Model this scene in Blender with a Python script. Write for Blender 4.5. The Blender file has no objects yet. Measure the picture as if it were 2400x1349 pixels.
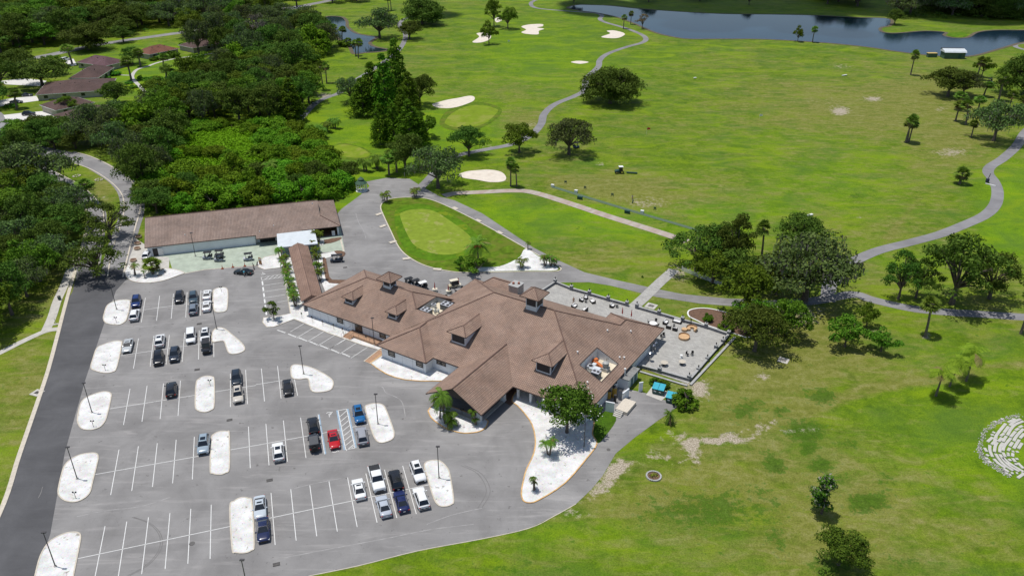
import bpy, bmesh, math, random
import numpy as np
from mathutils import Vector, Matrix
random.seed(11)
rnd = random.Random(5)
C = bpy.context.scene.collection
S = bpy.context.scene
R = math.radians

# ------------------------------------------------------------------ camera, sky, sun, exposure
FPX, PITCH, CAMH = 1885.0, R(27.56), 87.3
cam = bpy.data.cameras.new('camera'); camo = bpy.data.objects.new('camera', cam); C.objects.link(camo)
camo.location = (0, 0, CAMH); camo.rotation_euler = (R(90) - PITCH, 0, 0)
cam.sensor_width = 36.0; cam.lens = 36.0 * FPX / 2400.0; cam.clip_start = 1; cam.clip_end = 9000
S.camera = camo
SUN_EL, SUN_AZ = R(76.5), R(162)            # azimuth of the sun measured from +x
world = bpy.data.worlds.new('World'); S.world = world; world.use_nodes = True
wn = world.node_tree.nodes; wl = world.node_tree.links
sky = wn.new('ShaderNodeTexSky'); sky.sky_type = 'NISHITA'; sky.sun_disc = False
sky.sun_elevation = SUN_EL; sky.sun_rotation = R(90) - SUN_AZ
wl.new(sky.outputs[0], wn['Background'].inputs[0]); wn['Background'].inputs[1].default_value = 0.100
sun = bpy.data.lights.new('sun', 'SUN'); sun.energy = 3.8; sun.angle = R(0.53); sun.color = (1.0, 0.965, 0.91)
suno = bpy.data.objects.new('sun', sun); C.objects.link(suno); suno.location = (-60, 20, 200)
sd = Vector((math.cos(SUN_EL) * math.cos(SUN_AZ), math.cos(SUN_EL) * math.sin(SUN_AZ), math.sin(SUN_EL)))
suno.rotation_euler = sd.to_track_quat('Z', 'Y').to_euler()
S.view_settings.view_transform = 'Standard'; S.view_settings.look = 'None'
S.view_settings.exposure = 0.0; S.view_settings.gamma = 1.0

# ------------------------------------------------------------------ survey helper: photograph pixel + height -> point of the site
SP, CP = math.sin(PITCH), math.cos(PITCH)
def at(u, v, z=0.0):
    a, b = u - 1200.0, v - 674.5
    d = Vector((a, FPX * CP - b * SP, -FPX * SP - b * CP))
    t = (z - CAMH) / d.z
    return Vector((d.x * t, d.y * t, z))
def ppm(u, v):                               # pixels per metre at a ground point
    p = at(u, v); return FPX / math.sqrt(p.x ** 2 + p.y ** 2 + CAMH ** 2)

# ------------------------------------------------------------------ materials
MATS = {}
def _principled(name):
    m = bpy.data.materials.new(name); m.use_nodes = True
    return m, m.node_tree.nodes, m.node_tree.links, m.node_tree.nodes['Principled BSDF']
def ramp(n, l, fac, stops):
    r = n.new('ShaderNodeValToRGB'); l.new(fac, r.inputs[0])
    e = r.color_ramp.elements
    while len(e) < len(stops): e.new(0.5)
    for i, (p, c) in enumerate(stops): e[i].position = p; e[i].color = (*c, 1) if len(c) == 3 else c
    return r.outputs[0]
def noise(n, l, scale, detail=4, rough=0.55, coord=None, dist=0.0):
    t = n.new('ShaderNodeTexNoise'); t.inputs['Scale'].default_value = scale
    t.inputs['Detail'].default_value = detail; t.inputs['Roughness'].default_value = rough
    t.inputs['Distortion'].default_value = dist
    if coord is not None: l.new(coord, t.inputs['Vector'])
    return t.outputs[0]
def mix(n, l, fac, a, b, mode='MIX'):
    m = n.new('ShaderNodeMix'); m.data_type = 'RGBA'; m.blend_type = mode
    for sock, val in ((m.inputs['Factor'], fac), (m.inputs['A'], a), (m.inputs['B'], b)):
        pass
    fi = m.inputs[0]; ai = m.inputs[6]; bi = m.inputs[7]
    for sock, val in ((fi, fac), (ai, a), (bi, b)):
        if isinstance(val, (int, float)): sock.default_value = val
        elif isinstance(val, tuple): sock.default_value = (*val, 1) if len(val) == 3 else val
        else: l.new(val, sock)
    return m.outputs[2]
def mth(n, l, op, a, b=0.0, clamp=False):
    m = n.new('ShaderNodeMath'); m.operation = op; m.use_clamp = clamp
    for i, v in enumerate((a, b)):
        if isinstance(v, (int, float)): m.inputs[i].default_value = v
        else: l.new(v, m.inputs[i])
    return m.outputs[0]
def objco(n):
    return n.new('ShaderNodeTexCoord').outputs['Object']
def mapping(n, l, co, scale=(1, 1, 1), rot=0.0):
    m = n.new('ShaderNodeMapping'); l.new(co, m.inputs[0])
    m.inputs['Scale'].default_value = scale; m.inputs['Rotation'].default_value = (0, 0, rot)
    return m.outputs[0]
def bump(n, l, p, h, strength=0.3, dist=0.05):
    b = n.new('ShaderNodeBump'); b.inputs['Strength'].default_value = strength; b.inputs['Distance'].default_value = dist
    l.new(h, b.inputs['Height']); l.new(b.outputs[0], p.inputs['Normal'])

def mat(name, col, rough=0.6, var=0.15, scale=3.0, metal=0.0, spec=0.5, coat=0.0, dirt=None):
    """plain surface with procedural mottling"""
    if name in MATS: return MATS[name]
    m, n, l, p = _principled(name)
    co = objco(n)
    f = noise(n, l, scale, 5, 0.6, co)
    lo = tuple(max(0, c * (1 - var)) for c in col); hi = tuple(min(1, c * (1 + var)) for c in col)
    c = ramp(n, l, f, [(0.3, lo), (0.7, hi)])
    if dirt:
        f2 = noise(n, l, dirt[1], 6, 0.65, co)
        g = ramp(n, l, f2, [(dirt[2], (0, 0, 0)), (min(1, dirt[2] + 0.06), (1, 1, 1))])
        c = mix(n, l, mth(n, l, 'MULTIPLY', g, dirt[3]), c, dirt[0])
    l.new(c, p.inputs['Base Color'])
    p.inputs['Roughness'].default_value = rough; p.inputs['Metallic'].default_value = metal
    p.inputs['Specular IOR Level'].default_value = spec
    if coat: p.inputs['Coat Weight'].default_value = coat; p.inputs['Coat Roughness'].default_value = 0.05
    MATS[name] = m; return m

def paint_mat():
    m, n, l, p = _principled('vehicle_paint')
    oi = n.new('ShaderNodeObjectInfo')
    f = noise(n, l, 2.5, 3, 0.5, objco(n))
    dusty = mix(n, l, mth(n, l, 'MULTIPLY', f, 0.03), oi.outputs['Color'], (0.35, 0.33, 0.30))
    l.new(dusty, p.inputs['Base Color'])
    p.inputs['Roughness'].default_value = 0.22; p.inputs['Specular IOR Level'].default_value = 0.35; p.inputs['Coat Weight'].default_value = 0.35
    p.inputs['Coat Roughness'].default_value = 0.06; p.inputs['Metallic'].default_value = 0.0
    return m

def leaf_mat(name, dark, light, trans=0.3, scale=0.45):
    m, n, l, p = _principled(name)
    co = objco(n); oi = n.new('ShaderNodeObjectInfo'); ge = n.new('ShaderNodeNewGeometry')
    f = noise(n, l, scale, 3, 0.6, co)
    f = mth(n, l, 'ADD', mth(n, l, 'MULTIPLY', f, 0.75), mth(n, l, 'MULTIPLY', ge.outputs['Random Per Island'], 0.45))
    c = ramp(n, l, f, [(0.25, dark), (0.8, light)])
    hsv = n.new('ShaderNodeHueSaturation'); l.new(c, hsv.inputs['Color'])
    l.new(mth(n, l, 'ADD', mth(n, l, 'MULTIPLY', oi.outputs['Random'], 0.06), 0.468), hsv.inputs['Hue'])
    l.new(mth(n, l, 'ADD', mth(n, l, 'MULTIPLY', oi.outputs['Random'], 0.6), 0.72), hsv.inputs['Value'])
    c = hsv.outputs[0]
    l.new(c, p.inputs['Base Color']); p.inputs['Roughness'].default_value = 0.7
    p.inputs['Specular IOR Level'].default_value = 0.08
    tr = n.new('ShaderNodeBsdfTranslucent'); l.new(c, tr.inputs[0])
    mx = n.new('ShaderNodeMixShader'); mx.inputs[0].default_value = trans
    l.new(p.outputs[0], mx.inputs[1]); l.new(tr.outputs[0], mx.inputs[2])
    l.new(mx.outputs[0], n['Material Output'].inputs[0])
    MATS[name] = m; return m

def grass_mat():
    m, n, l, p = _principled('grass_turf')
    co = objco(n); at_ = n.new('ShaderNodeAttribute'); at_.attribute_name = 'mask'
    sep = n.new('ShaderNodeSeparateColor'); l.new(at_.outputs['Color'], sep.inputs[0])
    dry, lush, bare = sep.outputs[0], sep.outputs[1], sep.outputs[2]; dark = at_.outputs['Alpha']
    big = noise(n, l, 0.03, 5, 0.6, co, 0.6)
    mid = noise(n, l, 0.13, 6, 0.68, co, 0.5)
    sml = noise(n, l, 0.75, 7, 0.72, co, 0.2)
    fine = noise(n, l, 4.0, 4, 0.75, co)
    stre = noise(n, l, 0.30, 6, 0.66, mapping(n, l, co, (0.55, 1.4, 1), R(28)), 0.7)
    g = mth(n, l, 'ADD', mth(n, l, 'MULTIPLY', mid, 0.5), mth(n, l, 'MULTIPLY', sml, 0.5))
    green = ramp(n, l, g, [(0.36, (0.050, 0.098, 0.004)), (0.5, (0.106, 0.176, 0.006)), (0.64, (0.182, 0.256, 0.010))])
    lushc = ramp(n, l, g, [(0.36, (0.086, 0.178, 0.003)), (0.64, (0.184, 0.312, 0.005))])
    green = mix(n, l, mth(n, l, 'MULTIPLY', lush, 0.85, True), green, lushc)
    dryc = ramp(n, l, mth(n, l, 'ADD', mth(n, l, 'MULTIPLY', sml, 0.55), mth(n, l, 'MULTIPLY', stre, 0.45)),
                [(0.38, (0.118, 0.132, 0.020)), (0.5, (0.182, 0.184, 0.040)), (0.63, (0.262, 0.244, 0.092))])
    d0 = mth(n, l, 'ADD', mth(n, l, 'MULTIPLY', big, 0.3), mth(n, l, 'ADD', mth(n, l, 'MULTIPLY', stre, 0.45), mth(n, l, 'MULTIPLY', mid, 0.25)))
    d = mth(n, l, 'ADD', d0, mth(n, l, 'MULTIPLY', dry, 0.14))
    d = mth(n, l, 'SUBTRACT', d, mth(n, l, 'MULTIPLY', lush, 0.10))
    dfac = ramp(n, l, d, [(0.475, (0, 0, 0)), (0.64, (0.88, 0.88, 0.88))])
    cool = noise(n, l, 0.06, 5, 0.6, mapping(n, l, co, (1, 1.2, 1), 1.0), 0.5)
    green = mix(n, l, ramp(n, l, cool, [(0.44, (0, 0, 0)), (0.62, (0.6, 0.6, 0.6))]), green, (0.078, 0.150, 0.020))
    lime = noise(n, l, 0.05, 6, 0.66, mapping(n, l, co, (0.8, 1.7, 1), R(-12)), 0.8)
    green = mix(n, l, ramp(n, l, lime, [(0.50, (0, 0, 0)), (0.64, (0.75, 0.75, 0.75))]), green, (0.185, 0.275, 0.005))
    c = mix(n, l, dfac, green, dryc)
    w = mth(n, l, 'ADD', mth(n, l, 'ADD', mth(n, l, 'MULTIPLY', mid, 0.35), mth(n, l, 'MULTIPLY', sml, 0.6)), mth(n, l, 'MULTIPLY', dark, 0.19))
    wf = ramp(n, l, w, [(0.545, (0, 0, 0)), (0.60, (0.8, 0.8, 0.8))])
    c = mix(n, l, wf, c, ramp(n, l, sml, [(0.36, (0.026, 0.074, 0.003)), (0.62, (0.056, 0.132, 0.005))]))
    # bare sandy soil
    b = mth(n, l, 'ADD', mth(n, l, 'MULTIPLY', bare, 0.34), mth(n, l, 'ADD', mth(n, l, 'MULTIPLY', sml, 0.85), mth(n, l, 'MULTIPLY', mid, 0.3)))
    bf = ramp(n, l, b, [(0.78, (0, 0, 0)), (0.92, (0.95, 0.95, 0.95))])
    c = mix(n, l, bf, c, ramp(n, l, fine, [(0.35, (0.25, 0.20, 0.135)), (0.65, (0.50, 0.44, 0.36))]))
    fl = ramp(n, l, fine, [(0.33, (0.66, 0.66, 0.66)), (0.67, (1.26, 1.26, 1.26))])
    c = mix(n, l, 1.0, c, fl, 'MULTIPLY')
    l.new(c, p.inputs['Base Color']); p.inputs['Roughness'].default_value = 0.85
    p.inputs['Specular IOR Level'].default_value = 0.12
    bump(n, l, p, mth(n, l, 'ADD', sml, fine), 0.55, 0.12)
    return m

def asphalt_mat(name, lo, hi, scuff=0.35, rot=17.67, speck=0.5):
    m, n, l, p = _principled(name)
    co = objco(n)
    big = noise(n, l, 0.12, 5, 0.6, co, 0.5); fine = noise(n, l, 9.0, 4, 0.7, co)
    st = noise(n, l, 0.5, 6, 0.7, mapping(n, l, co, (0.16, 1.5, 1), R(-rot)), 0.8)
    c = ramp(n, l, mth(n, l, 'ADD', mth(n, l, 'MULTIPLY', big, 0.75), mth(n, l, 'MULTIPLY', fine, 0.25)), [(0.38, lo), (0.62, hi)])
    sf = ramp(n, l, st, [(0.53, (0, 0, 0)), (0.68, (1, 1, 1))])
    c = mix(n, l, mth(n, l, 'MULTIPLY', sf, scuff), c, (min(1, hi[0] * 1.55), min(1, hi[1] * 1.52), min(1, hi[2] * 1.5)))
    ds = ramp(n, l, st, [(0.24, (1, 1, 1)), (0.42, (0, 0, 0))])
    c = mix(n, l, mth(n, l, 'MULTIPLY', ds, 0.30), c, (lo[0] * 0.62, lo[1] * 0.60, lo[2] * 0.58))
    # cracks
    vo = n.new('ShaderNodeTexVoronoi'); vo.feature = 'DISTANCE_TO_EDGE'; vo.inputs['Scale'].default_value = 0.19
    wob = n.new('ShaderNodeVectorMath'); wob.operation = 'ADD'
    nn = n.new('ShaderNodeTexNoise'); nn.inputs['Scale'].default_value = 0.6; nn.inputs['Detail'].default_value = 5
    l.new(co, nn.inputs['Vector'])
    sc_ = n.new('ShaderNodeVectorMath'); sc_.operation = 'SCALE'; sc_.inputs['Scale'].default_value = 3.0
    l.new(nn.outputs['Color'], sc_.inputs[0]); l.new(co, wob.inputs[0]); l.new(sc_.outputs[0], wob.inputs[1])
    l.new(wob.outputs[0], vo.inputs['Vector'])
    cr = ramp(n, l, vo.outputs['Distance'], [(0.002, (1, 1, 1)), (0.008, (0, 0, 0))])
    c = mix(n, l, mth(n, l, 'MULTIPLY', cr, 0.14), c, (lo[0] * 0.5, lo[1] * 0.48, lo[2] * 0.45))
    # oil spots
    sp = noise(n, l, 0.8, 4, 0.6, co)
    spf = ramp(n, l, sp, [(0.655, (0, 0, 0)), (0.70, (1, 1, 1))])
    c = mix(n, l, mth(n, l, 'MULTIPLY', spf, speck), c, (0.06, 0.055, 0.05))
    l.new(c, p.inputs['Base Color']); p.inputs['Roughness'].default_value = 0.9
    p.inputs['Specular IOR Level'].default_value = 0.2
    bump(n, l, p, fine, 0.25, 0.02)
    return m

def gravel_mat():
    m, n, l, p = _principled('white_gravel')
    co = objco(n)
    vo = n.new('ShaderNodeTexVoronoi'); vo.inputs['Scale'].default_value = 6.0; l.new(co, vo.inputs['Vector'])
    big = noise(n, l, 0.35, 5, 0.65, co); lit = noise(n, l, 1.1, 8, 0.75, co, 0.4)
    c = mix(n, l, 0.22, ramp(n, l, big, [(0.36, (0.55, 0.54, 0.515)), (0.64, (0.73, 0.725, 0.71))]), vo.outputs['Color'], 'SOFT_LIGHT')
    lf = ramp(n, l, lit, [(0.595, (0, 0, 0)), (0.635, (1, 1, 1))])
    c = mix(n, l, mth(n, l, 'MULTIPLY', lf, 0.72), c, (0.13, 0.10, 0.06))
    l.new(c, p.inputs['Base Color']); p.inputs['Roughness'].default_value = 0.9
    bump(n, l, p, vo.outputs['Distance'], 0.6, 0.05)
    return m

def tile_mat(name, a, b, seam):
    """clay roof tiles; UV is metres along the eave / up the slope"""
    m, n, l, p = _principled(name)
    uv = n.new('ShaderNodeTexCoord').outputs['UV']; co = objco(n)
    br = n.new('ShaderNodeTexBrick'); br.offset = 0.0; br.squash = 1.0
    l.new(uv, br.inputs['Vector'])
    br.inputs['Scale'].default_value = 1.0; br.inputs['Brick Width'].default_value = 0.36; br.inputs['Row Height'].default_value = 0.42
    br.inputs['Mortar Size'].default_value = 0.035; br.inputs['Mortar Smooth'].default_value = 0.3; br.inputs['Bias'].default_value = -0.1
    br.inputs['Color1'].default_value = (*a, 1); br.inputs['Color2'].default_value = (*b, 1); br.inputs['Mortar'].default_value = (*seam, 1)
    big = noise(n, l, 0.25, 6, 0.65, co, 0.5)
    c = mix(n, l, 1.0, br.outputs['Color'], ramp(n, l, big, [(0.34, (0.78, 0.76, 0.75)), (0.66, (1.17, 1.16, 1.15))]), 'MULTIPLY')
    hue = noise(n, l, 0.55, 5, 0.7, co, 0.3)
    c = mix(n, l, ramp(n, l, hue, [(0.42, (0, 0, 0)), (0.66, (0.22, 0.22, 0.22))]), c, (a[0] * 1.08, a[1] * 0.92, a[2] * 0.80))
    st = noise(n, l, 0.8, 6, 0.7, mapping(n, l, uv, (1.6, 0.12, 1)), 0.3)
    sf = ramp(n, l, st, [(0.54, (0, 0, 0)), (0.72, (1, 1, 1))])
    c = mix(n, l, mth(n, l, 'MULTIPLY', sf, 0.32), c, (a[0] * 0.55, a[1] * 0.58, a[2] * 0.6))
    l.new(c, p.inputs['Base Color']); p.inputs['Roughness'].default_value = 0.75; p.inputs['Specular IOR Level'].default_value = 0.25
    wv = n.new('ShaderNodeTexWave'); wv.wave_type = 'BANDS'; wv.bands_direction = 'X'; wv.inputs['Scale'].default_value = 0.5 / 0.36 * 0.628
    l.new(uv, wv.inputs['Vector'])
    h = mth(n, l, 'SUBTRACT', mth(n, l, 'MULTIPLY', wv.outputs['Fac'], 0.5), mth(n, l, 'MULTIPLY', br.outputs['Fac'], 0.6))
    bump(n, l, p, h, 0.7, 0.10)
    MATS[name] = m; return m

def paver_mat(name, c1, c2, mort, bw, rh, rot=0.0, big=0.2):
    m, n, l, p = _principled(name)
    co = objco(n)
    br = n.new('ShaderNodeTexBrick'); l.new(mapping(n, l, co, (1, 1, 1), rot), br.inputs['Vector'])
    br.inputs['Scale'].default_value = 1.0; br.inputs['Brick Width'].default_value = bw; br.inputs['Row Height'].default_value = rh
    br.inputs['Mortar Size'].default_value = 0.02; br.inputs['Bias'].default_value = 0.0
    br.inputs['Color1'].default_value = (*c1, 1); br.inputs['Color2'].default_value = (*c2, 1); br.inputs['Mortar'].default_value = (*mort, 1)
    b = noise(n, l, 0.5, 6, 0.7, co)
    c = mix(n, l, 1.0, br.outputs['Color'], ramp(n, l, b, [(0.3, (1 - big,) * 3), (0.7, (1 + big,) * 3)]), 'MULTIPLY')
    l.new(c, p.inputs['Base Color']); p.inputs['Roughness'].default_value = 0.85
    MATS[name] = m; return m

def water_mat(name, base, rough=0.06, wave=0.25):
    m, n, l, p = _principled(name)
    co = objco(n)
    l.new(ramp(n, l, noise(n, l, 0.02, 4, 0.6, co), [(0.3, base), (0.7, tuple(c * 1.8 for c in base))]), p.inputs['Base Color'])
    p.inputs['Roughness'].default_value = rough; p.inputs['IOR'].default_value = 1.33
    bump(n, l, p, noise(n, l, 0.9, 4, 0.6, mapping(n, l, co, (1, 0.5, 1), 0.4)), wave, 0.12)
    MATS[name] = m; return m

GRASS = grass_mat()
ASPH = asphalt_mat('faded_asphalt', (0.190, 0.184, 0.180), (0.272, 0.264, 0.258), 0.34)
DARKASPH = asphalt_mat('fresh_asphalt', (0.078, 0.078, 0.082), (0.112, 0.112, 0.117), 0.12, 72, 0.0)
ROADASPH = asphalt_mat('old_road_asphalt', (0.20, 0.195, 0.195), (0.27, 0.265, 0.265), 0.25, 70, 0.2)
PATHASPH = asphalt_mat('cart_path_asphalt', (0.185, 0.180, 0.185), (0.255, 0.250, 0.255), 0.2, 0, 0.1)
GRAVEL = gravel_mat()
TILE = tile_mat('clay_roof_tile', (0.345, 0.242, 0.188), (0.282, 0.198, 0.156), (0.150, 0.104, 0.084))
TILEB = tile_mat('barn_roof_tile', (0.325, 0.246, 0.206), (0.272, 0.206, 0.174), (0.150, 0.112, 0.096))
SHING = tile_mat('brown_shingle', (0.120, 0.074, 0.064), (0.092, 0.058, 0.052), (0.07, 0.046, 0.042))
SHINGP = tile_mat('plum_shingle', (0.150, 0.082, 0.092), (0.118, 0.066, 0.074), (0.09, 0.05, 0.055))
SHINGR = tile_mat('rust_shingle', (0.210, 0.088, 0.055), (0.165, 0.070, 0.046), (0.12, 0.05, 0.034))
PAVER = paver_mat('grey_pavers', (0.405, 0.395, 0.365), (0.325, 0.315, 0.295), (0.27, 0.262, 0.245), 0.62, 0.42, R(32), 0.14)
APRON = mat('pale_green_concrete', (0.36, 0.41, 0.33), 0.8, 0.18, 0.5, dirt=((0.52, 0.54, 0.50), 0.4, 0.60, 0.5))
CONC = mat('weathered_concrete', (0.46, 0.44, 0.40), 0.85, 0.16, 0.8)
KERB = mat('pale_kerb_concrete', (0.53, 0.475, 0.39), 0.8, 0.15, 1.5)
KERBO = mat('yellow_kerb_paint', (0.60, 0.37, 0.15), 0.7, 0.3, 1.2)
MARK = mat('white_road_paint', (0.66, 0.66, 0.64), 0.7, 0.12, 2.0)
BLUEMARK = mat('faded_blue_paint', (0.26, 0.36, 0.46), 0.7, 0.2, 2.0)
SAND = mat('bunker_sand', (0.66, 0.59, 0.50), 0.9, 0.10, 0.6, dirt=((0.55, 0.47, 0.38), 0.25, 0.58, 0.5))
FARG = mat('far_green_turf', (0.165, 0.235, 0.014), 0.85, 0.14, 0.3, spec=0.1, dirt=((0.24, 0.26, 0.05), 0.12, 0.52, 0.7))
GREEN = mat('putting_turf', (0.188, 0.252, 0.026), 0.85, 0.16, 0.6, spec=0.1, dirt=((0.33, 0.30, 0.12), 0.22, 0.57, 0.5))
RINGG = mat('collar_turf', (0.078, 0.165, 0.006), 0.85, 0.30, 0.5, spec=0.1, dirt=((0.17, 0.22, 0.012), 0.2, 0.54, 0.8))
SOIL = mat('brown_mulch', (0.135, 0.078, 0.050), 0.95, 0.35, 2.0)
WALLW = mat('white_stucco', (0.74, 0.76, 0.77), 0.75, 0.06, 0.5)
WALLD = mat('white_dormer_wall', (0.68, 0.70, 0.72), 0.75, 0.06, 0.7)
TRIM = mat('dark_trim', (0.040, 0.038, 0.040), 0.55, 0.2, 2.0)
GLASS = mat('dark_glass', (0.012, 0.017, 0.024), 0.09, 0.3, 0.6, spec=0.6)
LOUV = mat('dark_louvre', (0.018, 0.022, 0.030), 0.45, 0.3, 3.0)
FASCIA = mat('brown_fascia', (0.075, 0.050, 0.042), 0.6, 0.2, 2.0)
METALR = mat('pale_metal_roof', (0.60, 0.64, 0.66), 0.45, 0.08, 0.6, dirt=((0.46, 0.48, 0.48), 0.4, 0.58, 0.6))
STONE = paver_mat('grey_block_stone', (0.27, 0.27, 0.28), (0.18, 0.185, 0.20), (0.13, 0.13, 0.14), 0.4, 0.2, 0.0, 0.2)
STONECAP = mat('pale_stone_cap', (0.36, 0.36, 0.35), 0.8, 0.15, 1.5)
FLAG = mat('rubble_stone', (0.42, 0.40, 0.37), 0.85, 0.4, 3.5, dirt=((0.14, 0.14, 0.14), 2.5, 0.56, 0.7))
BRICK = paver_mat('tan_brick', (0.44, 0.25, 0.14), (0.36, 0.20, 0.12), (0.32, 0.22, 0.15), 0.3, 0.15, 0.5, 0.15)
BRICKD = mat('brown_tile_floor', (0.15, 0.085, 0.06), 0.7, 0.2, 1.0)
POLE = mat('bronze_pole', (0.060, 0.055, 0.058), 0.5, 0.2, 1.0)
BLACK = mat('black_plastic', (0.018, 0.018, 0.020), 0.5, 0.3, 2.0)
RUB = mat('tyre_rubber', (0.015, 0.015, 0.016), 0.8, 0.3, 4.0)
RIM = mat('alloy_rim', (0.38, 0.38, 0.40), 0.35, 0.15, 4.0, metal=0.7)
PAINT = paint_mat()
HEADL = mat('lamp_glass', (0.62, 0.64, 0.66), 0.12, 0.1, 5.0)
TAILL = mat('red_lamp_glass', (0.45, 0.012, 0.012), 0.2, 0.2, 5.0)
CHROME = mat('bright_metal', (0.55, 0.56, 0.58), 0.25, 0.1, 2.0, metal=0.9)
BARK = mat('grey_bark', (0.115, 0.092, 0.074), 0.9, 0.4, 2.0)
PBARK = mat('palm_bark', (0.165, 0.135, 0.105), 0.9, 0.35, 3.0)
WHITEP = mat('white_painted_metal', (0.78, 0.78, 0.76), 0.4, 0.06, 1.5)
CREAM = mat('cream_plastic', (0.70, 0.64, 0.50), 0.4, 0.08, 1.5)
WICK = mat('dark_wicker', (0.030, 0.026, 0.024), 0.7, 0.3, 6.0)
CUSH = mat('white_cushion', (0.74, 0.73, 0.71), 0.85, 0.06, 2.0)
TANC = mat('tan_cushion', (0.56, 0.36, 0.19), 0.8, 0.12, 1.5)
TANW = mat('tan_wicker', (0.36, 0.24, 0.14), 0.8, 0.25, 5.0)
RED = mat('red_canvas', (0.42, 0.030, 0.022), 0.75, 0.15, 2.0)
ORANGE = mat('orange_plastic', (0.72, 0.16, 0.03), 0.55, 0.12, 2.0)
TEAL = mat('teal_lid', (0.02, 0.34, 0.44), 0.5, 0.12, 1.5)
DGREEN = mat('dark_green_steel', (0.008, 0.060, 0.050), 0.5, 0.2, 1.2)
TURFM = mat('green_range_mat', (0.085, 0.130, 0.075), 0.9, 0.15, 1.0)
SKIN = mat('skin', (0.48, 0.28, 0.19), 0.6, 0.06, 4.0)
L_OAK = leaf_mat('oak_leaf', (0.019, 0.05, 0.006), (0.112, 0.186, 0.024), 0.2)
L_OAKG = leaf_mat('mossy_oak_leaf', (0.027, 0.056, 0.013), (0.125, 0.182, 0.048), 0.18)
L_OAKB = leaf_mat('bright_oak_leaf', (0.026, 0.074, 0.005), (0.14, 0.24, 0.018), 0.24)
L_BUSH = leaf_mat('thicket_leaf', (0.032, 0.098, 0.005), (0.17, 0.315, 0.015), 0.26)
L_CYP = leaf_mat('cypress_leaf', (0.02, 0.076, 0.004), (0.108, 0.228, 0.01), 0.22)
L_VINE = leaf_mat('vine_leaf', (0.09, 0.3, 0.006), (0.18, 0.52, 0.015), 0.3, 0.2)
L_MAG = leaf_mat('magnolia_leaf', (0.013, 0.043, 0.004), (0.1, 0.178, 0.017), 0.12, 0.9)
L_PALM = leaf_mat('palm_frond', (0.05, 0.11, 0.012), (0.185, 0.285, 0.038), 0.25, 0.6)
L_PALMB = leaf_mat('bright_palm_frond', (0.045, 0.11, 0.01), (0.18, 0.29, 0.032), 0.3, 0.8)
L_PALMY = leaf_mat('yellowed_palm_frond', (0.095, 0.165, 0.01), (0.27, 0.37, 0.03), 0.3, 0.8)
L_DEAD = leaf_mat('dead_frond', (0.110, 0.085, 0.030), (0.260, 0.200, 0.090), 0.2, 0.8)
L_GREY = leaf_mat('bare_grey_twig', (0.125, 0.112, 0.085), (0.255, 0.235, 0.19), 0.1, 0.8)
L_BROWN = leaf_mat('brown_leaf', (0.075, 0.052, 0.026), (0.190, 0.135, 0.070), 0.2, 0.8)
L_HEDGE = leaf_mat('hedge_leaf', (0.028, 0.095, 0.006), (0.115, 0.25, 0.015), 0.2, 0.8)
L_FLOW = leaf_mat('white_blossom', (0.66, 0.64, 0.56), (0.82, 0.81, 0.74), 0.2, 2.0)
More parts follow.
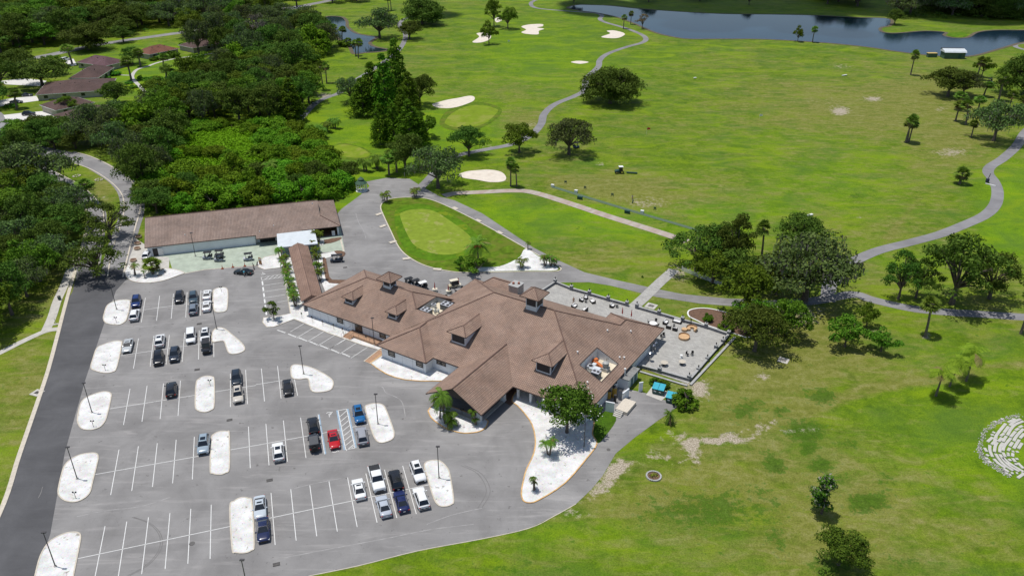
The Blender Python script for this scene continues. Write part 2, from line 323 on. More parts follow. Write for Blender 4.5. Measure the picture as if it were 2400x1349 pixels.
# ------------------------------------------------------------------ mesh builder
class MB:
    def __init__(self): self.v = []; self.f = []; self.m = []; self.uv = []
    def face(self, pts, mi=0, uv=None):
        i = len(self.v); self.v += [tuple(p) for p in pts]
        self.f.append(tuple(range(i, i + len(pts)))); self.m.append(mi); self.uv.append(uv)
    def box(self, c, s, mi=0, rz=0.0, taper=1.0):
        x, y, z = c; a, b, h = s[0] / 2, s[1] / 2, s[2] / 2
        i = len(self.v); ca, sa = math.cos(rz), math.sin(rz)
        for k, dz in ((1.0, -h), (taper, h)):
            for dx, dy in ((-a, -b), (a, -b), (a, b), (-a, b)):
                dx *= k; dy *= k
                self.v.append((x + dx * ca - dy * sa, y + dx * sa + dy * ca, z + dz))
        for q in ((0, 3, 2, 1), (4, 5, 6, 7), (0, 1, 5, 4), (1, 2, 6, 5), (2, 3, 7, 6), (3, 0, 4, 7)):
            self.f.append(tuple(i + k for k in q)); self.m.append(mi); self.uv.append(None)
    def hexa(self, lo, hi, mi=0):
        i = len(self.v); n = len(lo); self.v += [tuple(p) for p in lo] + [tuple(p) for p in hi]
        fs = [tuple(i + k for k in reversed(range(n))), tuple(i + n + k for k in range(n))]
        fs += [(i + k, i + (k + 1) % n, i + n + (k + 1) % n, i + n + k) for k in range(n)]
        for f in fs: self.f.append(f); self.m.append(mi); self.uv.append(None)
    def tube(self, pts, rad, n=6, mi=0, cap=True):
        pts = [Vector(p) for p in pts]
        if isinstance(rad, (int, float)): rad = [rad] * len(pts)
        i0 = len(self.v); prev = None
        for k, p in enumerate(pts):
            d = (pts[min(k + 1, len(pts) - 1)] - pts[max(k - 1, 0)]).normalized()
            ref = Vector((1, 0, 0)) if abs(d.z) > 0.8 else Vector((0, 0, 1))
            a = d.cross(ref).normalized(); b = d.cross(a).normalized()
            for j in range(n):
                t = 2 * math.pi * j / n
                q = p + (a * math.cos(t) + b * math.sin(t)) * rad[k]
                self.v.append(tuple(q))
        for k in range(len(pts) - 1):
            for j in range(n):
                self.f.append((i0 + k * n + j, i0 + k * n + (j + 1) % n, i0 + (k + 1) * n + (j + 1) % n, i0 + (k + 1) * n + j))
                self.m.append(mi); self.uv.append(None)
        if cap:
            self.f.append(tuple(i0 + j for j in reversed(range(n)))); self.m.append(mi); self.uv.append(None)
            e = i0 + (len(pts) - 1) * n
            self.f.append(tuple(e + j for j in range(n))); self.m.append(mi); self.uv.append(None)
    def cyl(self, x, y, z0, z1, r0, r1=None, n=10, mi=0):
        r1 = r0 if r1 is None else r1
        lo = [(x + r0 * math.cos(2 * math.pi * k / n), y + r0 * math.sin(2 * math.pi * k / n), z0) for k in range(n)]
        hi = [(x + r1 * math.cos(2 * math.pi * k / n), y + r1 * math.sin(2 * math.pi * k / n), z1) for k in range(n)]
        self.hexa(lo, hi, mi)
    def wheel(self, c, r, w, axis='y', n=14, mi=0):
        x, y, z = c; a = []; b = []
        for k in range(n):
            t = 2 * math.pi * k / n; p, q = r * math.cos(t), r * math.sin(t)
            if axis == 'y': a.append((x + p, y - w / 2, z + q)); b.append((x + p, y + w / 2, z + q))
            else: a.append((x - w / 2, y + p, z + q)); b.append((x + w / 2, y + p, z + q))
        self.hexa(a, b, mi)
    def ball(self, c, r, n=8, mi=0, sz=1.0):
        i = len(self.v); h = max(3, n // 2)
        for a in range(h + 1):
            ph = math.pi * a / h
            for k in range(n):
                t = 2 * math.pi * k / n
                self.v.append((c[0] + r * math.sin(ph) * math.cos(t), c[1] + r * math.sin(ph) * math.sin(t), c[2] + r * sz * math.cos(ph)))
        for a in range(h):
            for k in range(n):
                self.f.append((i + a * n + k, i + (a + 1) * n + k, i + (a + 1) * n + (k + 1) % n, i + a * n + (k + 1) % n)); self.m.append(mi); self.uv.append(None)
    def roof(self, pts, eave, mi=0):
        """roof plane with tile UVs: eave = two points giving the horizontal direction"""
        pts = [Vector(p) for p in pts]; e0, e1 = Vector(eave[0]), Vector(eave[1])
        u = (e1 - e0).normalized()
        nrm = Vector((0, 0, 0))
        for k in range(1, len(pts) - 1): nrm += (pts[k] - pts[0]).cross(pts[k + 1] - pts[0])
        nrm.normalize()
        w = nrm.cross(u)
        if w.z < 0: w = -w
        self.face(pts, mi, [((p - e0).dot(u), (p - e0).dot(w)) for p in pts])
    def mesh(self, name, mats, smooth=None):
        me = bpy.data.meshes.new(name)
        me.from_pydata(self.v, [], self.f)
        for m in mats: me.materials.append(m)
        me.polygons.foreach_set('material_index', self.m)
        if any(u is not None for u in self.uv):
            L = me.uv_layers.new(name='UVMap'); k = 0
            for f, u in zip(self.f, self.uv):
                for j in range(len(f)):
                    L.data[k].uv = u[j] if u is not None else (0, 0); k += 1
        if smooth:
            me.polygons.foreach_set('use_smooth', [True] * len(self.f))
            if smooth < 180: me.set_sharp_from_angle(angle=R(smooth))
        me.update(); return me
    def build(self, name, mats, parent=None, smooth=None):
        if not isinstance(mats, (list, tuple)): mats = [mats]
        return link(name, self.mesh(name, mats, smooth), parent)

def link(name, me, parent=None):
    o = bpy.data.objects.new(name, me); C.objects.link(o)
    if parent is not None: o.parent = parent
    return o
def tag(o, label=None, cat=None, group=None, kind=None):
    if label: o['label'] = label
    if cat: o['category'] = cat
    if group: o['group'] = group
    if kind: o['kind'] = kind
    return o
def thing(name, loc=(0, 0, 0), rz=0.0, label=None, cat=None, group=None):
    o = bpy.data.objects.new(name, None); C.objects.link(o); o.empty_display_size = 0.3
    o.location = loc; o.rotation_euler = (0, 0, rz)
    return tag(o, label, cat, group)
KIDS = {}
def kids(o):
    return [c for c in o.children]
def copy_tree(o, parent=None, loc=None, rz=None, scale=None, label=None, group=None, color=None):
    c = o.copy(); C.objects.link(c)
    if parent is not None: c.parent = parent
    if loc is not None: c.location = loc
    if rz is not None: c.rotation_euler = (0, 0, rz)
    if scale is not None: c.scale = scale if isinstance(scale, (tuple, list)) else (scale,) * 3
    if label: c['label'] = label
    if group: c['group'] = group
    if color is not None: c.color = (*color, 1)
    for ch in o.children: copy_tree(ch, c, color=color)
    return c
def struct(o, label=None):
    o['kind'] = 'structure'
    if label: o['label'] = label
    return o

def smooth_loop(pts, k=6, closed=True):
    n = len(pts); out = []
    rng = range(n) if closed else range(n - 1)
    for i in rng:
        g = lambda j: np.array(pts[j % n] if closed else pts[min(max(j, 0), n - 1)], float)
        p0, p1, p2, p3 = g(i - 1), g(i), g(i + 1), g(i + 2)
        for s in range(k):
            t = s / k
            out.append(tuple(0.5 * ((2 * p1) + (-p0 + p2) * t + (2 * p0 - 5 * p1 + 4 * p2 - p3) * t * t + (-p0 + 3 * p1 - 3 * p2 + p3) * t ** 3)))
    if not closed: out.append(tuple(pts[-1]))
    return out
def gpts(px, z=0.0, k=0, closed=True):
    if k: px = smooth_loop(px, k, closed)
    return [at(u, v, z) for u, v in px]
def sheet(name, px, z, m, k=0, label=None):
    P = gpts(px, 0, k); b = MB(); b.face([(p.x, p.y, z) for p in P])
    o = b.build(name, m); return struct(o, label)
def ribbon_pts(P, w, closed=False):
    n = len(P); A = []; B = []
    for i in range(n):
        a = P[(i - 1) % n] if closed or i > 0 else P[i]; c = P[(i + 1) % n] if closed or i < n - 1 else P[i]
        d = Vector((c.x - a.x, c.y - a.y, 0)); d = d.normalized() if d.length > 1e-6 else Vector((1, 0, 0))
        nn = Vector((-d.y, d.x, 0)) * w / 2
        A.append(P[i] + nn); B.append(P[i] - nn)
    return A, B
def ribbon(b, P, w, z, closed=False, z0=None, mi=0):
    A, B = ribbon_pts(P, w, closed); n = len(P)
    for i in range(n if closed else n - 1):
        j = (i + 1) % n
        a0, a1, c0, c1 = A[i], A[j], B[i], B[j]
        b.face([(c0.x, c0.y, z), (c1.x, c1.y, z), (a1.x, a1.y, z), (a0.x, a0.y, z)], mi)
        if z0 is not None:
            b.face([(a0.x, a0.y, z0), (a0.x, a0.y, z), (a1.x, a1.y, z), (a1.x, a1.y, z0)], mi)
            b.face([(c0.x, c0.y, z), (c0.x, c0.y, z0), (c1.x, c1.y, z0), (c1.x, c1.y, z)], mi)
def path(name, px, w, z, m, k=8, label=None, edge=None):
    P = gpts(px, 0, k, False); b = MB(); ribbon(b, P, w, z)
    o = b.build(name, m); struct(o, label)
    return o
def island(name, px, m, k=5, kerb=KERB, h=0.12, kw=0.2, label=None):
    P = gpts(px, 0, k); b = MB(); n = len(P)
    b.face([(p.x, p.y, h) for p in P])
    o = b.build(name, m); struct(o, label)
    if kerb:
        kb = MB(); ribbon(kb, P, kw, h + 0.03, True, 0.0)
        kb.build('kerb', kerb, o)
    return o

# ------------------------------------------------------------------ ground
BLOBS = []   # (u, v, ru, rv, dry, lush, bare, dark)
for u, v, ru, rv, d in ((1560, 470, 190, 60, 1.3), (1950, 260, 260, 70, 1.1), (2230, 340, 180, 80, 1.0), (1700, 920, 180, 70, 0.9), (1850, 860, 160, 60, 0.9),
        (2000, 1150, 260, 140, 0.6), (2100, 860, 220, 50, 0.8), (1900, 1280, 330, 90, 0.75), (1640, 1120, 170, 70, 0.9), (1500, 1180, 200, 45, 0.7), (1430, 420, 150, 22, 0.7),
        (1180, 215, 160, 50, 0.55), (1230, 290, 60, 26, 1.1), (2180, 200, 120, 60, 0.7), (1350, 545, 180, 70, 0.35), (1330, 620, 200, 30, 0.6), (1580, 680, 130, 40, 0.7),
        (2050, 640, 120, 60, 0.5), (60, 900, 120, 120, 0.9), (30, 1100, 60, 130, 0.5), (130, 640, 60, 100, 0.8), (240, 440, 40, 50, 1.0), (2000, 560, 200, 60, 0.5), (1280, 1300, 260, 40, 0.35),
        (1100, 520, 60, 60, 0.1), (1900, 770, 140, 60, 0.9), (1660, 745, 160, 30, 0.8), (1420, 985, 50, 40, 0.8), (1480, 865, 60, 30, 0.8), (2330, 640, 90, 80, 0.6), (1950, 455, 260, 45, 0.45)):
    BLOBS.append((u, v, ru, rv, d, 0, 0, 0))
for u, v, ru, rv, d in ((2380, 470, 90, 110, 1.3), (1250, 130, 160, 90, 0.8), (1080, 290, 130, 60, 0.9), (1500, 140, 120, 60, 0.25), (1700, 480, 260, 60, 0.7), (2000, 420, 180, 70, 0.6),
        (1330, 510, 220, 40, 0.9), (1420, 545, 160, 20, 0.8), (1390, 500, 250, 14, 0.7), (480, 335, 140, 40, 1.3), (960, 300, 120, 60, 0.6), (760, 290, 90, 80, 0.7), (2250, 870, 180, 60, 0.5), (2200, 1080, 200, 140, 0.5),
        (1820, 320, 260, 60, 0.35), (1400, 685, 110, 30, 0.9), (2040, 600, 130, 50, 0.6), (330, 170, 120, 60, 0.9), (2370, 560, 80, 60, 0.9), (1300, 1270, 300, 70, 0.45), (2380, 1060, 60, 80, 0.9), (560, 120, 80, 40, 0.5), (1030, 520, 170, 90, 0.8),
        (880, 380, 130, 60, 0.7), (830, 470, 40, 20, 1.0), (700, 120, 130, 60, 0.3)):
    BLOBS.append((u, v, ru, rv, 0, d, 0, 0))
for u, v, ru, rv, d in ((1555, 1020, 50, 36, 0.45), (1525, 1072, 55, 20, 0.6), (1440, 1105, 30, 34, 1.0), (1620, 1060, 18, 30, 0.9), (1700, 1030, 110, 9, 0.9), (1640, 915, 26, 26, 1.1), (1330, 1205, 70, 14, 0.9), (1400, 1150, 40, 26, 0.6), (1970, 262, 20, 10, 1.3),
        (2050, 232, 26, 6, 0.9), (2230, 357, 60, 14, 0.9), (2205, 255, 16, 8, 0.9), (1405, 385, 26, 6, 0.9), (1590, 690, 40, 8, 0.4), (2050, 780, 30, 16, 0.7), (1880, 735, 60, 50, 0.85), (1780, 880, 30, 16, 0.7), (2170, 788, 26, 12, 0.8),
        (1590, 640, 36, 26, 0.9), (1930, 1000, 130, 7, 0.45), (1870, 1012, 90, 7, 0.8), (1240, 292, 30, 12, 0.7), (2010, 510, 12, 4, 1.0), (1975, 155, 40, 10, 0.7), (760, 224, 22, 8, 1.1), (1150, 345, 26, 8, 0.8), (250, 465, 16, 10, 0.9), (1450, 870, 60, 24, 0.35),
        (1530, 480, 110, 10, 0.22), (1560, 475, 200, 36, 0.26), (1950, 240, 120, 30, 0.40), (1600, 900, 60, 16, 0.6), (2100, 970, 26, 30, 0.2), (1000, 430, 60, 20, 0.5), (2100, 712, 40, 16, 0.6)):
    BLOBS.append((u, v, ru, rv, 0, 0, d, 0))
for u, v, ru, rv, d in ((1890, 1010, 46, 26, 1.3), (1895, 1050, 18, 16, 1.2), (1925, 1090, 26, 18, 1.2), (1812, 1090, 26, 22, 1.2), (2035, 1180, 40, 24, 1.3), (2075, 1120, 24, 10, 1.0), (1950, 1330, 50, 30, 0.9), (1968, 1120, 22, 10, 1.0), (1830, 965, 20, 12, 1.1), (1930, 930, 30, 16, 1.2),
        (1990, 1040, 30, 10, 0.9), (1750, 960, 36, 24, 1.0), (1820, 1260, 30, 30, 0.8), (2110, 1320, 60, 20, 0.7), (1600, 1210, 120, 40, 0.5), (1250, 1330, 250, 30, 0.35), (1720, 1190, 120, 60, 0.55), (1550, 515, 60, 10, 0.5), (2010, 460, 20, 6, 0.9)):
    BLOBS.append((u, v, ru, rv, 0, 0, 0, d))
def trail(pts, n, ru, rv, dry, bare):
    for i in range(n):
        f = i / (n - 1) * (len(pts) - 1); k = min(int(f), len(pts) - 2); f -= k
        BLOBS.append((pts[k][0] * (1 - f) + pts[k + 1][0] * f, pts[k][1] * (1 - f) + pts[k + 1][1] * f, ru, rv, dry, 0, bare, 0))
trail([(1605, 1044), (1660, 1036), (1720, 1020), (1815, 985)], 16, 12, 5, .4, .55); trail([(1640, 1062), (1700, 1046), (1760, 1024), (1800, 1000)], 14, 10, 4, .3, .5)
trail([(1556, 1010), (1600, 1022), (1630, 1042), (1641, 1068), (1630, 1092)], 14, 9, 5, .3, .55); trail([(1538, 1054), (1592, 1086)], 8, 7, 4, .3, .6); trail([(1350, 1190), (1400, 1150), (1440, 1105), (1470, 1085)], 10, 18, 8, .4, .5)
trail([(1760, 1000), (1830, 975), (1900, 948), (2060, 900), (2250, 872), (2420, 850)], 22, 40, 8, .8, .12); trail([(1850, 985), (1960, 935), (2100, 905), (2300, 880)], 14, 34, 6, .8, .0); trail([(1810, 850), (1780, 900), (1730, 960), (1700, 1010)], 10, 22, 16, .9, .15)
trail([(2080, 560), (2110, 520), (2150, 470)], 8, 6, 12, .8, .0); trail([(1300, 430), (1420, 455), (1520, 480), (1600, 520)], 14, 30, 5, .8, .22); trail([(1300, 415), (1430, 440), (1540, 470)], 12, 30, 4, .6, .2)
def axis(segs):
    out = [segs[0][0]]
    for a, b, n in segs: out += list(np.linspace(a, b, n + 1)[1:])
    return np.array(out)
xs = axis([(-3200, -600, 14), (-600, -260, 40), (-260, -110, 50), (-110, 130, 150), (130, 260, 45), (260, 600, 40), (600, 3200, 14)])
ys = axis([(-1500, 20, 10), (20, 70, 12), (70, 200, 90), (200, 360, 75), (360, 760, 90), (760, 4500, 18)])
X, Y = np.meshgrid(xs, ys); nx, ny = len(xs), len(ys)
co = np.stack([X.ravel(), Y.ravel(), np.zeros(X.size)], 1)
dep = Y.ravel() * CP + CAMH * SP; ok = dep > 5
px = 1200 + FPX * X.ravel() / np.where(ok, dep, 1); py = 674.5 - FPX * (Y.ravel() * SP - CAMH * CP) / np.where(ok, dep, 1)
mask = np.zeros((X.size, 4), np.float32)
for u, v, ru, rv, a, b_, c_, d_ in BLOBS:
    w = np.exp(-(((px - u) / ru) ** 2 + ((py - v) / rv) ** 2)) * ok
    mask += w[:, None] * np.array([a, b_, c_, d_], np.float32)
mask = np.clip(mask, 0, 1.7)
idx = np.arange(nx * ny).reshape(ny, nx)
# the lake and the pond are real hollows: drop the ground cells under them
LAKE = [(1330, 19), (1362, 26), (1400, 31), (1450, 42), (1487, 56), (1533, 76), (1577, 87), (1617, 92), (1700, 92), (1800, 93), (1933, 101), (2033, 111), (2100, 121), (2167, 129), (2233, 133), (2283, 131), (2333, 118), (2367, 108), (2400, 100), (2470, 94), (2560, 90),
        (2560, 70), (2400, 71), (2333, 71), (2290, 76), (2267, 88), (2235, 89), (2213, 83), (2216, 76), (2167, 73), (2100, 78), (2072, 76), (2063, 70), (2067, 65), (2087, 60), (2083, 44), (2000, 41), (1900, 36), (1800, 34), (1700, 33), (1600, 28), (1500, 21), (1433, 14), (1387, 12), (1352, 12)]
POND = [(763, 40), (800, 40), (813, 50), (815, 63), (833, 77), (858, 83), (883, 87), (874, 95), (867, 102), (880, 110), (912, 117), (887, 122), (858, 124), (830, 127), (822, 115), (816, 106), (800, 97), (780, 80), (765, 60)]
lo_, hi_ = LAKE, POND
fc = []
quads = np.stack([idx[:-1, :-1], idx[:-1, 1:], idx[1:, 1:], idx[1:, :-1]], -1).reshape(-1, 4)
me = bpy.data.meshes.new('ground')
me.vertices.add(len(co)); me.vertices.foreach_set('co', co.ravel())
me.loops.add(quads.size); me.loops.foreach_set('vertex_index', quads.ravel())
me.polygons.add(len(quads)); me.polygons.foreach_set('loop_start', np.arange(0, quads.size, 4)); me.polygons.foreach_set('loop_total', np.full(len(quads), 4))
me.update(); me.validate()
ca = me.color_attributes.new('mask', 'FLOAT_COLOR', 'POINT'); ca.data.foreach_set('color', mask.ravel())
me.materials.append(GRASS)
struct(link('ground', me), 'wide golf course turf, green with dry tan and sandy patches')

WATER = water_mat('lake_water', (0.006, 0.016, 0.028))
WATERP = water_mat('pond_water', (0.010, 0.020, 0.024), 0.05, 0.12)
BANK = mat('muddy_bank', (0.105, 0.085, 0.050), 0.95, 0.3, 0.4)
def water(name, px, m, lab):
    P = gpts(px, 0, 5); b = MB()
    b.face([(p.x, p.y, 0.05) for p in P]); o = b.build(name, m); struct(o, lab)
    kb = MB(); ribbon(kb, P, 2.0, 0.09, True); kb.build('bank', BANK, o)
water('lake_water', LAKE, WATER, 'dark blue lake along the far edge of the course')
water('pond_water', POND, WATERP, 'small winding pond with trees on its banks')
def isle(px, lab):
    o = sheet('grass_spit', px, 0.12, RINGG, 5, lab); return o
isle([(2222, 79), (2240, 76), (2262, 78), (2266, 84), (2252, 89), (2226, 86)], 'small grass islet in the lake')

# ------------------------------------------------------------------ roads, car park, paths
sheet('parking_lot', [(272, 668), (300, 652), (480, 632), (610, 622), (700, 590), (830, 690), (1000, 720), (1250, 900), (1420, 900), (1519, 922), (1530, 930), (1562, 938), (1592, 950), (1572, 965), (1543, 984), (1486, 1026), (1443, 1062), (1413, 1113),
      (1386, 1146), (1350, 1180), (1300, 1208), (1240, 1237), (1130, 1262), (980, 1290), (840, 1325), (723, 1349), (520, 1392), (300, 1430), (40, 1470), (85, 1349), (118, 1250), (152, 1060), (180, 960), (200, 890), (240, 770)], 0.020, ASPH, 0, 'faded grey asphalt car park with white stall lines')
sheet('loop_drive', [(690, 600), (740, 560), (800, 490), (846, 456), (866, 436), (858, 426), (905, 417), (960, 419), (990, 438), (1032, 461), (1066, 470), (1130, 500), (1190, 540), (1250, 580), (1300, 606), (1370, 638), (1440, 655), (1530, 675), (1600, 689), (1700, 699), (1790, 702),
      (1790, 722), (1700, 716), (1640, 711), (1540, 696), (1430, 669), (1380, 661), (1312, 662), (1270, 680), (1270, 730), (1100, 770), (900, 770), (700, 720)], 0.030, ASPH, 0, 'grey asphalt drive looping round the practice green')
sheet('main_road', [(105, 905), (122, 850), (138, 790), (150, 740), (163, 695), (170, 683), (215, 680), (273, 678), (240, 770), (200, 890), (180, 960), (152, 1060), (118, 1250), (85, 1349), (50, 1460), (-120, 1520), (-60, 1340), (0, 1210), (50, 1065)], 0.028, DARKASPH, 0, 'fresh dark asphalt road along the car park')
sheet('road_junction', [(170, 684), (178, 645), (188, 630), (300, 626), (296, 655), (273, 680), (215, 682)], 0.032, DARKASPH, 0, 'dark asphalt mouth of the entrance road')
path('entrance_road', [(270, 650), (280, 590), (296, 540), (309, 498), (307, 458), (286, 426), (245, 398), (208, 379), (170, 367), (130, 360), (60, 345), (-40, 330)], 6.6, 0.026, ROADASPH, label='grey entrance road bending past the cart barn')
path('exit_road', [(205, 650), (212, 600), (222, 545), (226, 505), (214, 482), (190, 457), (160, 437), (130, 418), (98, 400), (50, 380), (-40, 360)], 5.2, 0.024, ROADASPH, label='grey exit road left of the grass median')
kb = MB()
ribbon(kb, gpts([(288, 650), (301, 595), (318, 530), (329, 490), (326, 452), (303, 420), (260, 390), (215, 368), (172, 356)], 0, 8, False), 0.35, 0.13, False, 0.0)
ribbon(kb, gpts([(252, 650), (262, 590), (277, 545), (290, 500), (288, 462), (268, 434), (228, 405), (190, 388), (150, 378)], 0, 8, False), 0.3, 0.13, False, 0.0)
ribbon(kb, gpts([(228, 650), (233, 600), (241, 545), (243, 500), (232, 476), (208, 450), (178, 428), (130, 404)], 0, 8, False), 0.3, 0.13, False, 0.0)
ribbon(kb, gpts([(-130, 1450), (-3, 1208), (46, 1065), (101, 905), (118, 850), (134, 790), (148, 735), (160, 690), (172, 650), (186, 600), (200, 548), (208, 508), (196, 486)], 0, 6, False), 0.75, 0.12, False, 0.0)
ribbon(kb, gpts([(723, 1349), (840, 1325), (980, 1290), (1130, 1262), (1240, 1237), (1300, 1208), (1350, 1180)], 0, 4, False), 0.12, 0.05, False, 0.0)
struct(kb.build('road_kerb', KERB), 'pale concrete kerbs along the roads')
path('pavement', [(172, 610), (152, 665), (134, 705), (122, 742), (107, 776)], 1.9, 0.035, CONC, label='pale concrete pavement beside the road')
path('footpath', [(-80, 862), (0, 826), (50, 801), (106, 776), (141, 770)], 1.6, 0.031, CONC, label='pale footpath crossing the left lawn')
path('cart_path', [(985, 440), (1005, 420), (1035, 388), (1068, 366), (1130, 352), (1200, 338), (1245, 316), (1268, 291), (1275, 268), (1300, 245), (1345, 226), (1370, 212), (1372, 192), (1380, 178), (1402, 157), (1406, 141), (1425, 126), (1470, 110), (1503, 101), (1514, 92), (1503, 81), (1465, 66), (1420, 53), (1406, 45), (1411, 37), (1395, 31), (1340, 27), (1262, 20), (1244, 10), (1256, 0), (1300, -16)], 3.0, 0.036, PATHASPH, label='grey cart path winding up the fairway to the lake')
path('cart_path', [(1720, 709), (1800, 712), (1900, 706), (1997, 690), (2047, 703), (2133, 722), (2217, 731), (2300, 736), (2400, 743), (2500, 750)], 3.2, 0.034, PATHASPH, label='grey cart path running right below the oaks')
path('cart_path', [(1940, 706), (1944, 670), (1958, 646), (1987, 620), (2053, 589), (2133, 568), (2200, 550), (2257, 528), (2307, 505), (2332, 480), (2338, 450), (2330, 425), (2316, 405), (2322, 390), (2350, 372), (2383, 342), (2402, 312), (2430, 290), (2500, 260)], 3.3, 0.038, PATHASPH, label='grey cart path curving up the right side')
path('cart_path', [(650, 312), (700, 281), (735, 246), (760, 231), (795, 218), (812, 200), (850, 178), (893, 150), (930, 122), (946, 100), (950, 80), (936, 56), (960, 40), (1000, 34)], 2.8, 0.036, PATHASPH, label='grey cart path passing the tall cypress clump')
path('cart_path', [(2520, 128), (2420, 119), (2388, 113), (2379, 107), (2392, 102), (2470, 96)], 2.8, 0.036, PATHASPH, label='short bend of cart path by the lake corner')
PLANK = paver_mat('striped_path_paving', (0.40, 0.36, 0.31), (0.36, 0.28, 0.235), (0.36, 0.30, 0.27), 6.0, 0.9, R(-58), 0.15)
path('range_path', [(1040, 459), (1070, 453), (1130, 450), (1200, 447), (1250, 451), (1330, 475), (1420, 505), (1500, 530), (1560, 549), (1610, 566)], 3.0, 0.040, PLANK, label='pinkish striped walkway behind the driving range')
path('patio_walk', [(1484, 720), (1510, 697), (1545, 663), (1580, 632)], 2.7, 0.042, PAVER, label='grey paved walk from the patio to the trees')
path('range_mat_strip', [(1296, 438), (1400, 470), (1480, 494), (1590, 526), (1640, 541)], 1.5, 0.045, TURFM, label='green artificial turf strip on the driving range')
path('garden_path', [(372, 256), (362, 243), (350, 232), (330, 205), (312, 186), (311, 175), (322, 163), (345, 156), (370, 147), (410, 138), (460, 131), (510, 124)], 1.7, 0.04, CONC, label='pale path winding behind the houses')
path('garden_spur', [(311, 177), (275, 176)], 1.1, 0.036, CONC, label='short pale path to a house garden')
path('garden_spur', [(357, 238), (336, 242)], 1.1, 0.036, CONC, label='short pale path near the oak')
path('street', [(-60, 160), (0, 152), (60, 140), (150, 122), (230, 105), (330, 90), (400, 80), (430, 76), (470, 66), (560, 45), (640, 25), (680, 18), (720, 12), (800, -4)], 7.0, 0.03, ROADASPH, label='pale street behind the houses')
sheet('street_end', [(-40, 250), (0, 262), (18, 285), (22, 330), (10, 350), (-60, 350)], 0.028, ROADASPH, 4, 'pale street at the left edge')
DRIVE = mat('pale_drive_concrete', (0.62, 0.60, 0.57), 0.85, 0.08, 0.8)
sheet('driveway', [(0, 236), (30, 230), (85, 225), (92, 236), (40, 243), (0, 250), (-20, 250)], 0.034, DRIVE, 0, 'white concrete driveway by the big house')
sheet('driveway', [(8, 270), (60, 264), (110, 260), (130, 268), (88, 276), (40, 286), (20, 291)], 0.034, DRIVE, 0, 'white concrete driveway with a black car')
sheet('driveway', [(0, 190), (60, 184), (110, 190), (95, 202), (10, 198)], 0.034, DRIVE, 0, 'white concrete driveway between garden oaks')
sheet('driveway', [(150, 142), (172, 138), (180, 152), (160, 156)], 0.034, DRIVE, 0, 'white concrete driveway with a parked van')
path('pond_road', [(676, 22), (700, 17), (722, 13)], 7, 0.05, DRIVE, 3, label='pale parking strip above the pond')
# pale apron in front of the cart barn
sheet('cart_apron', [(346, 600), (400, 585), (480, 570), (609, 550), (690, 540), (797, 530), (808, 588), (745, 592), (700, 610), (640, 606), (605, 612), (603, 621), (480, 631), (432, 640), (404, 631), (395, 602)], 0.036, APRON, 0, 'pale green concrete apron in front of the cart barn')
sheet('side_yard', [(303, 605), (320, 560), (350, 580), (398, 590), (396, 632), (360, 628), (330, 640), (296, 640)], 0.034, CONC, 0, 'weathered concrete yard beside the cart barn')
kb = MB(); ribbon(kb, gpts([(432, 641), (480, 632), (603, 622)], 0, 0, False), 0.3, 0.06, False, 0.0)
ribbon(kb, gpts([(797, 556), (806, 590)], 0, 0, False), 0.4, 0.07, False, 0.0)
struct(kb.build('apron_kerb', KERB), 'pale kerb along the concrete apron')

# ------------------------------------------------------------------ gravel islands and planted beds
z1 = lambda L: [(x / 3.005, 900 + y / 3.005) for x, y in L]
z5 = lambda L: [(x / 2.998, 450 + y / 2.998) for x, y in L]
z2 = lambda L: [(600 + x / 3.005, 900 + y / 3.005) for x, y in L]
ISL = [
 ([(83, 1349), (92, 1312), (103, 1287), (117, 1269), (140, 1255), (162, 1248), (182, 1248), (189, 1257), (186, 1280), (174, 1340), (165, 1385), (140, 1402), (98, 1402), (76, 1385)], 'lowest left'),
 (z1([(412, 770), (420, 700), (440, 620), (460, 570), (500, 530), (560, 500), (630, 487), (680, 490), (692, 515), (685, 560), (650, 700), (635, 760), (600, 800), (550, 825), (500, 830), (445, 812)]), ''),
 (z1([(547, 240), (560, 170), (580, 120), (620, 90), (700, 60), (750, 55), (780, 68), (782, 100), (755, 220), (735, 270), (700, 305), (640, 323), (580, 315), (553, 280)]), ''),
 (z5([(640, 1235), (655, 1170), (680, 1100), (720, 1075), (800, 1050), (845, 1050), (856, 1072), (820, 1235), (790, 1265), (740, 1272), (680, 1260)]), ''),
 (z5([(727, 890), (735, 850), (752, 802), (790, 775), (850, 760), (908, 762), (914, 790), (897, 870), (880, 910), (840, 933), (790, 932), (745, 920)]), ''),
 (z5([(1498, 705), (1515, 682), (1560, 672), (1593, 680), (1602, 720), (1598, 800), (1588, 835), (1550, 845), (1512, 840), (1500, 800)]), ''),
 ([(498, 801), (498, 781), (505, 771), (516, 768), (528, 772), (548, 788), (565, 803), (573, 814), (572, 822), (560, 828), (545, 830), (536, 826), (530, 812), (525, 800), (512, 800)], ''),
 ([(458, 950), (460, 900), (467, 888), (480, 882), (496, 883), (502, 892), (502, 950), (495, 961), (480, 966), (464, 962)], ''),
 (z1([(1488, 395), (1510, 352), (1550, 335), (1598, 335), (1615, 355), (1615, 590), (1590, 625), (1550, 638), (1500, 630), (1482, 605)]), ''),
 (z1([(1620, 870), (1650, 825), (1700, 800), (1750, 805), (1775, 840), (1790, 1130), (1770, 1172), (1720, 1190), (1660, 1185), (1637, 1160)]), ''),
 ([(682, 872), (684, 858), (697, 855), (727, 861), (755, 874), (777, 889), (781, 902), (774, 914), (753, 919), (734, 918), (727, 908), (722, 888), (702, 889), (686, 886)], ''),
 (z2([(770, 170), (790, 147), (840, 138), (888, 146), (915, 180), (960, 300), (973, 348), (960, 388), (900, 412), (862, 408), (832, 372), (800, 280)]), ''),
 (z2([(1187, 585), (1202, 550), (1250, 537), (1300, 545), (1345, 590), (1365, 640), (1392, 815), (1375, 848), (1330, 862), (1288, 854), (1255, 810), (1220, 700)]), ''),
]
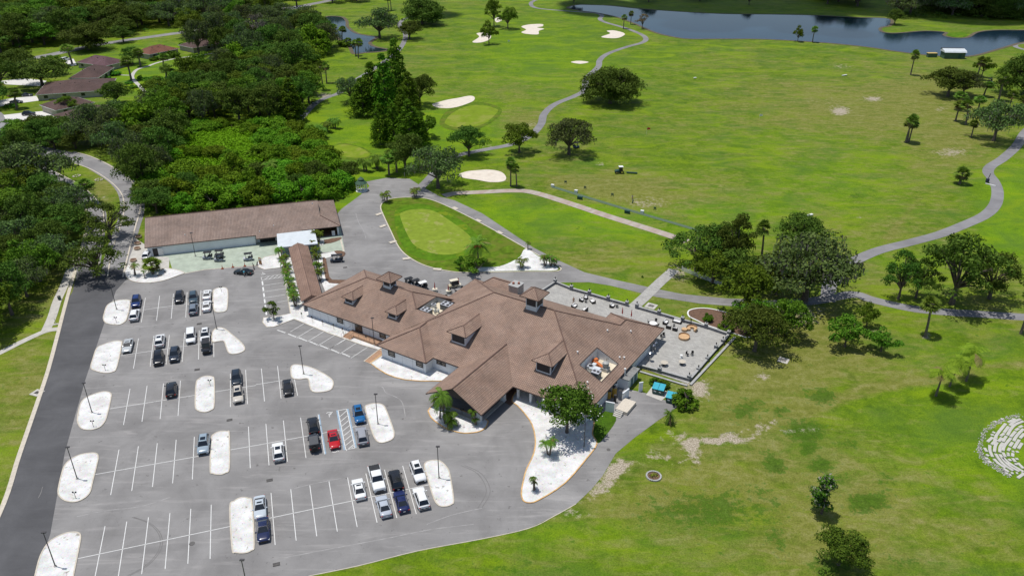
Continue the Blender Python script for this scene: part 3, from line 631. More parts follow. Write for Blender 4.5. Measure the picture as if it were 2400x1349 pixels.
for pxl, w in ISL: island('gravel_island', pxl, GRAVEL, 4, KERB, label='white gravel island with pale kerb in the car park')
r4 = lambda L: [(980 + x / 6, 800 + y / 6) for x, y in L]
island('gravel_bed', r4([(150, 965), (150, 1005), (200, 1090), (350, 1200), (480, 1255), (600, 1285), (700, 1290), (850, 1270), (940, 1220), (972, 1160), (960, 1105), (700, 1005), (430, 910), (240, 890)]), GRAVEL, 5, KERBO, label='white gravel bed with palms before the porch')
island('gravel_bed', [(1200, 938), (1212, 950), (1227, 966), (1247, 995), (1255, 1033), (1250, 1066), (1234, 1100), (1226, 1130), (1222, 1155), (1226, 1172), (1239, 1178), (1262, 1172), (1323, 1133), (1376, 1073), (1399, 1040), (1388, 1018), (1392, 990), (1380, 960), (1300, 938), (1220, 915)], GRAVEL, 3, KERBO, label='large white gravel bed under the magnolia')
island('lawn_patch', [(1401, 1038), (1420, 1020), (1444, 985), (1437, 968), (1425, 960), (1400, 978), (1390, 1010)], GRASS, 3, None, 0.05, label='small lawn by the service steps')
island('gravel_bed', [(602, 617), (607, 627), (620, 632), (664, 627), (672, 680), (681, 735), (655, 741), (618, 745), (616, 756), (626, 767), (642, 766), (690, 748), (770, 781), (850, 809), (895, 822), (930, 800), (760, 715), (690, 595), (650, 597), (620, 603)], GRAVEL, 0, KERB, 0.11, label='white gravel strip along the white wing')
island('gravel_bed', [(735, 600), (785, 589), (793, 597), (757, 608), (763, 645), (775, 661), (812, 664), (800, 690), (765, 690), (745, 640)], GRAVEL, 0, None, 0.11, label='white gravel right of the covered walkway')
island('gravel_bed', [(868, 851), (885, 864), (905, 876), (925, 884), (950, 890), (985, 893), (1035, 893), (1090, 870), (1010, 835), (905, 822)], GRAVEL, 0, KERBO, 0.11, label='white gravel bed below the left corner of the clubhouse')
island('brick_ramp', [(853, 847), (868, 853), (908, 826), (892, 817)], BRICK, 0, KERB, 0.13, label='tan brick ramp to the left corner of the clubhouse')
island('gravel_bed', [(293, 640), (296, 630), (303, 622), (320, 634), (360, 631), (400, 630), (432, 639), (417, 646), (383, 658), (350, 663), (323, 662), (302, 655)], GRAVEL, 3, KERB, label='white gravel bed with palms by the road junction')
island('mulch_bed', [(756, 607), (764, 607), (770, 640), (779, 656), (818, 656), (818, 664), (772, 664), (761, 645)], SOIL, 2, None, 0.13, label='dark mulch strip round the cart bay')
island('mulch_bed', [(783, 589), (800, 588), (810, 594), (803, 603), (795, 601), (790, 596)], SOIL, 2, None, 0.13, label='dark mulch corner by the drive')
island('mulch_bed', [(757, 563), (798, 556), (798, 562), (775, 570), (755, 571)], SOIL, 2, None, 0.08, label='dark mulch strip below the barn porch')
island('gravel_bed', [(744, 566), (756, 561), (760, 566), (757, 574), (744, 575)], GRAVEL, 2, None, 0.09, label='small white gravel corner by the barn wall')
# circle with practice green
CIRC = [(892, 485), (903, 471), (925, 465), (960, 463), (1000, 466), (1040, 480), (1100, 509), (1160, 541), (1220, 575), (1265, 600), (1308, 624), (1314, 633), (1295, 637), (1240, 637), (1170, 638), (1110, 639), (1060, 637), (1000, 624), (960, 604), (935, 580), (915, 540), (900, 508)]
LAWN = mat('island_lawn', (0.088, 0.150, 0.008), 0.85, 0.42, 0.55, spec=0.1, dirt=((0.125, 0.150, 0.020), 0.18, 0.50, 0.8))
island('practice_island', CIRC, LAWN, 4, KERB, 0.11, 0.3, label='kerbed oval lawn around the practice green')
for pxl, z, m, nm, lab in (
    ([(925, 500), (940, 485), (985, 478), (1030, 490), (1085, 520), (1120, 555), (1124, 580), (1090, 600), (1030, 612), (985, 606), (950, 585), (930, 545)], 0.125, RINGG, 'green_collar', 'darker turf collar round the practice green'),
    ([(938, 508), (946, 497), (976, 491), (1016, 495), (1066, 526), (1100, 553), (1105, 568), (1094, 584), (1060, 597), (1017, 595), (977, 580), (957, 555)], 0.150, GREEN, 'putting_green', 'pale oval practice putting green'),
    ([(1098, 631), (1120, 627), (1170, 625), (1215, 605), (1227, 587), (1238, 585), (1260, 600), (1300, 622), (1308, 631), (1292, 635), (1240, 635), (1170, 636), (1110, 637)], 0.135, GRAVEL, 'gravel_bed', 'white gravel tip of the oval lawn'),
    ([(1030, 290), (1046, 262), (1085, 244), (1130, 240), (1172, 252), (1172, 270), (1145, 292), (1112, 305), (1060, 306)], 0.030, LAWN, 'green_collar', 'bright turf collar round the far green'),
    ([(1043, 285), (1058, 267), (1092, 250), (1132, 247), (1164, 256), (1165, 264), (1140, 287), (1110, 297), (1066, 298), (1046, 292)], 0.055, FARG, 'putting_green', 'pale putting green below the long bunker'),
    ([(765, 352), (784, 339), (808, 336), (840, 342), (868, 355), (870, 368), (850, 376), (812, 373), (782, 366)], 0.030, LAWN, 'green_collar', 'turf collar round the small left green'),
    ([(772, 351), (787, 342), (807, 339), (840, 345), (863, 357), (866, 364), (850, 370), (813, 368), (787, 362)], 0.055, FARG, 'putting_green', 'small pale green above the thicket'),
    ([(1013, 245), (1030, 239), (1050, 234), (1073, 230), (1100, 225), (1112, 228), (1109, 237), (1085, 247), (1066, 252), (1048, 254), (1024, 252)], 0.06, SAND, 'sand_bunker', 'long pale bunker above the far green'),
    ([(1074, 410), (1090, 403), (1110, 400), (1147, 398), (1174, 403), (1186, 415), (1180, 425), (1150, 427), (1120, 422), (1086, 417)], 0.06, SAND, 'sand_bunker', 'big pale bunker by the range path'),
    ([(1107, 99), (1123, 87), (1117, 79), (1134, 77), (1150, 82), (1147, 93), (1127, 100)], 0.06, SAND, 'sand_bunker', 'small bunker behind a fairway tree'),
    ([(1222, 63), (1240, 58), (1270, 57), (1272, 62), (1259, 65), (1275, 68), (1263, 73), (1261, 81), (1234, 80), (1222, 76), (1233, 70)], 0.06, SAND, 'sand_bunker', 'notched bunker high on the fairway'),
    ([(1409, 87), (1430, 79), (1422, 73), (1440, 72), (1460, 77), (1464, 82), (1450, 89), (1430, 90)], 0.06, SAND, 'sand_bunker', 'pale bunker beside the path bend'),
    ([(1338, 146), (1357, 143), (1380, 146), (1360, 150)], 0.06, SAND, 'sand_bunker', 'thin oval bunker left of the path'),
    ([(1160, 45), (1172, 40), (1176, 48), (1164, 53)], 0.06, SAND, 'sand_bunker', 'tiny bunker behind the top fairway trees')):
    sheet(nm, pxl, z, m, 5, lab)
island('mulch_bed', [(1612, 733), (1618, 726), (1640, 722), (1668, 724), (1706, 733), (1750, 745), (1760, 790), (1710, 778), (1660, 763), (1632, 750), (1616, 742)], SOIL, 3, WHITEP, 0.06, 0.3, label='brown mulch bed edged in white beside the patio')
# patio
sheet('patio_paving', [(1262, 690), (1300, 664), (1340, 677), (1490, 720), (1600, 752), (1708, 787), (1618, 893), (1612, 899), (1500, 861), (1440, 830), (1350, 760)], 0.060, PAVER, 0, 'pale grey paver patio beside the clubhouse')
sheet('brick_floor', [(1170, 935), (1195, 950), (1232, 925), (1215, 905), (1190, 915)], 0.05, BRICKD, 0, 'brown brick floor under the porch')
sheet('dumpster_pad', [(1514, 925), (1528, 906), (1572, 920), (1550, 939)], 0.05, CONC, 0, 'pale concrete pad under the near dumpster')

# ------------------------------------------------------------------ painted markings (measured stall grid)
LANG = R(17.67); LE = Vector((math.cos(LANG), math.sin(LANG), 0)); LN = Vector((-math.sin(LANG), math.cos(LANG), 0))
mk = MB()
def line(p, q, w=0.11, z=0.034, b=None):
    ribbon(b or mk, [Vector(p), Vector(q)], w, z)
def pxline(a, c, w=0.11, z=0.034, b=None): line(at(*a), at(*c), w, z, b)
q1 = lambda x, y: (x / 3.005, 900 + y / 3.005)
q2 = lambda x, y: (600 + x / 3.005, 900 + y / 3.005)
q5 = lambda x, y: (x / 2.998, 450 + y / 2.998)
SEG = [
 # row one (lowest) left and right
 *[(q1(*a), q1(*b)) for a, b in (((740, 998), (668, 1362)), ((893, 966), (832, 1362)), ((1046, 936), (998, 1335)), ((1197, 906), (1163, 1299)), ((1344, 876), (1323, 1262)), ((1488, 847), (1480, 1228)), ((540, 1228), (1620, 1000)))],
 *[(q2(*a), q2(*b)) for a, b in (((106, 765), (135, 1130)), ((245, 738), (283, 1099)), ((379, 711), (428, 1069)), ((514, 683), (573, 1036)), ((645, 656), (713, 1004)), ((774, 628), (853, 973)), ((905, 601), (992, 941)), ((1033, 574), (1129, 912)), ((95, 942), (1222, 706)))],
 # row two
 *[(q1(*a), q1(*b)) for a, b in (((838, 460), (780, 778)), ((975, 436), (928, 750)), ((1108, 414), (1074, 722)), ((1241, 391), (1216, 696)), ((1369, 370), (1355, 669)), ((668, 635), (1480, 492)), ((1750, 298), (1763, 590)), ((1617, 462), (1803, 430)))],
 *[(q2(*a), q2(*b)) for a, b in (((70, 278), (92, 570)), ((193, 255), (222, 545)), ((314, 235), (352, 518)), ((437, 212), (483, 492)), ((0, 430), (590, 322)), ((675, 302), (790, 281)))],
 # row three
 *[(q1(*a), q1(*b)) for a, b in (((916, 32), (870, 286)), ((1036, 12), (1000, 264)), ((1152, -6), (1128, 244)), ((1271, -25), (1254, 222)), ((765, 174), (1375, 77)), ((1623, -75), (1623, 160)), ((1730, -100), (1743, 140)), ((1512, 53), (1803, 8)))],
 *[(q2(*a), q2(*b)) for a, b in (((38, -110), (60, 120)), ((152, -128), (177, 100)), ((270, -40), (293, 80)), ((0, 2), (190, -28)))],
 # row four
 *[(q5(*a), q5(*b)) for a, b in (((973, 1028), (938, 1240)), ((1082, 1010), (1055, 1225)), ((1190, 1004), (1168, 1210)), ((1298, 988), (1280, 1192)), ((1400, 972), (1395, 1175)), ((1502, 1060), (1503, 1158)), ((845, 1148), (1500, 1052)))],
 # row five (top)
 *[(q5(*a), q5(*b)) for a, b in (((1022, 742), (993, 915)), ((1122, 729), (1100, 903)), ((1219, 715), (1203, 890)), ((1315, 703), (1305, 880)), ((1412, 690), (1408, 866)), ((1000, 828), (1500, 760)))],
]
for a, c in SEG: pxline(a, c)
r1p = lambda x, y: (680 + x / 6, 600 + y / 6)
# slanted stalls in front of the white wing, with their painted bars
for a, c in (((0, 1065), (210, 940)), ((95, 1148), (355, 992)), ((245, 1200), (500, 1045)), ((393, 1257), (650, 1098)), ((545, 1312), (800, 1150))): pxline(r1p(*a), r1p(*c))
for a, c in (((516, 1102), (648, 1024)), ((590, 1135), (715, 1055)), ((668, 1165), (795, 1082))): pxline((600 + a[0] / 2.998, 450 + a[1] / 2.998), (600 + c[0] / 2.998, 450 + c[1] / 2.998))
bars = (((148, 968), (206, 988)), ((225, 995), (282, 1018)), ((300, 1022), (358, 1046)), ((375, 1048), (432, 1073)), ((450, 1076), (508, 1100)), ((526, 1104), (585, 1130)), ((605, 1132), (660, 1156)))
for a, c in bars:
    A, B = at(600 + a[0] / 2.998, 450 + a[1] / 2.998), at(600 + c[0] / 2.998, 450 + c[1] / 2.998)
    for k in range(8):                         # worn block lettering: eight strokes
        s0, s1 = k / 8 + 0.012, (k + 1) / 8 - 0.018
        P0, P1 = A.lerp(B, s0), A.lerp(B, s1); line(P0, P1, 0.36 if k % 3 else 0.26, 0.034)
# stalls left of the walkway
for a, c in (((36, 598), (195, 576)), ((40, 617), (205, 597)), ((42, 658), (205, 634)), ((46, 702), (218, 676)), ((52, 745), (222, 718)), ((150, 773), (230, 760)), ((36, 598), (40, 617))):
    pxline((600 + a[0] / 2.998, 450 + a[1] / 2.998), (600 + c[0] / 2.998, 450 + c[1] / 2.998))
for t in (0.12, 0.32, 0.52, 0.72): pxline((600 + (40 + 160 * t) / 2.998, 450 + (617 - 21 * t) / 2.998), (600 + (72 + 160 * t) / 2.998, 450 + (596 - 21 * t) / 2.998), 0.14)
for k in range(6):
    u0, v0 = 600 + (44 + k * 5.2) / 2.998, 450 + (626 + k * 42) / 2.998
    pxline((u0, v0), (u0 + 1.2, v0 + 9), 0.34)
# hatched disabled bay
r2z = lambda x, y: (660 + x / 8.433, 930 + y / 8.433)
for a, c in (((1117, 265), (1268, 1040)), ((1285, 235), (1450, 1005)), ((1117, 265), (1285, 235)), ((1268, 1040), (1450, 1005))): pxline(r2z(*a), r2z(*c), 0.13)
for k in range(8):
    y0 = 310 + k * 95
    fx = lambda y, L: L[0][0] + (L[1][0] - L[0][0]) * (y - L[0][1]) / (L[1][1] - L[0][1])
    a = (fx(y0 + 85, ((1117, 265), (1268, 1040))), y0 + 85); c = (fx(y0 - 45, ((1285, 235), (1450, 1005))), y0 - 45)
    pxline(r2z(*a), r2z(*c), 0.12)
pxline(r2z(1385, 1000), r2z(1445, 950), 0.11)
def wheelchair(u, v, s=1.0, flip=1):
    c = at(u, v); P = []
    for k in range(10):
        t = R(200 + 25 * k); P.append(c + (LE * math.cos(t) * 0.42 + LN * math.sin(t) * 0.42 * flip) * s)
    ribbon(mk, P, 0.12, 0.034)
    line(c + LN * 0.75 * flip * s, c + LN * 0.1 * flip * s, 0.13); line(c + LN * 0.1 * flip * s, c + (LE * 0.45 + LN * 0.05 * flip) * s, 0.12)
    line(c + (LE * 0.45 + LN * 0.05 * flip) * s, c + (LE * 0.65 - LN * 0.35 * flip) * s, 0.12); line(c + LN * 0.86 * flip * s, c + LN * 1.06 * flip * s, 0.22)
    line(c + LN * 0.45 * flip * s, c + (LE * 0.38 + LN * 0.42 * flip) * s, 0.10)
wheelchair(*r2z(1050, 1060)); wheelchair(*r2z(935, 325), 1.0, -1); wheelchair(616, 642, 0.9)
struct(mk.build('stall_markings', MARK), 'white painted stall lines and disabled parking symbols')
bm_ = MB()
for a, c in (((735, 345), (868, 1125)), ((1095, 262), (1245, 1045)), ((1308, 232), (1470, 1000))): pxline(r2z(*a), r2z(*c), 0.28, 0.031, bm_)
struct(bm_.build('blue_markings', BLUEMARK), 'faded blue border lines of the disabled bays')
# drains, manholes, skid marks
DRAIN = mat('iron_grate', (0.045, 0.042, 0.042), 0.7, 0.3, 6.0, metal=0.3)
def grate(u, v, w=1.0, l=0.55, rot=LANG, lab='', pad=None, z=0.034):
    p = at(u, v); b = MB()
    for k in range(6): b.box((-w / 2 + (k + 0.5) * w / 6, 0, 0), (w / 6 * 0.62, l, 0.03))
    for s in (-1, 1): b.box((0, s * l / 2, 0), (w, 0.06, 0.036))
    o = b.build('drain_grate', DRAIN); o.location = (p.x, p.y, z + 0.02); o.rotation_euler = (0, 0, rot)
    tag(o, lab, 'drain')
    if pad:
        pb = MB(); pb.box((0, 0, 0.0), (pad, pad, 0.10)); pl = pb.build('concrete_collar', CONC, o); pl.location = (0, 0, -0.06)
for u, v, lab in ((467, 759, 'dark drain grate in the aisle above the white minivan'), (462, 866, 'dark drain grate above the long white island with one peg'), (538, 984, 'dark drain grate in the aisle right of the middle island'),
        (632, 1125, 'dark drain grate in the aisle above the empty right stalls'), (648, 1322, 'dark drain grate near the bottom grass edge'), (809, 627, 'dark drain grate in the cart bay')):
    grate(u, v, lab=lab)
grate(1526, 717, 1.3, 1.0, R(-32), 'square drain with pale concrete collar on the patio lawn', 2.4, 0.06)
grate(1836, 844, 1.1, 0.9, R(-32), 'square drain with pale collar on the lawn under the oak shade', 2.0, 0.06)
grate(87, 920, 0.9, 0.7, R(-20), 'round drain in a pale concrete slab beside the dark road', 1.9, 0.06)
def manhole(u, v, r, lab):
    p = at(u, v); b = MB(); b.cyl(0, 0, 0, 0.02, r, n=16); b.cyl(0, 0, 0.02, 0.028, r * 0.8, n=16)
    o = b.build('manhole_cover', mat('dull_iron', (0.11, 0.105, 0.10), 0.8, 0.3, 4.0)); o.location = (p.x, p.y, 0.033); tag(o, lab, 'manhole')
manhole(450, 1273, 0.42, 'grey round manhole cover in the lowest stall row')
manhole(1426, 1053, 0.34, 'small dark manhole cover on the service drive')
# ------------------------------------------------------------------ clubhouse (local axes: s along the front, t to the back)
CA = R(-32.3); CO = at(1015, 837.5, 3.0)
club = thing('clubhouse', (CO.x, CO.y, 0), CA, 'large white clubhouse under sprawling brown tiled hip roofs', 'clubhouse')
CU = Vector((math.cos(CA), math.sin(CA), 0)); CV = Vector((-math.sin(CA), math.cos(CA), 0))
def cl(u, v, z):
    d = at(u, v, z) - Vector((CO.x, CO.y, 0)); return d.dot(CU), d.dot(CV)
def cw(s, t, z=0.0): return Vector((CO.x, CO.y, z)) + CU * s + CV * t
RL, RR = (3.0, 17.1, 10.5), (17.2, 17.1, 10.5)
FA, FB = (-6.2, 3.9, 5.9), (-6.38, 6.6, 5.9)
HE, JJ = (27.3, 26.2, 5.88), (27.3, 28.8, 5.88)
BL = (-12.3, 32.1, 3.0)
X1, X0 = (1, 0, 0), (0, 0, 0)
Y1 = (0, 1, 0)
rf = MB()
rf.roof([(0, 0, 3), (33.6, 0, 3), RR, RL, FB], (X0, X1))
rf.roof([(-12.3, -2.3, 3), (0, -2.3, 3), FA], (X0, X1))
rf.roof([(0, -2.3, 3), (0, 0, 3), FB, FA], (X0, Y1))
rf.roof([(-12.3, 8.8, 3), (-12.3, -2.3, 3), FA, FB, (-4.42, 8.8, 6.86)], (X0, Y1))
rf.roof([(-6, 15.8, 6.09), (-6, 8.8, 6.09), (-4.42, 8.8, 6.86), (1.84, 15.8, 9.93)], (X0, Y1))
rf.roof([BL, (-12.3, 15.8, 3), (1.84, 15.8, 9.93), RL], (X0, Y1))
rf.roof([(27.3, 6.57, 5.88), HE, RR], (X0, Y1))
rf.roof([(33.6, 0, 3), (33.6, 8.9, 3), (27.3, 8.9, 5.88), (27.3, 6.57, 5.88)], (X0, Y1))
rf.roof([(33.6, 16.1, 3), (33.6, 34.4, 3), JJ, HE, (27.3, 16.1, 5.88)], (X0, Y1))
rf.roof([(33.6, 8.9, 3), (33.6, 16.1, 3), (31.9, 16.1, 3.777), (31.9, 8.9, 3.777)], (X0, Y1))
rf.roof([(21.4, 32.1, 3), BL, RL, RR, HE], (X0, X1))
rf.roof([(33.6, 34.4, 3), (21.4, 34.4, 3), JJ], (X0, X1))
rf.roof([(21.4, 34.4, 3), (21.4, 32.1, 3), HE, JJ], (X0, Y1))
# low cross roof at the back by the chimney
b0 = 30.6
for q in (((-8.4, b0 - 2.6, 4.3), (0.1, b0 - 2.6, 4.3), (0.1, b0, 5.6), (-6.3, b0, 5.6)), ((0.1, b0 + 3.6, 3.8), (-8.4, b0 + 3.6, 3.8), (-6.3, b0, 5.6), (0.1, b0, 5.6))): rf.roof(q, (X0, X1))
rf.roof(((-8.4, b0 + 3.6, 3.8), (-8.4, b0 - 2.6, 4.3), (-6.3, b0, 5.6)), (X0, Y1))
rf.build('roof', TILE, club)
wr = MB(); R1, R2 = (-27.0, 12, 8), (-14.4, 12, 8)
wr.roof([(-37.2, 2, 3), (-12.3, 2, 3), (-5.5, 8.8, 6.4), (-10.9, 8.8, 6.4), R2, R1], (X0, X1))
wr.roof([(-37.2, 22, 3), (-37.2, 2, 3), R1], (X0, Y1))
wr.roof([(-5.4, 22, 3), (-37.2, 22, 3), R1, R2], (X0, X1))
wr.roof([(-10.9, 8.8, 6.38), (-10.9, 15.7, 6.2), R2], (X0, Y1))
wr.build('wing_roof', TILE, club)
pr = MB()
pr.roof([(6.2, 0, 3), (6.2, -10.3, 3), (12.25, -10.3, 6.3), (12.25, 7.5, 6.3)], (X0, Y1))
pr.roof([(18.35, -10.3, 3), (18.35, 0, 3), (12.25, 7.5, 6.3), (12.25, -10.3, 6.3)], (X0, Y1))
pr.build('porch_roof', TILE, club)
# ridge and hip cap tiles
RIDGET = mat('ridge_tile', (0.150, 0.090, 0.070), 0.8, 0.25, 3.0)
cap = MB()
def capline(*pts):
    for a, c in zip(pts, pts[1:]):
        cap.tube([Vector(a) + Vector((0, 0, 0.02)), Vector(c) + Vector((0, 0, 0.02))], 0.13, 6)
capline((-12.3, -2.3, 3), FA, FB, RL, RR, HE, JJ, (33.6, 34.4, 3)); capline(FA, (0, -2.3, 3)); capline((33.6, 0, 3), RR); capline(BL, RL); capline((21.4, 34.4, 3), JJ)
capline((-37.2, 2, 3), R1, R2, (-10.9, 8.8, 6.4)); capline((-37.2, 22, 3), R1); capline(R2, (-7.6, 19.4, 4.4)); capline((12.25, -10.3, 6.3), (12.25, 7.4, 6.3)); capline((-8.4, b0 - 2.6, 4.3), (-6.3, b0, 5.6), (0.1, b0, 5.6))
cap.build('ridge_tiles', RIDGET, club, 60)
# fascia boards and soffits
fa = MB()
def fascia(b, pts, z=3.0, h=0.22, th=0.06, closed=False):
    n = len(pts)
    for i in range(n if closed else n - 1):
        a, c = Vector(pts[i]), Vector(pts[(i + 1) % n]); d = (c - a); L = math.hypot(d.x, d.y)
        if L < 1e-4: continue
        u = Vector((d.x / L, d.y / L, 0)); nn = Vector((u.y, -u.x, 0)) * th
        za, zc = (a.z if len(pts[i]) > 2 else z), (c.z if len(pts[i]) > 2 else z)
        a0 = Vector((a.x, a.y, za)); c0 = Vector((c.x, c.y, zc))
        dz = Vector((0, 0, -h)); up = Vector((0, 0, -0.004))
        b.hexa([a0 + dz, c0 + dz, c0 + dz + nn, a0 + dz + nn], [a0 + up, c0 + up, c0 + nn + up, a0 + nn + up])
fascia(fa, [(-12.3, 2.0), (-12.3, -2.3), (0, -2.3), (0, 0), (6.2, 0)]); fascia(fa, [(18.35, 0), (33.6, 0), (33.6, 34.4), (21.4, 34.4), (21.4, 32.1), (-12.3, 32.1), (-12.3, 22)])
fascia(fa, [(-12.3, 22), (-37.2, 22), (-37.2, 2), (-12.3, 2)])
fascia(fa, [(6.2, 0, 3), (6.2, -10.3, 3), (12.25, -10.3, 6.3), (18.35, -10.3, 3), (18.35, 0, 3)])
fa.build('fascia', FASCIA, club)
so = MB(); SOF = mat('pale_soffit', (0.42, 0.42, 0.42), 0.8, 0.1, 1.0)
so.face([(-12.25, -2.25, 2.80), (-0.05, -2.25, 2.80), (-0.05, 0.05, 2.80), (33.55, 0.05, 2.80), (33.55, 34.3, 2.80), (21.45, 34.3, 2.80), (21.45, 32.0, 2.80), (-12.25, 32.0, 2.80), (-12.25, 21.9, 2.80), (-37.1, 21.9, 2.80), (-37.1, 2.1, 2.80), (-12.25, 2.1, 2.80)][::-1])
so.build('soffit', SOF, club)
pc = MB()
pc.face([(6.3, -10.2, 2.9), (6.3, 0, 2.9), (12.25, 0, 6.15), (12.25, -10.2, 6.15)]); pc.face([(18.25, 0, 2.9), (18.25, -10.2, 2.9), (12.25, -10.2, 6.15), (12.25, 0, 6.15)])
pc.build('porch_ceiling', BRICKD, club)
gb = MB(); gb.face([(7.6, -8.6, 3.5), (16.9, -8.6, 3.5), (12.25, -8.6, 6.05)]); gb.face([(7.6, -8.6, 3.5), (7.6, -8.6, 3.05), (16.9, -8.6, 3.05), (16.9, -8.6, 3.5)])
gb.build('porch_gable', TRIM, club)
# walls
wl_ = MB()
foot = [(-11.7, -1.7), (-0.6, -1.7), (-0.6, 0.6), (11.0, 0.6), (11.0, 4.6), (27.0, 4.6), (27.0, 0.6), (33.0, 0.6), (33.0, 29.0), (24, 29.0), (24, 31.4), (-11.7, 31.4), (-11.7, 21.3), (-36.5, 21.3), (-36.5, 2.7), (-11.7, 2.7)]
wl_.hexa([(x, y, 0) for x, y in foot], [(x, y, 2.79) for x, y in foot])
wl_.build('wall', WALLW, club)
JNT = mat('grey_joint', (0.42, 0.44, 0.46), 0.8, 0.1)
def joint(s, t):
    b = MB(); b.box((s, t, 1.4), (0.05, 0.02, 2.6)); b.build('wall_joint', JNT, club)
for s in np.arange(-35.2, -12.5, 2.35): joint(s, 2.69)
for s in np.arange(-9.0, -1.0, 2.6): joint(s, -1.71)
def window(b, s, t, z, w, h, parent, face='-t', sash=True):
    fr = MB(); gl = MB()
    ox = 0.04
    def bx(mb, cs, cz, sw, sh, d, th):
        if face == '-t': mb.box((s + cs, t - d, z + cz), (sw, th, sh))
        elif face == '+s': mb.box((s + d, t + cs, z + cz), (th, sw, sh))
        elif face == '-s': mb.box((s - d, t + cs, z + cz), (th, sw, sh))
        else: mb.box((s + cs, t + d, z + cz), (sw, th, sh))
    bx(gl, 0, 0, w - 0.1, h - 0.1, 0.02, 0.03)
    for sx in (-1, 1): bx(fr, sx * (w / 2 - 0.05), 0, 0.1, h, 0.05, 0.10)
    for sz in (-1, 1): bx(fr, 0, sz * (h / 2 - 0.05), w, 0.1, 0.05, 0.11)
    if sash: bx(fr, 0, 0, w - 0.1, 0.06, 0.045, 0.06)
    f = fr.build('window', TRIM, parent); gl.build('pane', GLASS, f)
    if sash:
        sh_ = MB(); bx(sh_, 0, h * 0.10, w * 0.62, 0.12, 0.06, 0.02); bx(sh_, 0, -h * 0.26, w * 0.62, 0.12, 0.06, 0.02)
        sh_.build('blind', mat('tan_blind', (0.50, 0.42, 0.33), 0.8, 0.1), f)
    return f
for (u, v), t in (((840 + 465 / 6, 750 + 462 / 6), -1.7), ((840 + 862 / 6, 750 + 605 / 6), -1.7)):
    s, _ = cl(u, v, 1.9); window(None, s, t, 1.75, 1.7, 1.25, club)
for u, v in ((840 + 1150 / 6, 750 + 580 / 6), (840 + 1212 / 6, 750 + 603 / 6)):
    s, _ = cl(u, v, 1.9); window(None, s, 0.6, 1.95, 1.15, 0.95, club)
for u, v in ((680 + 703 / 6, 600 + 900 / 6), (680 + 1310 / 6, 600 + 1108 / 6)):
    s, _ = cl(u, v, 1.8); window(None, s, 2.7, 1.75, 1.7, 1.3, club)
def door(s, t, w, h, z0, parent, leaves=2):
    d = MB(); d.box((s, t - 0.05, z0 + h / 2), (w, 0.12, h)); o = d.build('door', TRIM, parent)
    for k in range(leaves):
        g = MB(); g.box((s - w / 2 + (k + 0.5) * w / leaves, t - 0.115, z0 + h * 0.5), (w / leaves * 0.72, 0.03, h * 0.84)); g.build('pane', GLASS, o)
    hb = MB(); hb.box((s + 0.08, t - 0.16, z0 + 1.05), (0.04, 0.06, 0.4)); hb.build('handle', CHROME, o)
ds, _ = cl(680 + 1000 / 6, 600 + 1000 / 6, 1.3); door(ds, 2.7, 2.0, 2.15, 0.55, club)
door(7.0, 0.6, 1.6, 2.2, 0.05, club, 2); door(14.5, 4.6, 3.0, 2.3, 0.05, club, 2); door(19.5, 4.6, 1.4, 2.2, 0.05, club, 1)
# front landing with steps and railing
ld = MB(); ld.box((ds + 2.2, 1.75, 0.27), (8.2, 1.9, 0.54)); ld.build('landing', BRICK, club)
st = MB()
for k in range(4): st.box((ds - 1.0, 0.62 - 0.32 * k, 0.22 - 0.06 * k), (2.2, 0.34, 0.44 - 0.12 * k))
st.build('steps', BRICK, club)
rl = MB()
for s in (ds - 2.1, ds + 0.1):
    rl.tube([(s, 0.8, 0.5), (s, 0.8, 1.4), (s, -0.5, 0.95), (s, -0.5, 0.05)], 0.03, 5); rl.tube([(s, 0.2, 0.3), (s, 0.2, 1.2)], 0.025, 5)
rl.tube([(ds - 2.1, 0.8, 1.4), (ds - 2.1, 2.5, 1.4)], 0.03, 5); rl.tube([(ds + 0.1, 0.8, 1.4), (ds + 6.2, 0.8, 1.4)], 0.03, 5)
for k in range(5): rl.tube([(ds + 0.1 + 1.5 * k, 0.8, 0.5), (ds + 0.1 + 1.5 * k, 0.8, 1.4)], 0.025, 5)
rl.build('railing', BLACK, club)
# columns
def column(s, t, w, h, parent, m=WALLD):
    b = MB(); b.box((s, t, h / 2), (w, w, h)); b.box((s, t, 0.12), (w + 0.12, w + 0.12, 0.24)); b.box((s, t, h - 0.1), (w + 0.1, w + 0.1, 0.2)); b.build('column', m, parent)
for s, t in ((17.0, -9.0), (7.6, -9.0), (17.0, -1.2), (7.6, -1.2)): column(s, t, 0.75, 3.2, club)
for s in (18.9, 21.6, 24.3): column(s, 1.0, 0.42, 2.78, club)
cu = MB(); cu.box((17.0, -5.1, 0.12), (0.7, 7.0, 0.24)); cu.box((12.3, -9.0, 0.12), (8.6, 0.5, 0.24)); cu.build('porch_plinth', CONC, club)
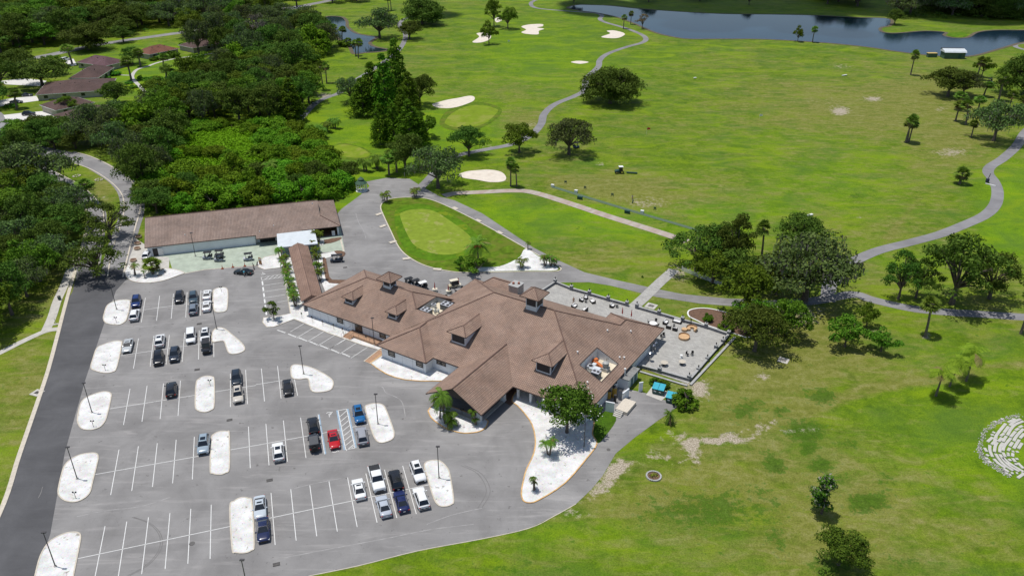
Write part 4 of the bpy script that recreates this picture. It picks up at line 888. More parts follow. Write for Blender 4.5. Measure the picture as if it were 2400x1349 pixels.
# dormers
def dormer(s0, s1, tf, zb, el, er, tfr, ze, zr, tap, tend, zfun_t, side=False):
    o = MB(); c = (s0 + s1) / 2; te = zfun_t(ze)
    o.box((c, (tf + te) / 2, (zb - 0.5 + ze) / 2), (s1 - s0, te - tf, ze - zb + 0.5)); w = o.build('dormer', WALLD, club)
    r = MB()
    r.roof([(el, tfr, ze), (er, tfr, ze), (c, tap, zr)], (X0, X1))
    r.roof([(el, te, ze), (el, tfr, ze), (c, tap, zr), (c, tend, zr)], (X0, Y1))
    r.roof([(er, tfr, ze), (er, te, ze), (c, tend, zr), (c, tap, zr)], (X0, Y1))
    r.build('dormer_roof', TILE, w)
    k = MB()
    for a, d in (((el, tfr, ze), (c, tap, zr)), ((er, tfr, ze), (c, tap, zr)), ((c, tap, zr), (c, tend, zr))): k.tube([a, d], 0.09, 6)
    k.build('ridge_tiles', RIDGET, w, 60)
    f = MB(); fascia(f, [(el, te), (el, tfr), (er, tfr), (er, te)], ze, 0.14); f.face([(el, tfr, ze - 0.14), (el, te, ze - 0.14), (er, te, ze - 0.14), (er, tfr, ze - 0.14)]); f.build('fascia', FASCIA, w)
    g = MB(); g.box((c, tf - 0.02, (zb + 0.32 + ze - 0.1) / 2), (s1 - s0 - 0.36, 0.06, ze - zb - 0.42)); g.build('louvre', LOUV, w)
    if side:
        g = MB(); g.hexa([(s1, tf + 0.3, zb + 0.45), (s1 + 0.03, tf + 0.3, zb + 0.45), (s1 + 0.03, tf + 2.2, ze - 0.4), (s1, tf + 2.2, ze - 0.4)], [(s1, tf + 0.3, ze - 0.2), (s1 + 0.03, tf + 0.3, ze - 0.2), (s1 + 0.03, tf + 2.2, ze - 0.2), (s1, tf + 2.2, ze - 0.2)]); g.build('side_louvre', LOUV, w)
main_t = lambda z: (z - 3) / 0.4386
wing_t = lambda z: 2 + (z - 3) / 0.5
dormer(1.4, 4.7, 4.3, 4.9, 0.6, 5.15, 3.9, 7.15, 8.15, 6.2, 11.7, main_t)
dormer(20.65, 23.75, 4.35, 4.9, 19.9, 24.3, 3.9, 7.15, 8.15, 6.2, 11.7, main_t, True)
dormer(-27.6, -25.4, 5.4, 4.7, -28.15, -24.85, 5.0, 6.1, 7.06, 6.7, 10.05, wing_t)
dormer(-15.6, -13.5, 5.4, 4.7, -16.15, -12.85, 5.0, 6.1, 7.06, 6.7, 10.05, wing_t, True)
def cupola(s, t, hw, zb, zw, ze, za, ov):
    o = MB(); o.box((s, t, (zb + ze) / 2), (2 * hw, 2 * hw, ze - zb)); w = o.build('cupola', WALLD, club)
    r = MB(); q = [(s - ov, t - ov, ze), (s + ov, t - ov, ze), (s + ov, t + ov, ze), (s - ov, t + ov, ze)]
    for i in range(4): r.roof([q[i], q[(i + 1) % 4], (s, t, za)], (X0, (X1 if i % 2 == 0 else Y1)))
    r.build('cupola_roof', TILE, w)
    k = MB()
    for i in range(4): k.tube([q[i], (s, t, za)], 0.09, 6)
    k.build('ridge_tiles', RIDGET, w, 60)
    f = MB(); fascia(f, [p[:2] for p in q], ze, 0.16, closed=True); f.face([(p[0], p[1], ze - 0.16) for p in q][::-1]); f.build('fascia', FASCIA, w)
    lz = (zw + ze) / 2; h = ze - zw
    for i, (dx, dy) in enumerate(((0, -1), (1, 0), (0, 1), (-1, 0))):
        g = MB(); g.box((s + dx * hw, t + dy * hw, lz - 0.1), ((2 * hw - 0.4) if dx == 0 else 0.06, (2 * hw - 0.4) if dy == 0 else 0.06, h)); g.build('louvre', LOUV, w)
cupola(-20.5, 12.05, 1.0, 7.0, 8.3, 9.7, 11.15, 1.95)
cupola(12.72, 16.9, 1.25, 9.2, 11.0, 13.0, 14.55, 2.15)
# chimney
ch = MB(); ch.box((1.45, 28.1, 5.6), (2.3, 2.5, 3.1)); co_ = ch.build('chimney', FLAG, club)
b = MB(); b.box((1.45, 28.1, 7.21), (2.55, 2.75, 0.12)); b.build('chimney_cap', STONECAP, co_)
for d in (-0.5, 0.5):
    b = MB(); b.cyl(1.45 + d, 28.1 + d * 0.6, 7.27, 7.65, 0.30, 0.24, 10); b.build('chimney_pot', mat('rust_clay', (0.30, 0.10, 0.06), 0.8, 0.3, 4), co_)
for s_, t_ in ((25.6, 11.2), (31.4, 17.6), (32.0, 18.4), (26.5, 22.0), (29.6, 26.4), (30.4, 6.2)):
    b = MB(); z_ = 3 + (33.6 - s_) * 0.457; b.cyl(s_, t_, z_ - 0.1, z_ + 0.35, 0.12, n=8); b.cyl(s_, t_, z_ + 0.35, z_ + 0.42, 0.18, n=8); b.build('vent_pipe', WHITEP, club)
# sunk plant wells
def well(s0, s1, t0, t1, zt, zf, right_top=None, m=WALLD):
    zr = zt if right_top is None else right_top
    w = MB()
    w.face([(s0, t0, zf), (s0, t1, zf), (s0, t1, zt), (s0, t0, zt)]); w.face([(s0, t1, zf), (s1, t1, zf), (s1, t1, zr), (s0, t1, zt)])
    w.face([(s1, t1, zf), (s1, t0, zf), (s1, t0, zr), (s1, t1, zr)]); w.face([(s1, t0, zf), (s0, t0, zf), (s0, t0, zt), (s1, t0, zr)])
    o = w.build('well_wall', m, club)
    f = MB(); f.face([(s0, t0, zf), (s1, t0, zf), (s1, t1, zf), (s0, t1, zf)]); f.build('well_floor', mat('cream_membrane', (0.66, 0.58, 0.44), 0.8, 0.15, 0.8, dirt=((0.40, 0.36, 0.30), 0.7, 0.58, 0.6)), o)
    k = MB()
    for a, c in (((s0, t0, zt), (s0, t1, zt)), ((s0, t1, zt), (s1, t1, zr)), ((s1, t1, zr), (s1, t0, zr)), ((s1, t0, zr), (s0, t0, zt))): k.tube([a, c], 0.09, 5)
    k.build('well_coping', FASCIA, o)
GREYW = mat('grey_plant_wall', (0.40, 0.42, 0.43), 0.8, 0.1, 0.8)
well(-10.9, -6.0, 8.8, 15.8, 6.12, 4.85, None, GREYW)
well(27.3, 31.9, 8.9, 16.1, 5.88, 3.45, 3.777)
# service end: screen walls, steps, slab
s8 = lambda x, y: (1380 + x / 6, 820 + y / 6)
# ------------------------------------------------------------------ covered walkway and canopy
wk = thing('covered_walkway', cw(-37.8, 5.4), 0, 'long narrow covered walkway with brown ridge roof joining the buildings', 'walkway')
A, B = cw(-37.8, 5.4, 3.5), cw(-60.9, 23.9, 3.5); d = (B - A); d.z = 0; Lw = d.length; d.normalize(); nv = Vector((-d.y, d.x, 0))
org = Vector((A.x, A.y, 0)); wk.location = org
hw_ = 2.35
lo = lambda t, n, z: tuple(d * t + nv * n + Vector((0, 0, z)))
r = MB()
for sgn in (1, -1): r.roof([lo(0 if sgn < 0 else -0.5, sgn * hw_, 2.6), lo(Lw, sgn * hw_, 2.6), lo(Lw, 0, 3.55), lo(0, 0, 3.55)], (lo(0, 0, 0), lo(1, 0, 0)))
r.roof([lo(-0.5, hw_, 2.6), lo(0, -hw_, 2.6), lo(0, 0, 3.55)], (lo(0, 0, 0), lo(0, 1, 0)))
r.build('roof', tile_mat('walkway_shingle', (0.29, 0.192, 0.148), (0.245, 0.162, 0.126), (0.18, 0.115, 0.090)), wk)
k = MB(); k.tube([lo(0, 0, 3.57), lo(Lw, 0, 3.57)], 0.09, 6); k.build('ridge_tiles', RIDGET, wk, 60)
f = MB(); fascia(f, [lo(0, -hw_, 2.6)[:2], lo(Lw, -hw_, 2.6)[:2]], 2.6); fascia(f, [lo(Lw, hw_, 2.6)[:2], lo(-0.5, hw_, 2.6)[:2]], 2.6); f.build('fascia', FASCIA, wk)
for q in range(10):
    for sgn in (1, -1):
        p = MB(); x = lo(0.6 + q * (Lw - 1.2) / 9, sgn * (hw_ - 0.45), 0); p.box((x[0], x[1], 1.33), (0.16, 0.16, 2.66)); p.build('post', WALLD, wk)
fl = MB(); fl.face([lo(0, -hw_ + 0.5, 0.15), lo(Lw, -hw_ + 0.5, 0.15), lo(Lw, hw_ - 0.5, 0.15), lo(0, hw_ - 0.5, 0.15)][::-1]); fl.build('floor', CONC, wk)
cv = [cw(*q) for q in ((-70.4, 25.8), (-64.1, 32.9), (-57.3, 27.1), (-64.0, 20.1))]
can = thing('metal_canopy', (cv[0].x, cv[0].y, 0), 0, 'flat pale metal canopy between the walkway and the cart barn', 'canopy')
rel = lambda p, z: (p.x - cv[0].x, p.y - cv[0].y, z)
b = MB(); b.hexa([rel(p, z - 0.18) for p, z in zip(cv, (3.1, 3.15, 3.0, 2.95))], [rel(p, z) for p, z in zip(cv, (3.1, 3.15, 3.0, 2.95))]); b.build('canopy_roof', METALR, can)
b = MB(); fascia(b, [rel(p, 0)[:2] for p in (cv[0], cv[3], cv[2], cv[1])], 3.02, 0.3); b.build('gutter', WALLD, can)
for i, j in ((0.08, 0.9), (0.92, 0.9), (0.08, 0.1), (0.92, 0.1), (0.5, 0.9)):
    p = cv[0].lerp(cv[3], j).lerp(cv[1].lerp(cv[2], j), i); b = MB(); b.box(rel(p, 1.42), (0.22, 0.22, 2.84)); b.build('post', WALLD, can)

# ------------------------------------------------------------------ cart barn
P0 = at(339, 580, 2.75); BA = R(16.5)
barn = thing('cart_barn', (P0.x, P0.y, 0), BA, 'long low white cart barn with brown tiled gable roof', 'barn')
BU = Vector((math.cos(BA), math.sin(BA), 0)); BV = Vector((-math.sin(BA), math.cos(BA), 0))
def bl(u, v, z):
    dd = at(u, v, z) - Vector((P0.x, P0.y, 0)); return dd.dot(BU), dd.dot(BV)
def bw(e, n, z=0.0): return Vector((P0.x, P0.y, z)) + BU * e + BV * n
r = MB()
r.roof([(0, 0, 2.75), (26.9, 0, 2.75), (26.9, -1.2, 2.242), (38.5, -1.2, 2.242), (38.5, 0, 2.75), (48.6, 0, 2.75), (43.8, 4.4, 4.613), (43.8, 9.8, 6.9), (0, 9.8, 6.9)], (X0, X1))
r.roof([(48.6, 19.6, 2.75), (0, 19.6, 2.75), (0, 9.8, 6.9), (43.8, 9.8, 6.9), (43.8, 15.2, 4.613)], (X0, X1))
r.roof([(48.6, 0, 2.75), (48.6, 19.6, 2.75), (43.8, 15.2, 4.613), (43.8, 4.4, 4.613)], (X0, Y1))
r.build('roof', TILEB, barn)
g = MB(); g.face([(43.7, 4.4, 4.6), (43.7, 15.2, 4.6), (43.7, 9.8, 6.85)]); g.build('gable_wall', WALLW, barn); g = MB(); g.face([(0.35, 0.4, 2.7), (0.35, 9.8, 6.8), (0.35, 19.2, 2.7)]); g.build('gable_wall', WALLW, barn)
k = MB()
for a, c in (((0, 9.8, 6.9), (43.8, 9.8, 6.9)), ((43.8, 4.4, 4.62), (48.6, 0, 2.75)), ((43.8, 15.2, 4.62), (48.6, 19.6, 2.75))): k.tube([a, c], 0.12, 6)
k.build('ridge_tiles', RIDGET, barn, 60)
f = MB(); fascia(f, [(0, 19.6, 2.75), (0, 9.8, 6.9), (0, 0, 2.75), (26.9, 0, 2.75)]); fascia(f, [(26.9, -1.2, 2.242), (38.5, -1.2, 2.242)]); fascia(f, [(38.5, 0, 2.75), (48.6, 0, 2.75), (48.6, 19.6, 2.75), (0, 19.6, 2.75)]); f.build('fascia', FASCIA, barn)
w = MB()
w.hexa([(x, y, 0) for x, y in ((0.5, 0.3), (26.6, 0.3), (26.6, 1.5), (38.8, 1.5), (41.0, 1.5), (41.0, 19.0), (0.5, 19.0))], [(x, y, 2.72) for x, y in ((0.5, 0.3), (26.6, 0.3), (26.6, 1.5), (38.8, 1.5), (41.0, 1.5), (41.0, 19.0), (0.5, 19.0))])
w.box((47.9, 0.7, 1.35), (0.45, 0.45, 2.7)); w.box((47.9, 10, 1.35), (0.3, 17.5, 2.7))
w.build('wall', WALLW, barn)
s = MB(); s.face([(0.1, 0.05, 2.6), (0.1, 19.4, 2.6), (48.5, 19.4, 2.6), (48.5, 0.05, 2.6)]); s.build('soffit', SOF, barn)
o = MB(); o.box((2.2, 0.28, 1.05), (1.15, 0.06, 2.1)); dd = o.build('door_shade_panel', BLACK, barn)  # black panel on the solid wall paints the shade inside the doorway
o = MB(); o.box((3.45, 0.12, 1.05), (1.25, 0.06, 2.05), rz=R(-6)); lf = o.build('door', WHITEP, barn); o = MB(); o.ball((3.95, 0.02, 1.0), 0.06); o.build('handle', BLACK, lf)
o = MB(); o.box((29.6, 1.47, 1.1), (3.9, 0.08, 2.2)); o.build('garage_shade_panel', BLACK, barn)  # black panel paints the dark inside of the garage bay
o = MB(); o.face([(41.1, 0.4, 0.06), (47.7, 0.4, 0.06), (47.7, 8, 0.06), (41.1, 8, 0.06)]); o.build('porch_floor', BRICKD, barn)
for e, n, z in ((9.6, 2.6, 0), (27.9, 1.0, 0), (31.6, 2.4, 0), (42.3, 8.7, 0)):
    v_ = MB(); zz = 2.75 + 0.4235 * n; v_.cyl(e, n, zz - 0.1, zz + 0.28, 0.11, n=8); v_.build('vent_pipe', WHITEP, barn)
window(None, 39.7, 1.5, 1.5, 1.3, 1.1, barn)

# ------------------------------------------------------------------ houses beyond the entrance road
def house(fl_, fr_, br_, zr, mroof, label, overhang=0.5, wallm=None, gable=False):
    """hip roofed bungalow from three eave corners seen in the survey"""
    a, c, e = at(*fl_, 2.7), at(*fr_, 2.7), at(*br_, 2.7)
    ux = (c - a); ux.z = 0; W = ux.length; ux.normalize(); uy = Vector((-ux.y, ux.x, 0)); D = max(7.0, abs((e - c).dot(uy)))
    o = thing('bungalow', (a.x, a.y, 0), math.atan2(ux.y, ux.x), label, 'house')
    h = min(W, D) / 2
    if W >= D: ra, rb = (h, D / 2, zr), (W - h, D / 2, zr)
    else: ra, rb = (W / 2, h, zr), (W / 2, D - h, zr)
    q = [(0, 0, 2.7), (W, 0, 2.7), (W, D, 2.7), (0, D, 2.7)]
    r = MB()
    if W >= D:
        r.roof([q[0], q[1], rb, ra], (X0, X1)); r.roof([q[2], q[3], ra, rb], (X0, X1)); r.roof([q[1], q[2], rb], (X0, Y1)); r.roof([q[3], q[0], ra], (X0, Y1))
    else:
        r.roof([q[0], q[1], ra], (X0, X1)); r.roof([q[2], q[3], rb], (X0, X1)); r.roof([q[1], q[2], rb, ra], (X0, Y1)); r.roof([q[3], q[0], ra, rb], (X0, Y1))
    r.build('roof', mroof, o)
    f = MB(); fascia(f, [p[:2] for p in q], 2.7, 0.24, closed=True); f.face([(p[0], p[1], 2.5) for p in q][::-1]); f.build('fascia', WHITEP, o)
    w = MB(); v = overhang; w.box((W / 2, D / 2, 1.25), (W - 2 * v, D - 2 * v, 2.5)); w.build('wall', wallm or mat('buff_wall', (0.44, 0.40, 0.33), 0.8, 0.12, 0.8), o)
    for k in range(max(2, int(W / 6))):
        x = (k + 0.5) * W / max(2, int(W / 6)); window(None, x, v, 1.5, 1.5, 1.2, o, sash=False)
    for k in range(max(1, int(D / 6))):
        y = (k + 0.5) * D / max(1, int(D / 6)); window(None, W - v, y, 1.4, 1.9, 1.6, o, '+s', sash=False)
    for k in range(3):
        vt = MB(); vt.box((W * (0.3 + 0.2 * k), D * 0.36, 2.7 + (zr - 2.7) * 0.7 + 0.1), (0.3, 0.3, 0.45)); vt.build('roof_vent', TRIM, o)
    return o
house((178, 146), (247, 155), (292, 142), 5.6, SHINGP, 'white bungalow with plum coloured hip roof and two skylights')
house((160, 184), (230, 182.5), (254, 158), 5.6, SHING, 'bungalow with dark brown hip roof just below the plum roofed house')
house((83, 222.5), (257, 211), (241, 185), 5.7, SHING, 'widest brown roofed bungalow with buff walls beside white driveways')
house((130, 259), (222, 240), (212, 222), 5.4, SHING, 'brown roofed bungalow half hidden by a round bright tree')
house((155, 288), (292, 262), (286, 240), 5.4, SHING, 'lowest brown roofed bungalow mostly covered by oak crowns')
house((350, 128), (420, 114), (404, 104), 5.3, SHINGR, 'bungalow with rust orange hip roof and white sunroom')
house((452, 113), (526, 100), (508, 90), 5.3, SHING, 'brown roofed bungalow behind the tall mossy oaks')
house((-10, 22), (48, 22), (46, 8), 6.5, mat('tan_far_roof', (0.46, 0.30, 0.20), 0.8, 0.2, 0.5), 'far house with pale tan roof in the top left corner')
# house sky lights
# small pool behind the houses
pl = MB(); P = gpts([(352, 193), (372, 190), (384, 192), (386, 200), (372, 204), (356, 203)]); pl.face([(p.x, p.y, 0.05) for p in P]); struct(pl.build('pool_deck', DRIVE), 'pale deck round the small garden pool')
pl = MB(); P = gpts([(361, 199), (366, 196), (383, 194), (384, 200), (374, 202.5), (363, 202)]); pl.face([(p.x, p.y, 0.09) for p in P]); struct(pl.build('pool_water', water_mat('pool_water_blue', (0.05, 0.42, 0.40), 0.1, 0.1)), 'small turquoise garden pool')

# ------------------------------------------------------------------ shed by the lake and gazebo
p = at(2212, 138); sh = thing('lake_shed', (p.x, p.y, 0), R(-3), 'green shed with white roof on the lake shore', 'shed')
b = MB(); b.box((5.2, 2.5, 1.6), (10.4, 5.0, 3.2)); b.build('wall', mat('shed_green', (0.060, 0.110, 0.065), 0.7, 0.2, 0.6), sh)
b = MB(); b.hexa([(-0.4, -0.5, 3.2), (10.8, -0.5, 3.2), (10.8, 5.5, 3.2), (-0.4, 5.5, 3.2)], [(-0.4, 0.2, 3.9), (10.8, 0.2, 3.9), (10.8, 3.4, 4.6), (-0.4, 3.4, 4.6)]); b.build('roof', METALR, sh)
b = MB(); b.box((5.2, 4.4, 4.2), (11.0, 1.6, 0.9)); b.build('monitor_roof', TRIM, sh)
b = MB(); b.box((7.8, -0.03, 1.2), (1.6, 0.06, 2.2)); b.build('door', DGREEN, sh)
p = at(2183, 134); b = MB(); b.box((0, 0, 1.0), (4.6, 2.4, 2.0)); tb = thing('pump_box', (p.x, p.y, 0), 0, 'small green pump box with yellow lid left of the shed', 'box'); b.build('casing', mat('shed_green', (0,0,0)), tb)
b = MB(); b.box((0, 0.2, 2.06), (5.0, 2.6, 0.12)); b.build('lid', mat('yellow_lid', (0.50, 0.36, 0.12), 0.7), tb)
p = at(2176, 133); tk = thing('water_tank', (p.x, p.y, 0), 0, 'small white tank beside the pump box', 'tank'); b = MB(); b.cyl(0, 0, 0, 1.5, 0.9, n=14); b.cyl(0, 0, 1.5, 1.9, 0.9, 0.3, 14); b.build('tank_body', WHITEP, tk, 40); b = MB(); b.cyl(0, 0, 1.9, 2.05, 0.25, n=10); b.build('tank_cap', TRIM, tk)
p = at(848, 447); gz = thing('gazebo', (p.x, p.y, 0), 0, 'small white gazebo with green roof at the thicket edge', 'gazebo')
b = MB()
for zc, r0, r1, z1_ in ((2.5, 1.9, 0.9, 3.5), (3.5, 0.75, 0.7, 3.8), (3.8, 1.0, 0.05, 4.5)): b.cyl(0, 0, zc, z1_, r0, r1, 8)
b.build('roof', mat('green_roof', (0.045, 0.10, 0.06), 0.7, 0.2), gz)
for k in range(8):
    t = 2 * math.pi * k / 8; b = MB(); b.box((1.6 * math.cos(t), 1.6 * math.sin(t), 1.25), (0.14, 0.14, 2.5)); b.build('post', WHITEP, gz)
b = MB()
for k in range(8):
    t0, t1 = 2 * math.pi * k / 8, 2 * math.pi * (k + 1) / 8; b.tube([(1.6 * math.cos(t0), 1.6 * math.sin(t0), 0.9), (1.6 * math.cos(t1), 1.6 * math.sin(t1), 0.9)], 0.05, 5)
b.cyl(0, 0, 0, 0.15, 1.9, n=8); b.build('railing', WHITEP, gz)
# ------------------------------------------------------------------ plants: shared crown and trunk meshes, one thing per plant
def leaf_cloud(clumps, size, per, seed, up=0.35, shell=0.55, aspect=0.62):
    """many leaf-spray faces spread through ellipsoid clumps; returns one mesh builder"""
    g = np.random.default_rng(seed); V = []; n_tot = 0
    for (c, r, k) in clumps:
        n = max(4, int(per * k))
        d = g.normal(size=(n, 3)); d /= np.linalg.norm(d, axis=1)[:, None]
        d[:, 2] = np.where(d[:, 2] < -0.35, -d[:, 2] * 0.6, d[:, 2])
        rad = shell + (1 - shell) * g.random(n) ** 0.7
        rad *= 1 + 0.16 * np.sin(d[:, 0] * 5 + c[0]) * np.cos(d[:, 1] * 5 + c[1])
        p = np.array(c) + d * np.array(r) * rad[:, None]
        nrm = d + g.normal(size=(n, 3)) * 0.55; nrm[:, 2] += up; nrm /= np.linalg.norm(nrm, axis=1)[:, None]
        t = g.normal(size=(n, 3)); t -= (t * nrm).sum(1)[:, None] * nrm; t /= np.linalg.norm(t, axis=1)[:, None]
        b = np.cross(nrm, t); s = size * (0.55 + 0.9 * g.random(n))[:, None]
        q = np.stack([p - t * s * 0.55, p - b * s * aspect * 0.5 + nrm * s * 0.06, p + t * s * 0.6, p + b * s * aspect * 0.5 + nrm * s * 0.06], 1)
        V.append(q); n_tot += n
    return np.concatenate(V).reshape(-1, 3)
def quads_mesh(name, V, mats, mi=None):
    me = bpy.data.meshes.new(name); n = len(V) // 4
    me.vertices.add(len(V)); me.vertices.foreach_set('co', V.astype(np.float32).ravel())
    me.loops.add(n * 4); me.loops.foreach_set('vertex_index', np.arange(n * 4))
    me.polygons.add(n); me.polygons.foreach_set('loop_start', np.arange(0, n * 4, 4)); me.polygons.foreach_set('loop_total', np.full(n, 4))
    for m in mats: me.materials.append(m)
    if mi is not None: me.polygons.foreach_set('material_index', mi)
    me.update(); return me
def limbs(b, tips, h0, r0, seed, base=(0, 0, 0)):
    g = random.Random(seed)
    b.tube([(base[0], base[1], -0.2), (base[0] + g.uniform(-.1, .1), base[1] + g.uniform(-.1, .1), h0 * 0.5), (base[0], base[1], h0)], [r0 * 1.35, r0, r0 * 0.85], 8)
    for (x, y, z) in tips:
        m = ((base[0] * 1.2 + x * 0.8) / 2 + g.uniform(-.5, .5), (base[1] * 1.2 + y * 0.8) / 2 + g.uniform(-.5, .5), h0 + (z - h0) * 0.55)
        b.tube([(base[0], base[1], h0 * 0.9), m, (x, y, z)], [r0 * 0.6, r0 * 0.36, r0 * 0.12], 5)
KIND = {}
def kind(name, crown, trunk, h, w, extra=None):
    KIND.setdefault(name, []).append((crown, trunk, h, w, extra))
def oak(name, seed, w, h, nclump, per, leafm, size=0.62, low=0.32, flat=1.0, crad=(0.085, 0.155), moss=False, z_lo=0.42, bsr=(0.07, 0.17), bfr=(0.72, 1.08), nb=7):
    g = random.Random(seed); cl_ = []; tips = []
    # a few big boughs, each carrying its own clumps, leave real gaps between them
    boughs = []
    for i in range(nb):
        a = 2 * math.pi * (i + g.random() * 0.7) / nb; rr = w * g.uniform(0.20, 0.40); boughs.append((math.cos(a) * rr, math.sin(a) * rr, h * g.uniform(0.52, 0.80)))
    bf = [g.uniform(*bfr) for _ in range(nb + 1)]; bs = [g.uniform(*bsr) for _ in range(nb + 1)]
    boughs.append((g.uniform(-1, 1), g.uniform(-1, 1), h * 0.84))
    for i in range(nclump):
        bx, by, bz = boughs[i % len(boughs)]
        sp = w * bs[i % len(boughs)]
        x, y = bx + g.gauss(0, sp), by + g.gauss(0, sp); d = math.hypot(x, y) / (w / 2)
        if d > 1: x, y = x / d, y / d; d = 1.0
        z = h * (0.90 - 0.34 * d * d) * flat * bf[i % len(boughs)] + g.gauss(0, h * 0.05)
        if g.random() < low: z = h * g.uniform(z_lo, 0.60)
        z = max(h * z_lo * 0.85, min(z, h * 0.93))
        r = w * g.uniform(*crad)
        cl_.append(((x, y, z), (r, r, r * g.uniform(0.55, 0.8)), (r / (w * 0.15)) ** 2))
    V = leaf_cloud(cl_, size, per, seed)
    mi = None; mats = [leafm]
    if moss:
        gg = np.random.default_rng(seed + 5); n = len(V) // 4; m = gg.random(n) < 0.10; Q = V.reshape(-1, 4, 3)
        c = Q[m].mean(1); dz = gg.uniform(0.5, 1.5, len(c)); wd = gg.uniform(0.10, 0.22, len(c)); an = gg.uniform(0, 3.14, len(c))
        ux = np.stack([np.cos(an) * wd, np.sin(an) * wd, 0 * an], 1); dn = np.stack([0 * an, 0 * an, -dz], 1)
        Q[m] = np.stack([c - ux, c + ux, c + ux * 0.3 + dn, c - ux * 0.3 + dn], 1); V = Q.reshape(-1, 3)
        mi = m.astype(np.int32); mats = [leafm, L_GREY]
    crown = quads_mesh(name + '_crown', V, mats, mi)
    t = MB(); limbs(t, boughs + [c for c, _, _ in cl_[::5]], h * 0.26, w * 0.028, seed)
    kind(name, crown, t.mesh(name + '_trunk', [BARK], 60), h, w)
for s_ in range(4): oak('oak', 100 + s_, 18, 13, 74, 150, L_OAK, 0.58)
for s_ in range(3): oak('mossy_oak', 120 + s_, 18, 13, 66, 135, L_OAKG, 0.57, moss=True)
for s_ in range(3): oak('bright_oak', 140 + s_, 14, 12, 58, 140, L_OAKB, 0.54, 0.4)  # brighter leaved variant of the same oak
for s_ in range(2): oak('small_tree', 150 + s_, 7, 6, 20, 95, L_OAKB, 0.42, 0.25, crad=(0.13, 0.2))
for s_ in range(2): oak('dense_tree', 160 + s_, 20, 15, 96, 150, L_OAK, 0.62, 0.45, crad=(0.13, 0.2), z_lo=0.14)
for s_ in range(4): oak('open_oak', 190 + s_, 17, 14, 80, 150, L_OAK, 0.52, 0.22, crad=(0.068, 0.12), z_lo=0.3, bsr=(0.045, 0.085), bfr=(0.55, 1.15), nb=9)
oak('magnolia', 170, 10, 11.5, 62, 150, L_MAG, 0.40, 0.5, crad=(0.10, 0.17), z_lo=0.30)
oak('sparse_tree', 171, 3.4, 4.6, 15, 34, L_MAG, 0.34, 0.5, crad=(0.13, 0.2), z_lo=0.35)
for s_ in range(1): oak('bare_tree', 180, 16, 14, 40, 85, L_GREY, 0.5, 0.3)
oak('brown_tree', 182, 8, 8, 22, 60, L_BROWN, 0.42, 0.2)
def thicket(name, seed, w, h, leafm, n=22, per=110, size=0.55):
    g = random.Random(seed); cl_ = []
    for i in range(n):
        a = g.random() * 6.283; d = math.sqrt(g.random()) * 0.86; x, y = math.cos(a) * d * w / 2, math.sin(a) * d * w / 2
        z = h * (0.78 - 0.5 * d * d) * g.uniform(0.8, 1.1); r = w * g.uniform(0.12, 0.21)
        cl_.append(((x, y, z), (r, r, r * 0.8), (r / (w * 0.16)) ** 2))
    for i in range(8):
        a = i * 0.785; cl_.append(((math.cos(a) * w * 0.36, math.sin(a) * w * 0.36, h * 0.22), (w * 0.16, w * 0.16, h * 0.24), 1.0))
    crown = quads_mesh(name + '_crown', leaf_cloud(cl_, size, per, seed), [leafm])
    t = MB()
    for k in range(4): t.tube([(0.2 * k - 0.3, 0.1 * k, -0.2), (g.uniform(-1, 1) * w * 0.16, g.uniform(-1, 1) * w * 0.16, h * 0.4), (g.uniform(-1, 1) * w * 0.26, g.uniform(-1, 1) * w * 0.26, h * 0.7)], [0.16, 0.1, 0.04], 5)
    kind(name, crown, t.mesh(name + '_trunk', [BARK], 60), h, w)
for s_ in range(4): thicket('thicket_bush', 200 + s_, 9, 6.5, L_BUSH, 26, 130, 0.48)
for s_ in range(2): thicket('round_shrub', 210 + s_, 2.6, 2.0, L_HEDGE, 10, 70, 0.26)
def cypress(name, seed, w, h, leafm):
    g = random.Random(seed); cl_ = []
    for lev in range(13):
        f = lev / 12; rad = w / 2 * (1 - f) ** 0.7 * (0.85 + 0.3 * g.random()) + 0.3; k = max(1, int(8 * (1 - f * 0.75)))
        for i in range(k):
            a = 6.283 * (i + g.random()) / k; r = w * 0.19 * (1.15 - 0.55 * f)
            cl_.append(((math.cos(a) * rad * 0.7, math.sin(a) * rad * 0.7, h * (0.10 + 0.86 * f) + g.uniform(-.6, .6)), (r, r, r * 0.95), 0.9))
    crown = quads_mesh(name + '_crown', leaf_cloud(cl_, 0.60, 105, seed), [leafm])
    t = MB(); t.tube([(0, 0, -0.2), (0.1, 0, h * 0.5), (0, 0, h * 0.95)], [w * 0.045, w * 0.03, 0.05], 7)
    for lev in range(6): t.tube([(0, 0, h * (0.15 + lev * 0.12)), (math.cos(lev * 2.4) * w * 0.3, math.sin(lev * 2.4) * w * 0.3, h * (0.18 + lev * 0.12))], [0.12, 0.04], 5)
    kind(name, crown, t.mesh(name + '_trunk', [BARK], 60), h, w)
for s_ in range(3): cypress('cypress', 230 + s_, 10, 20, L_CYP)
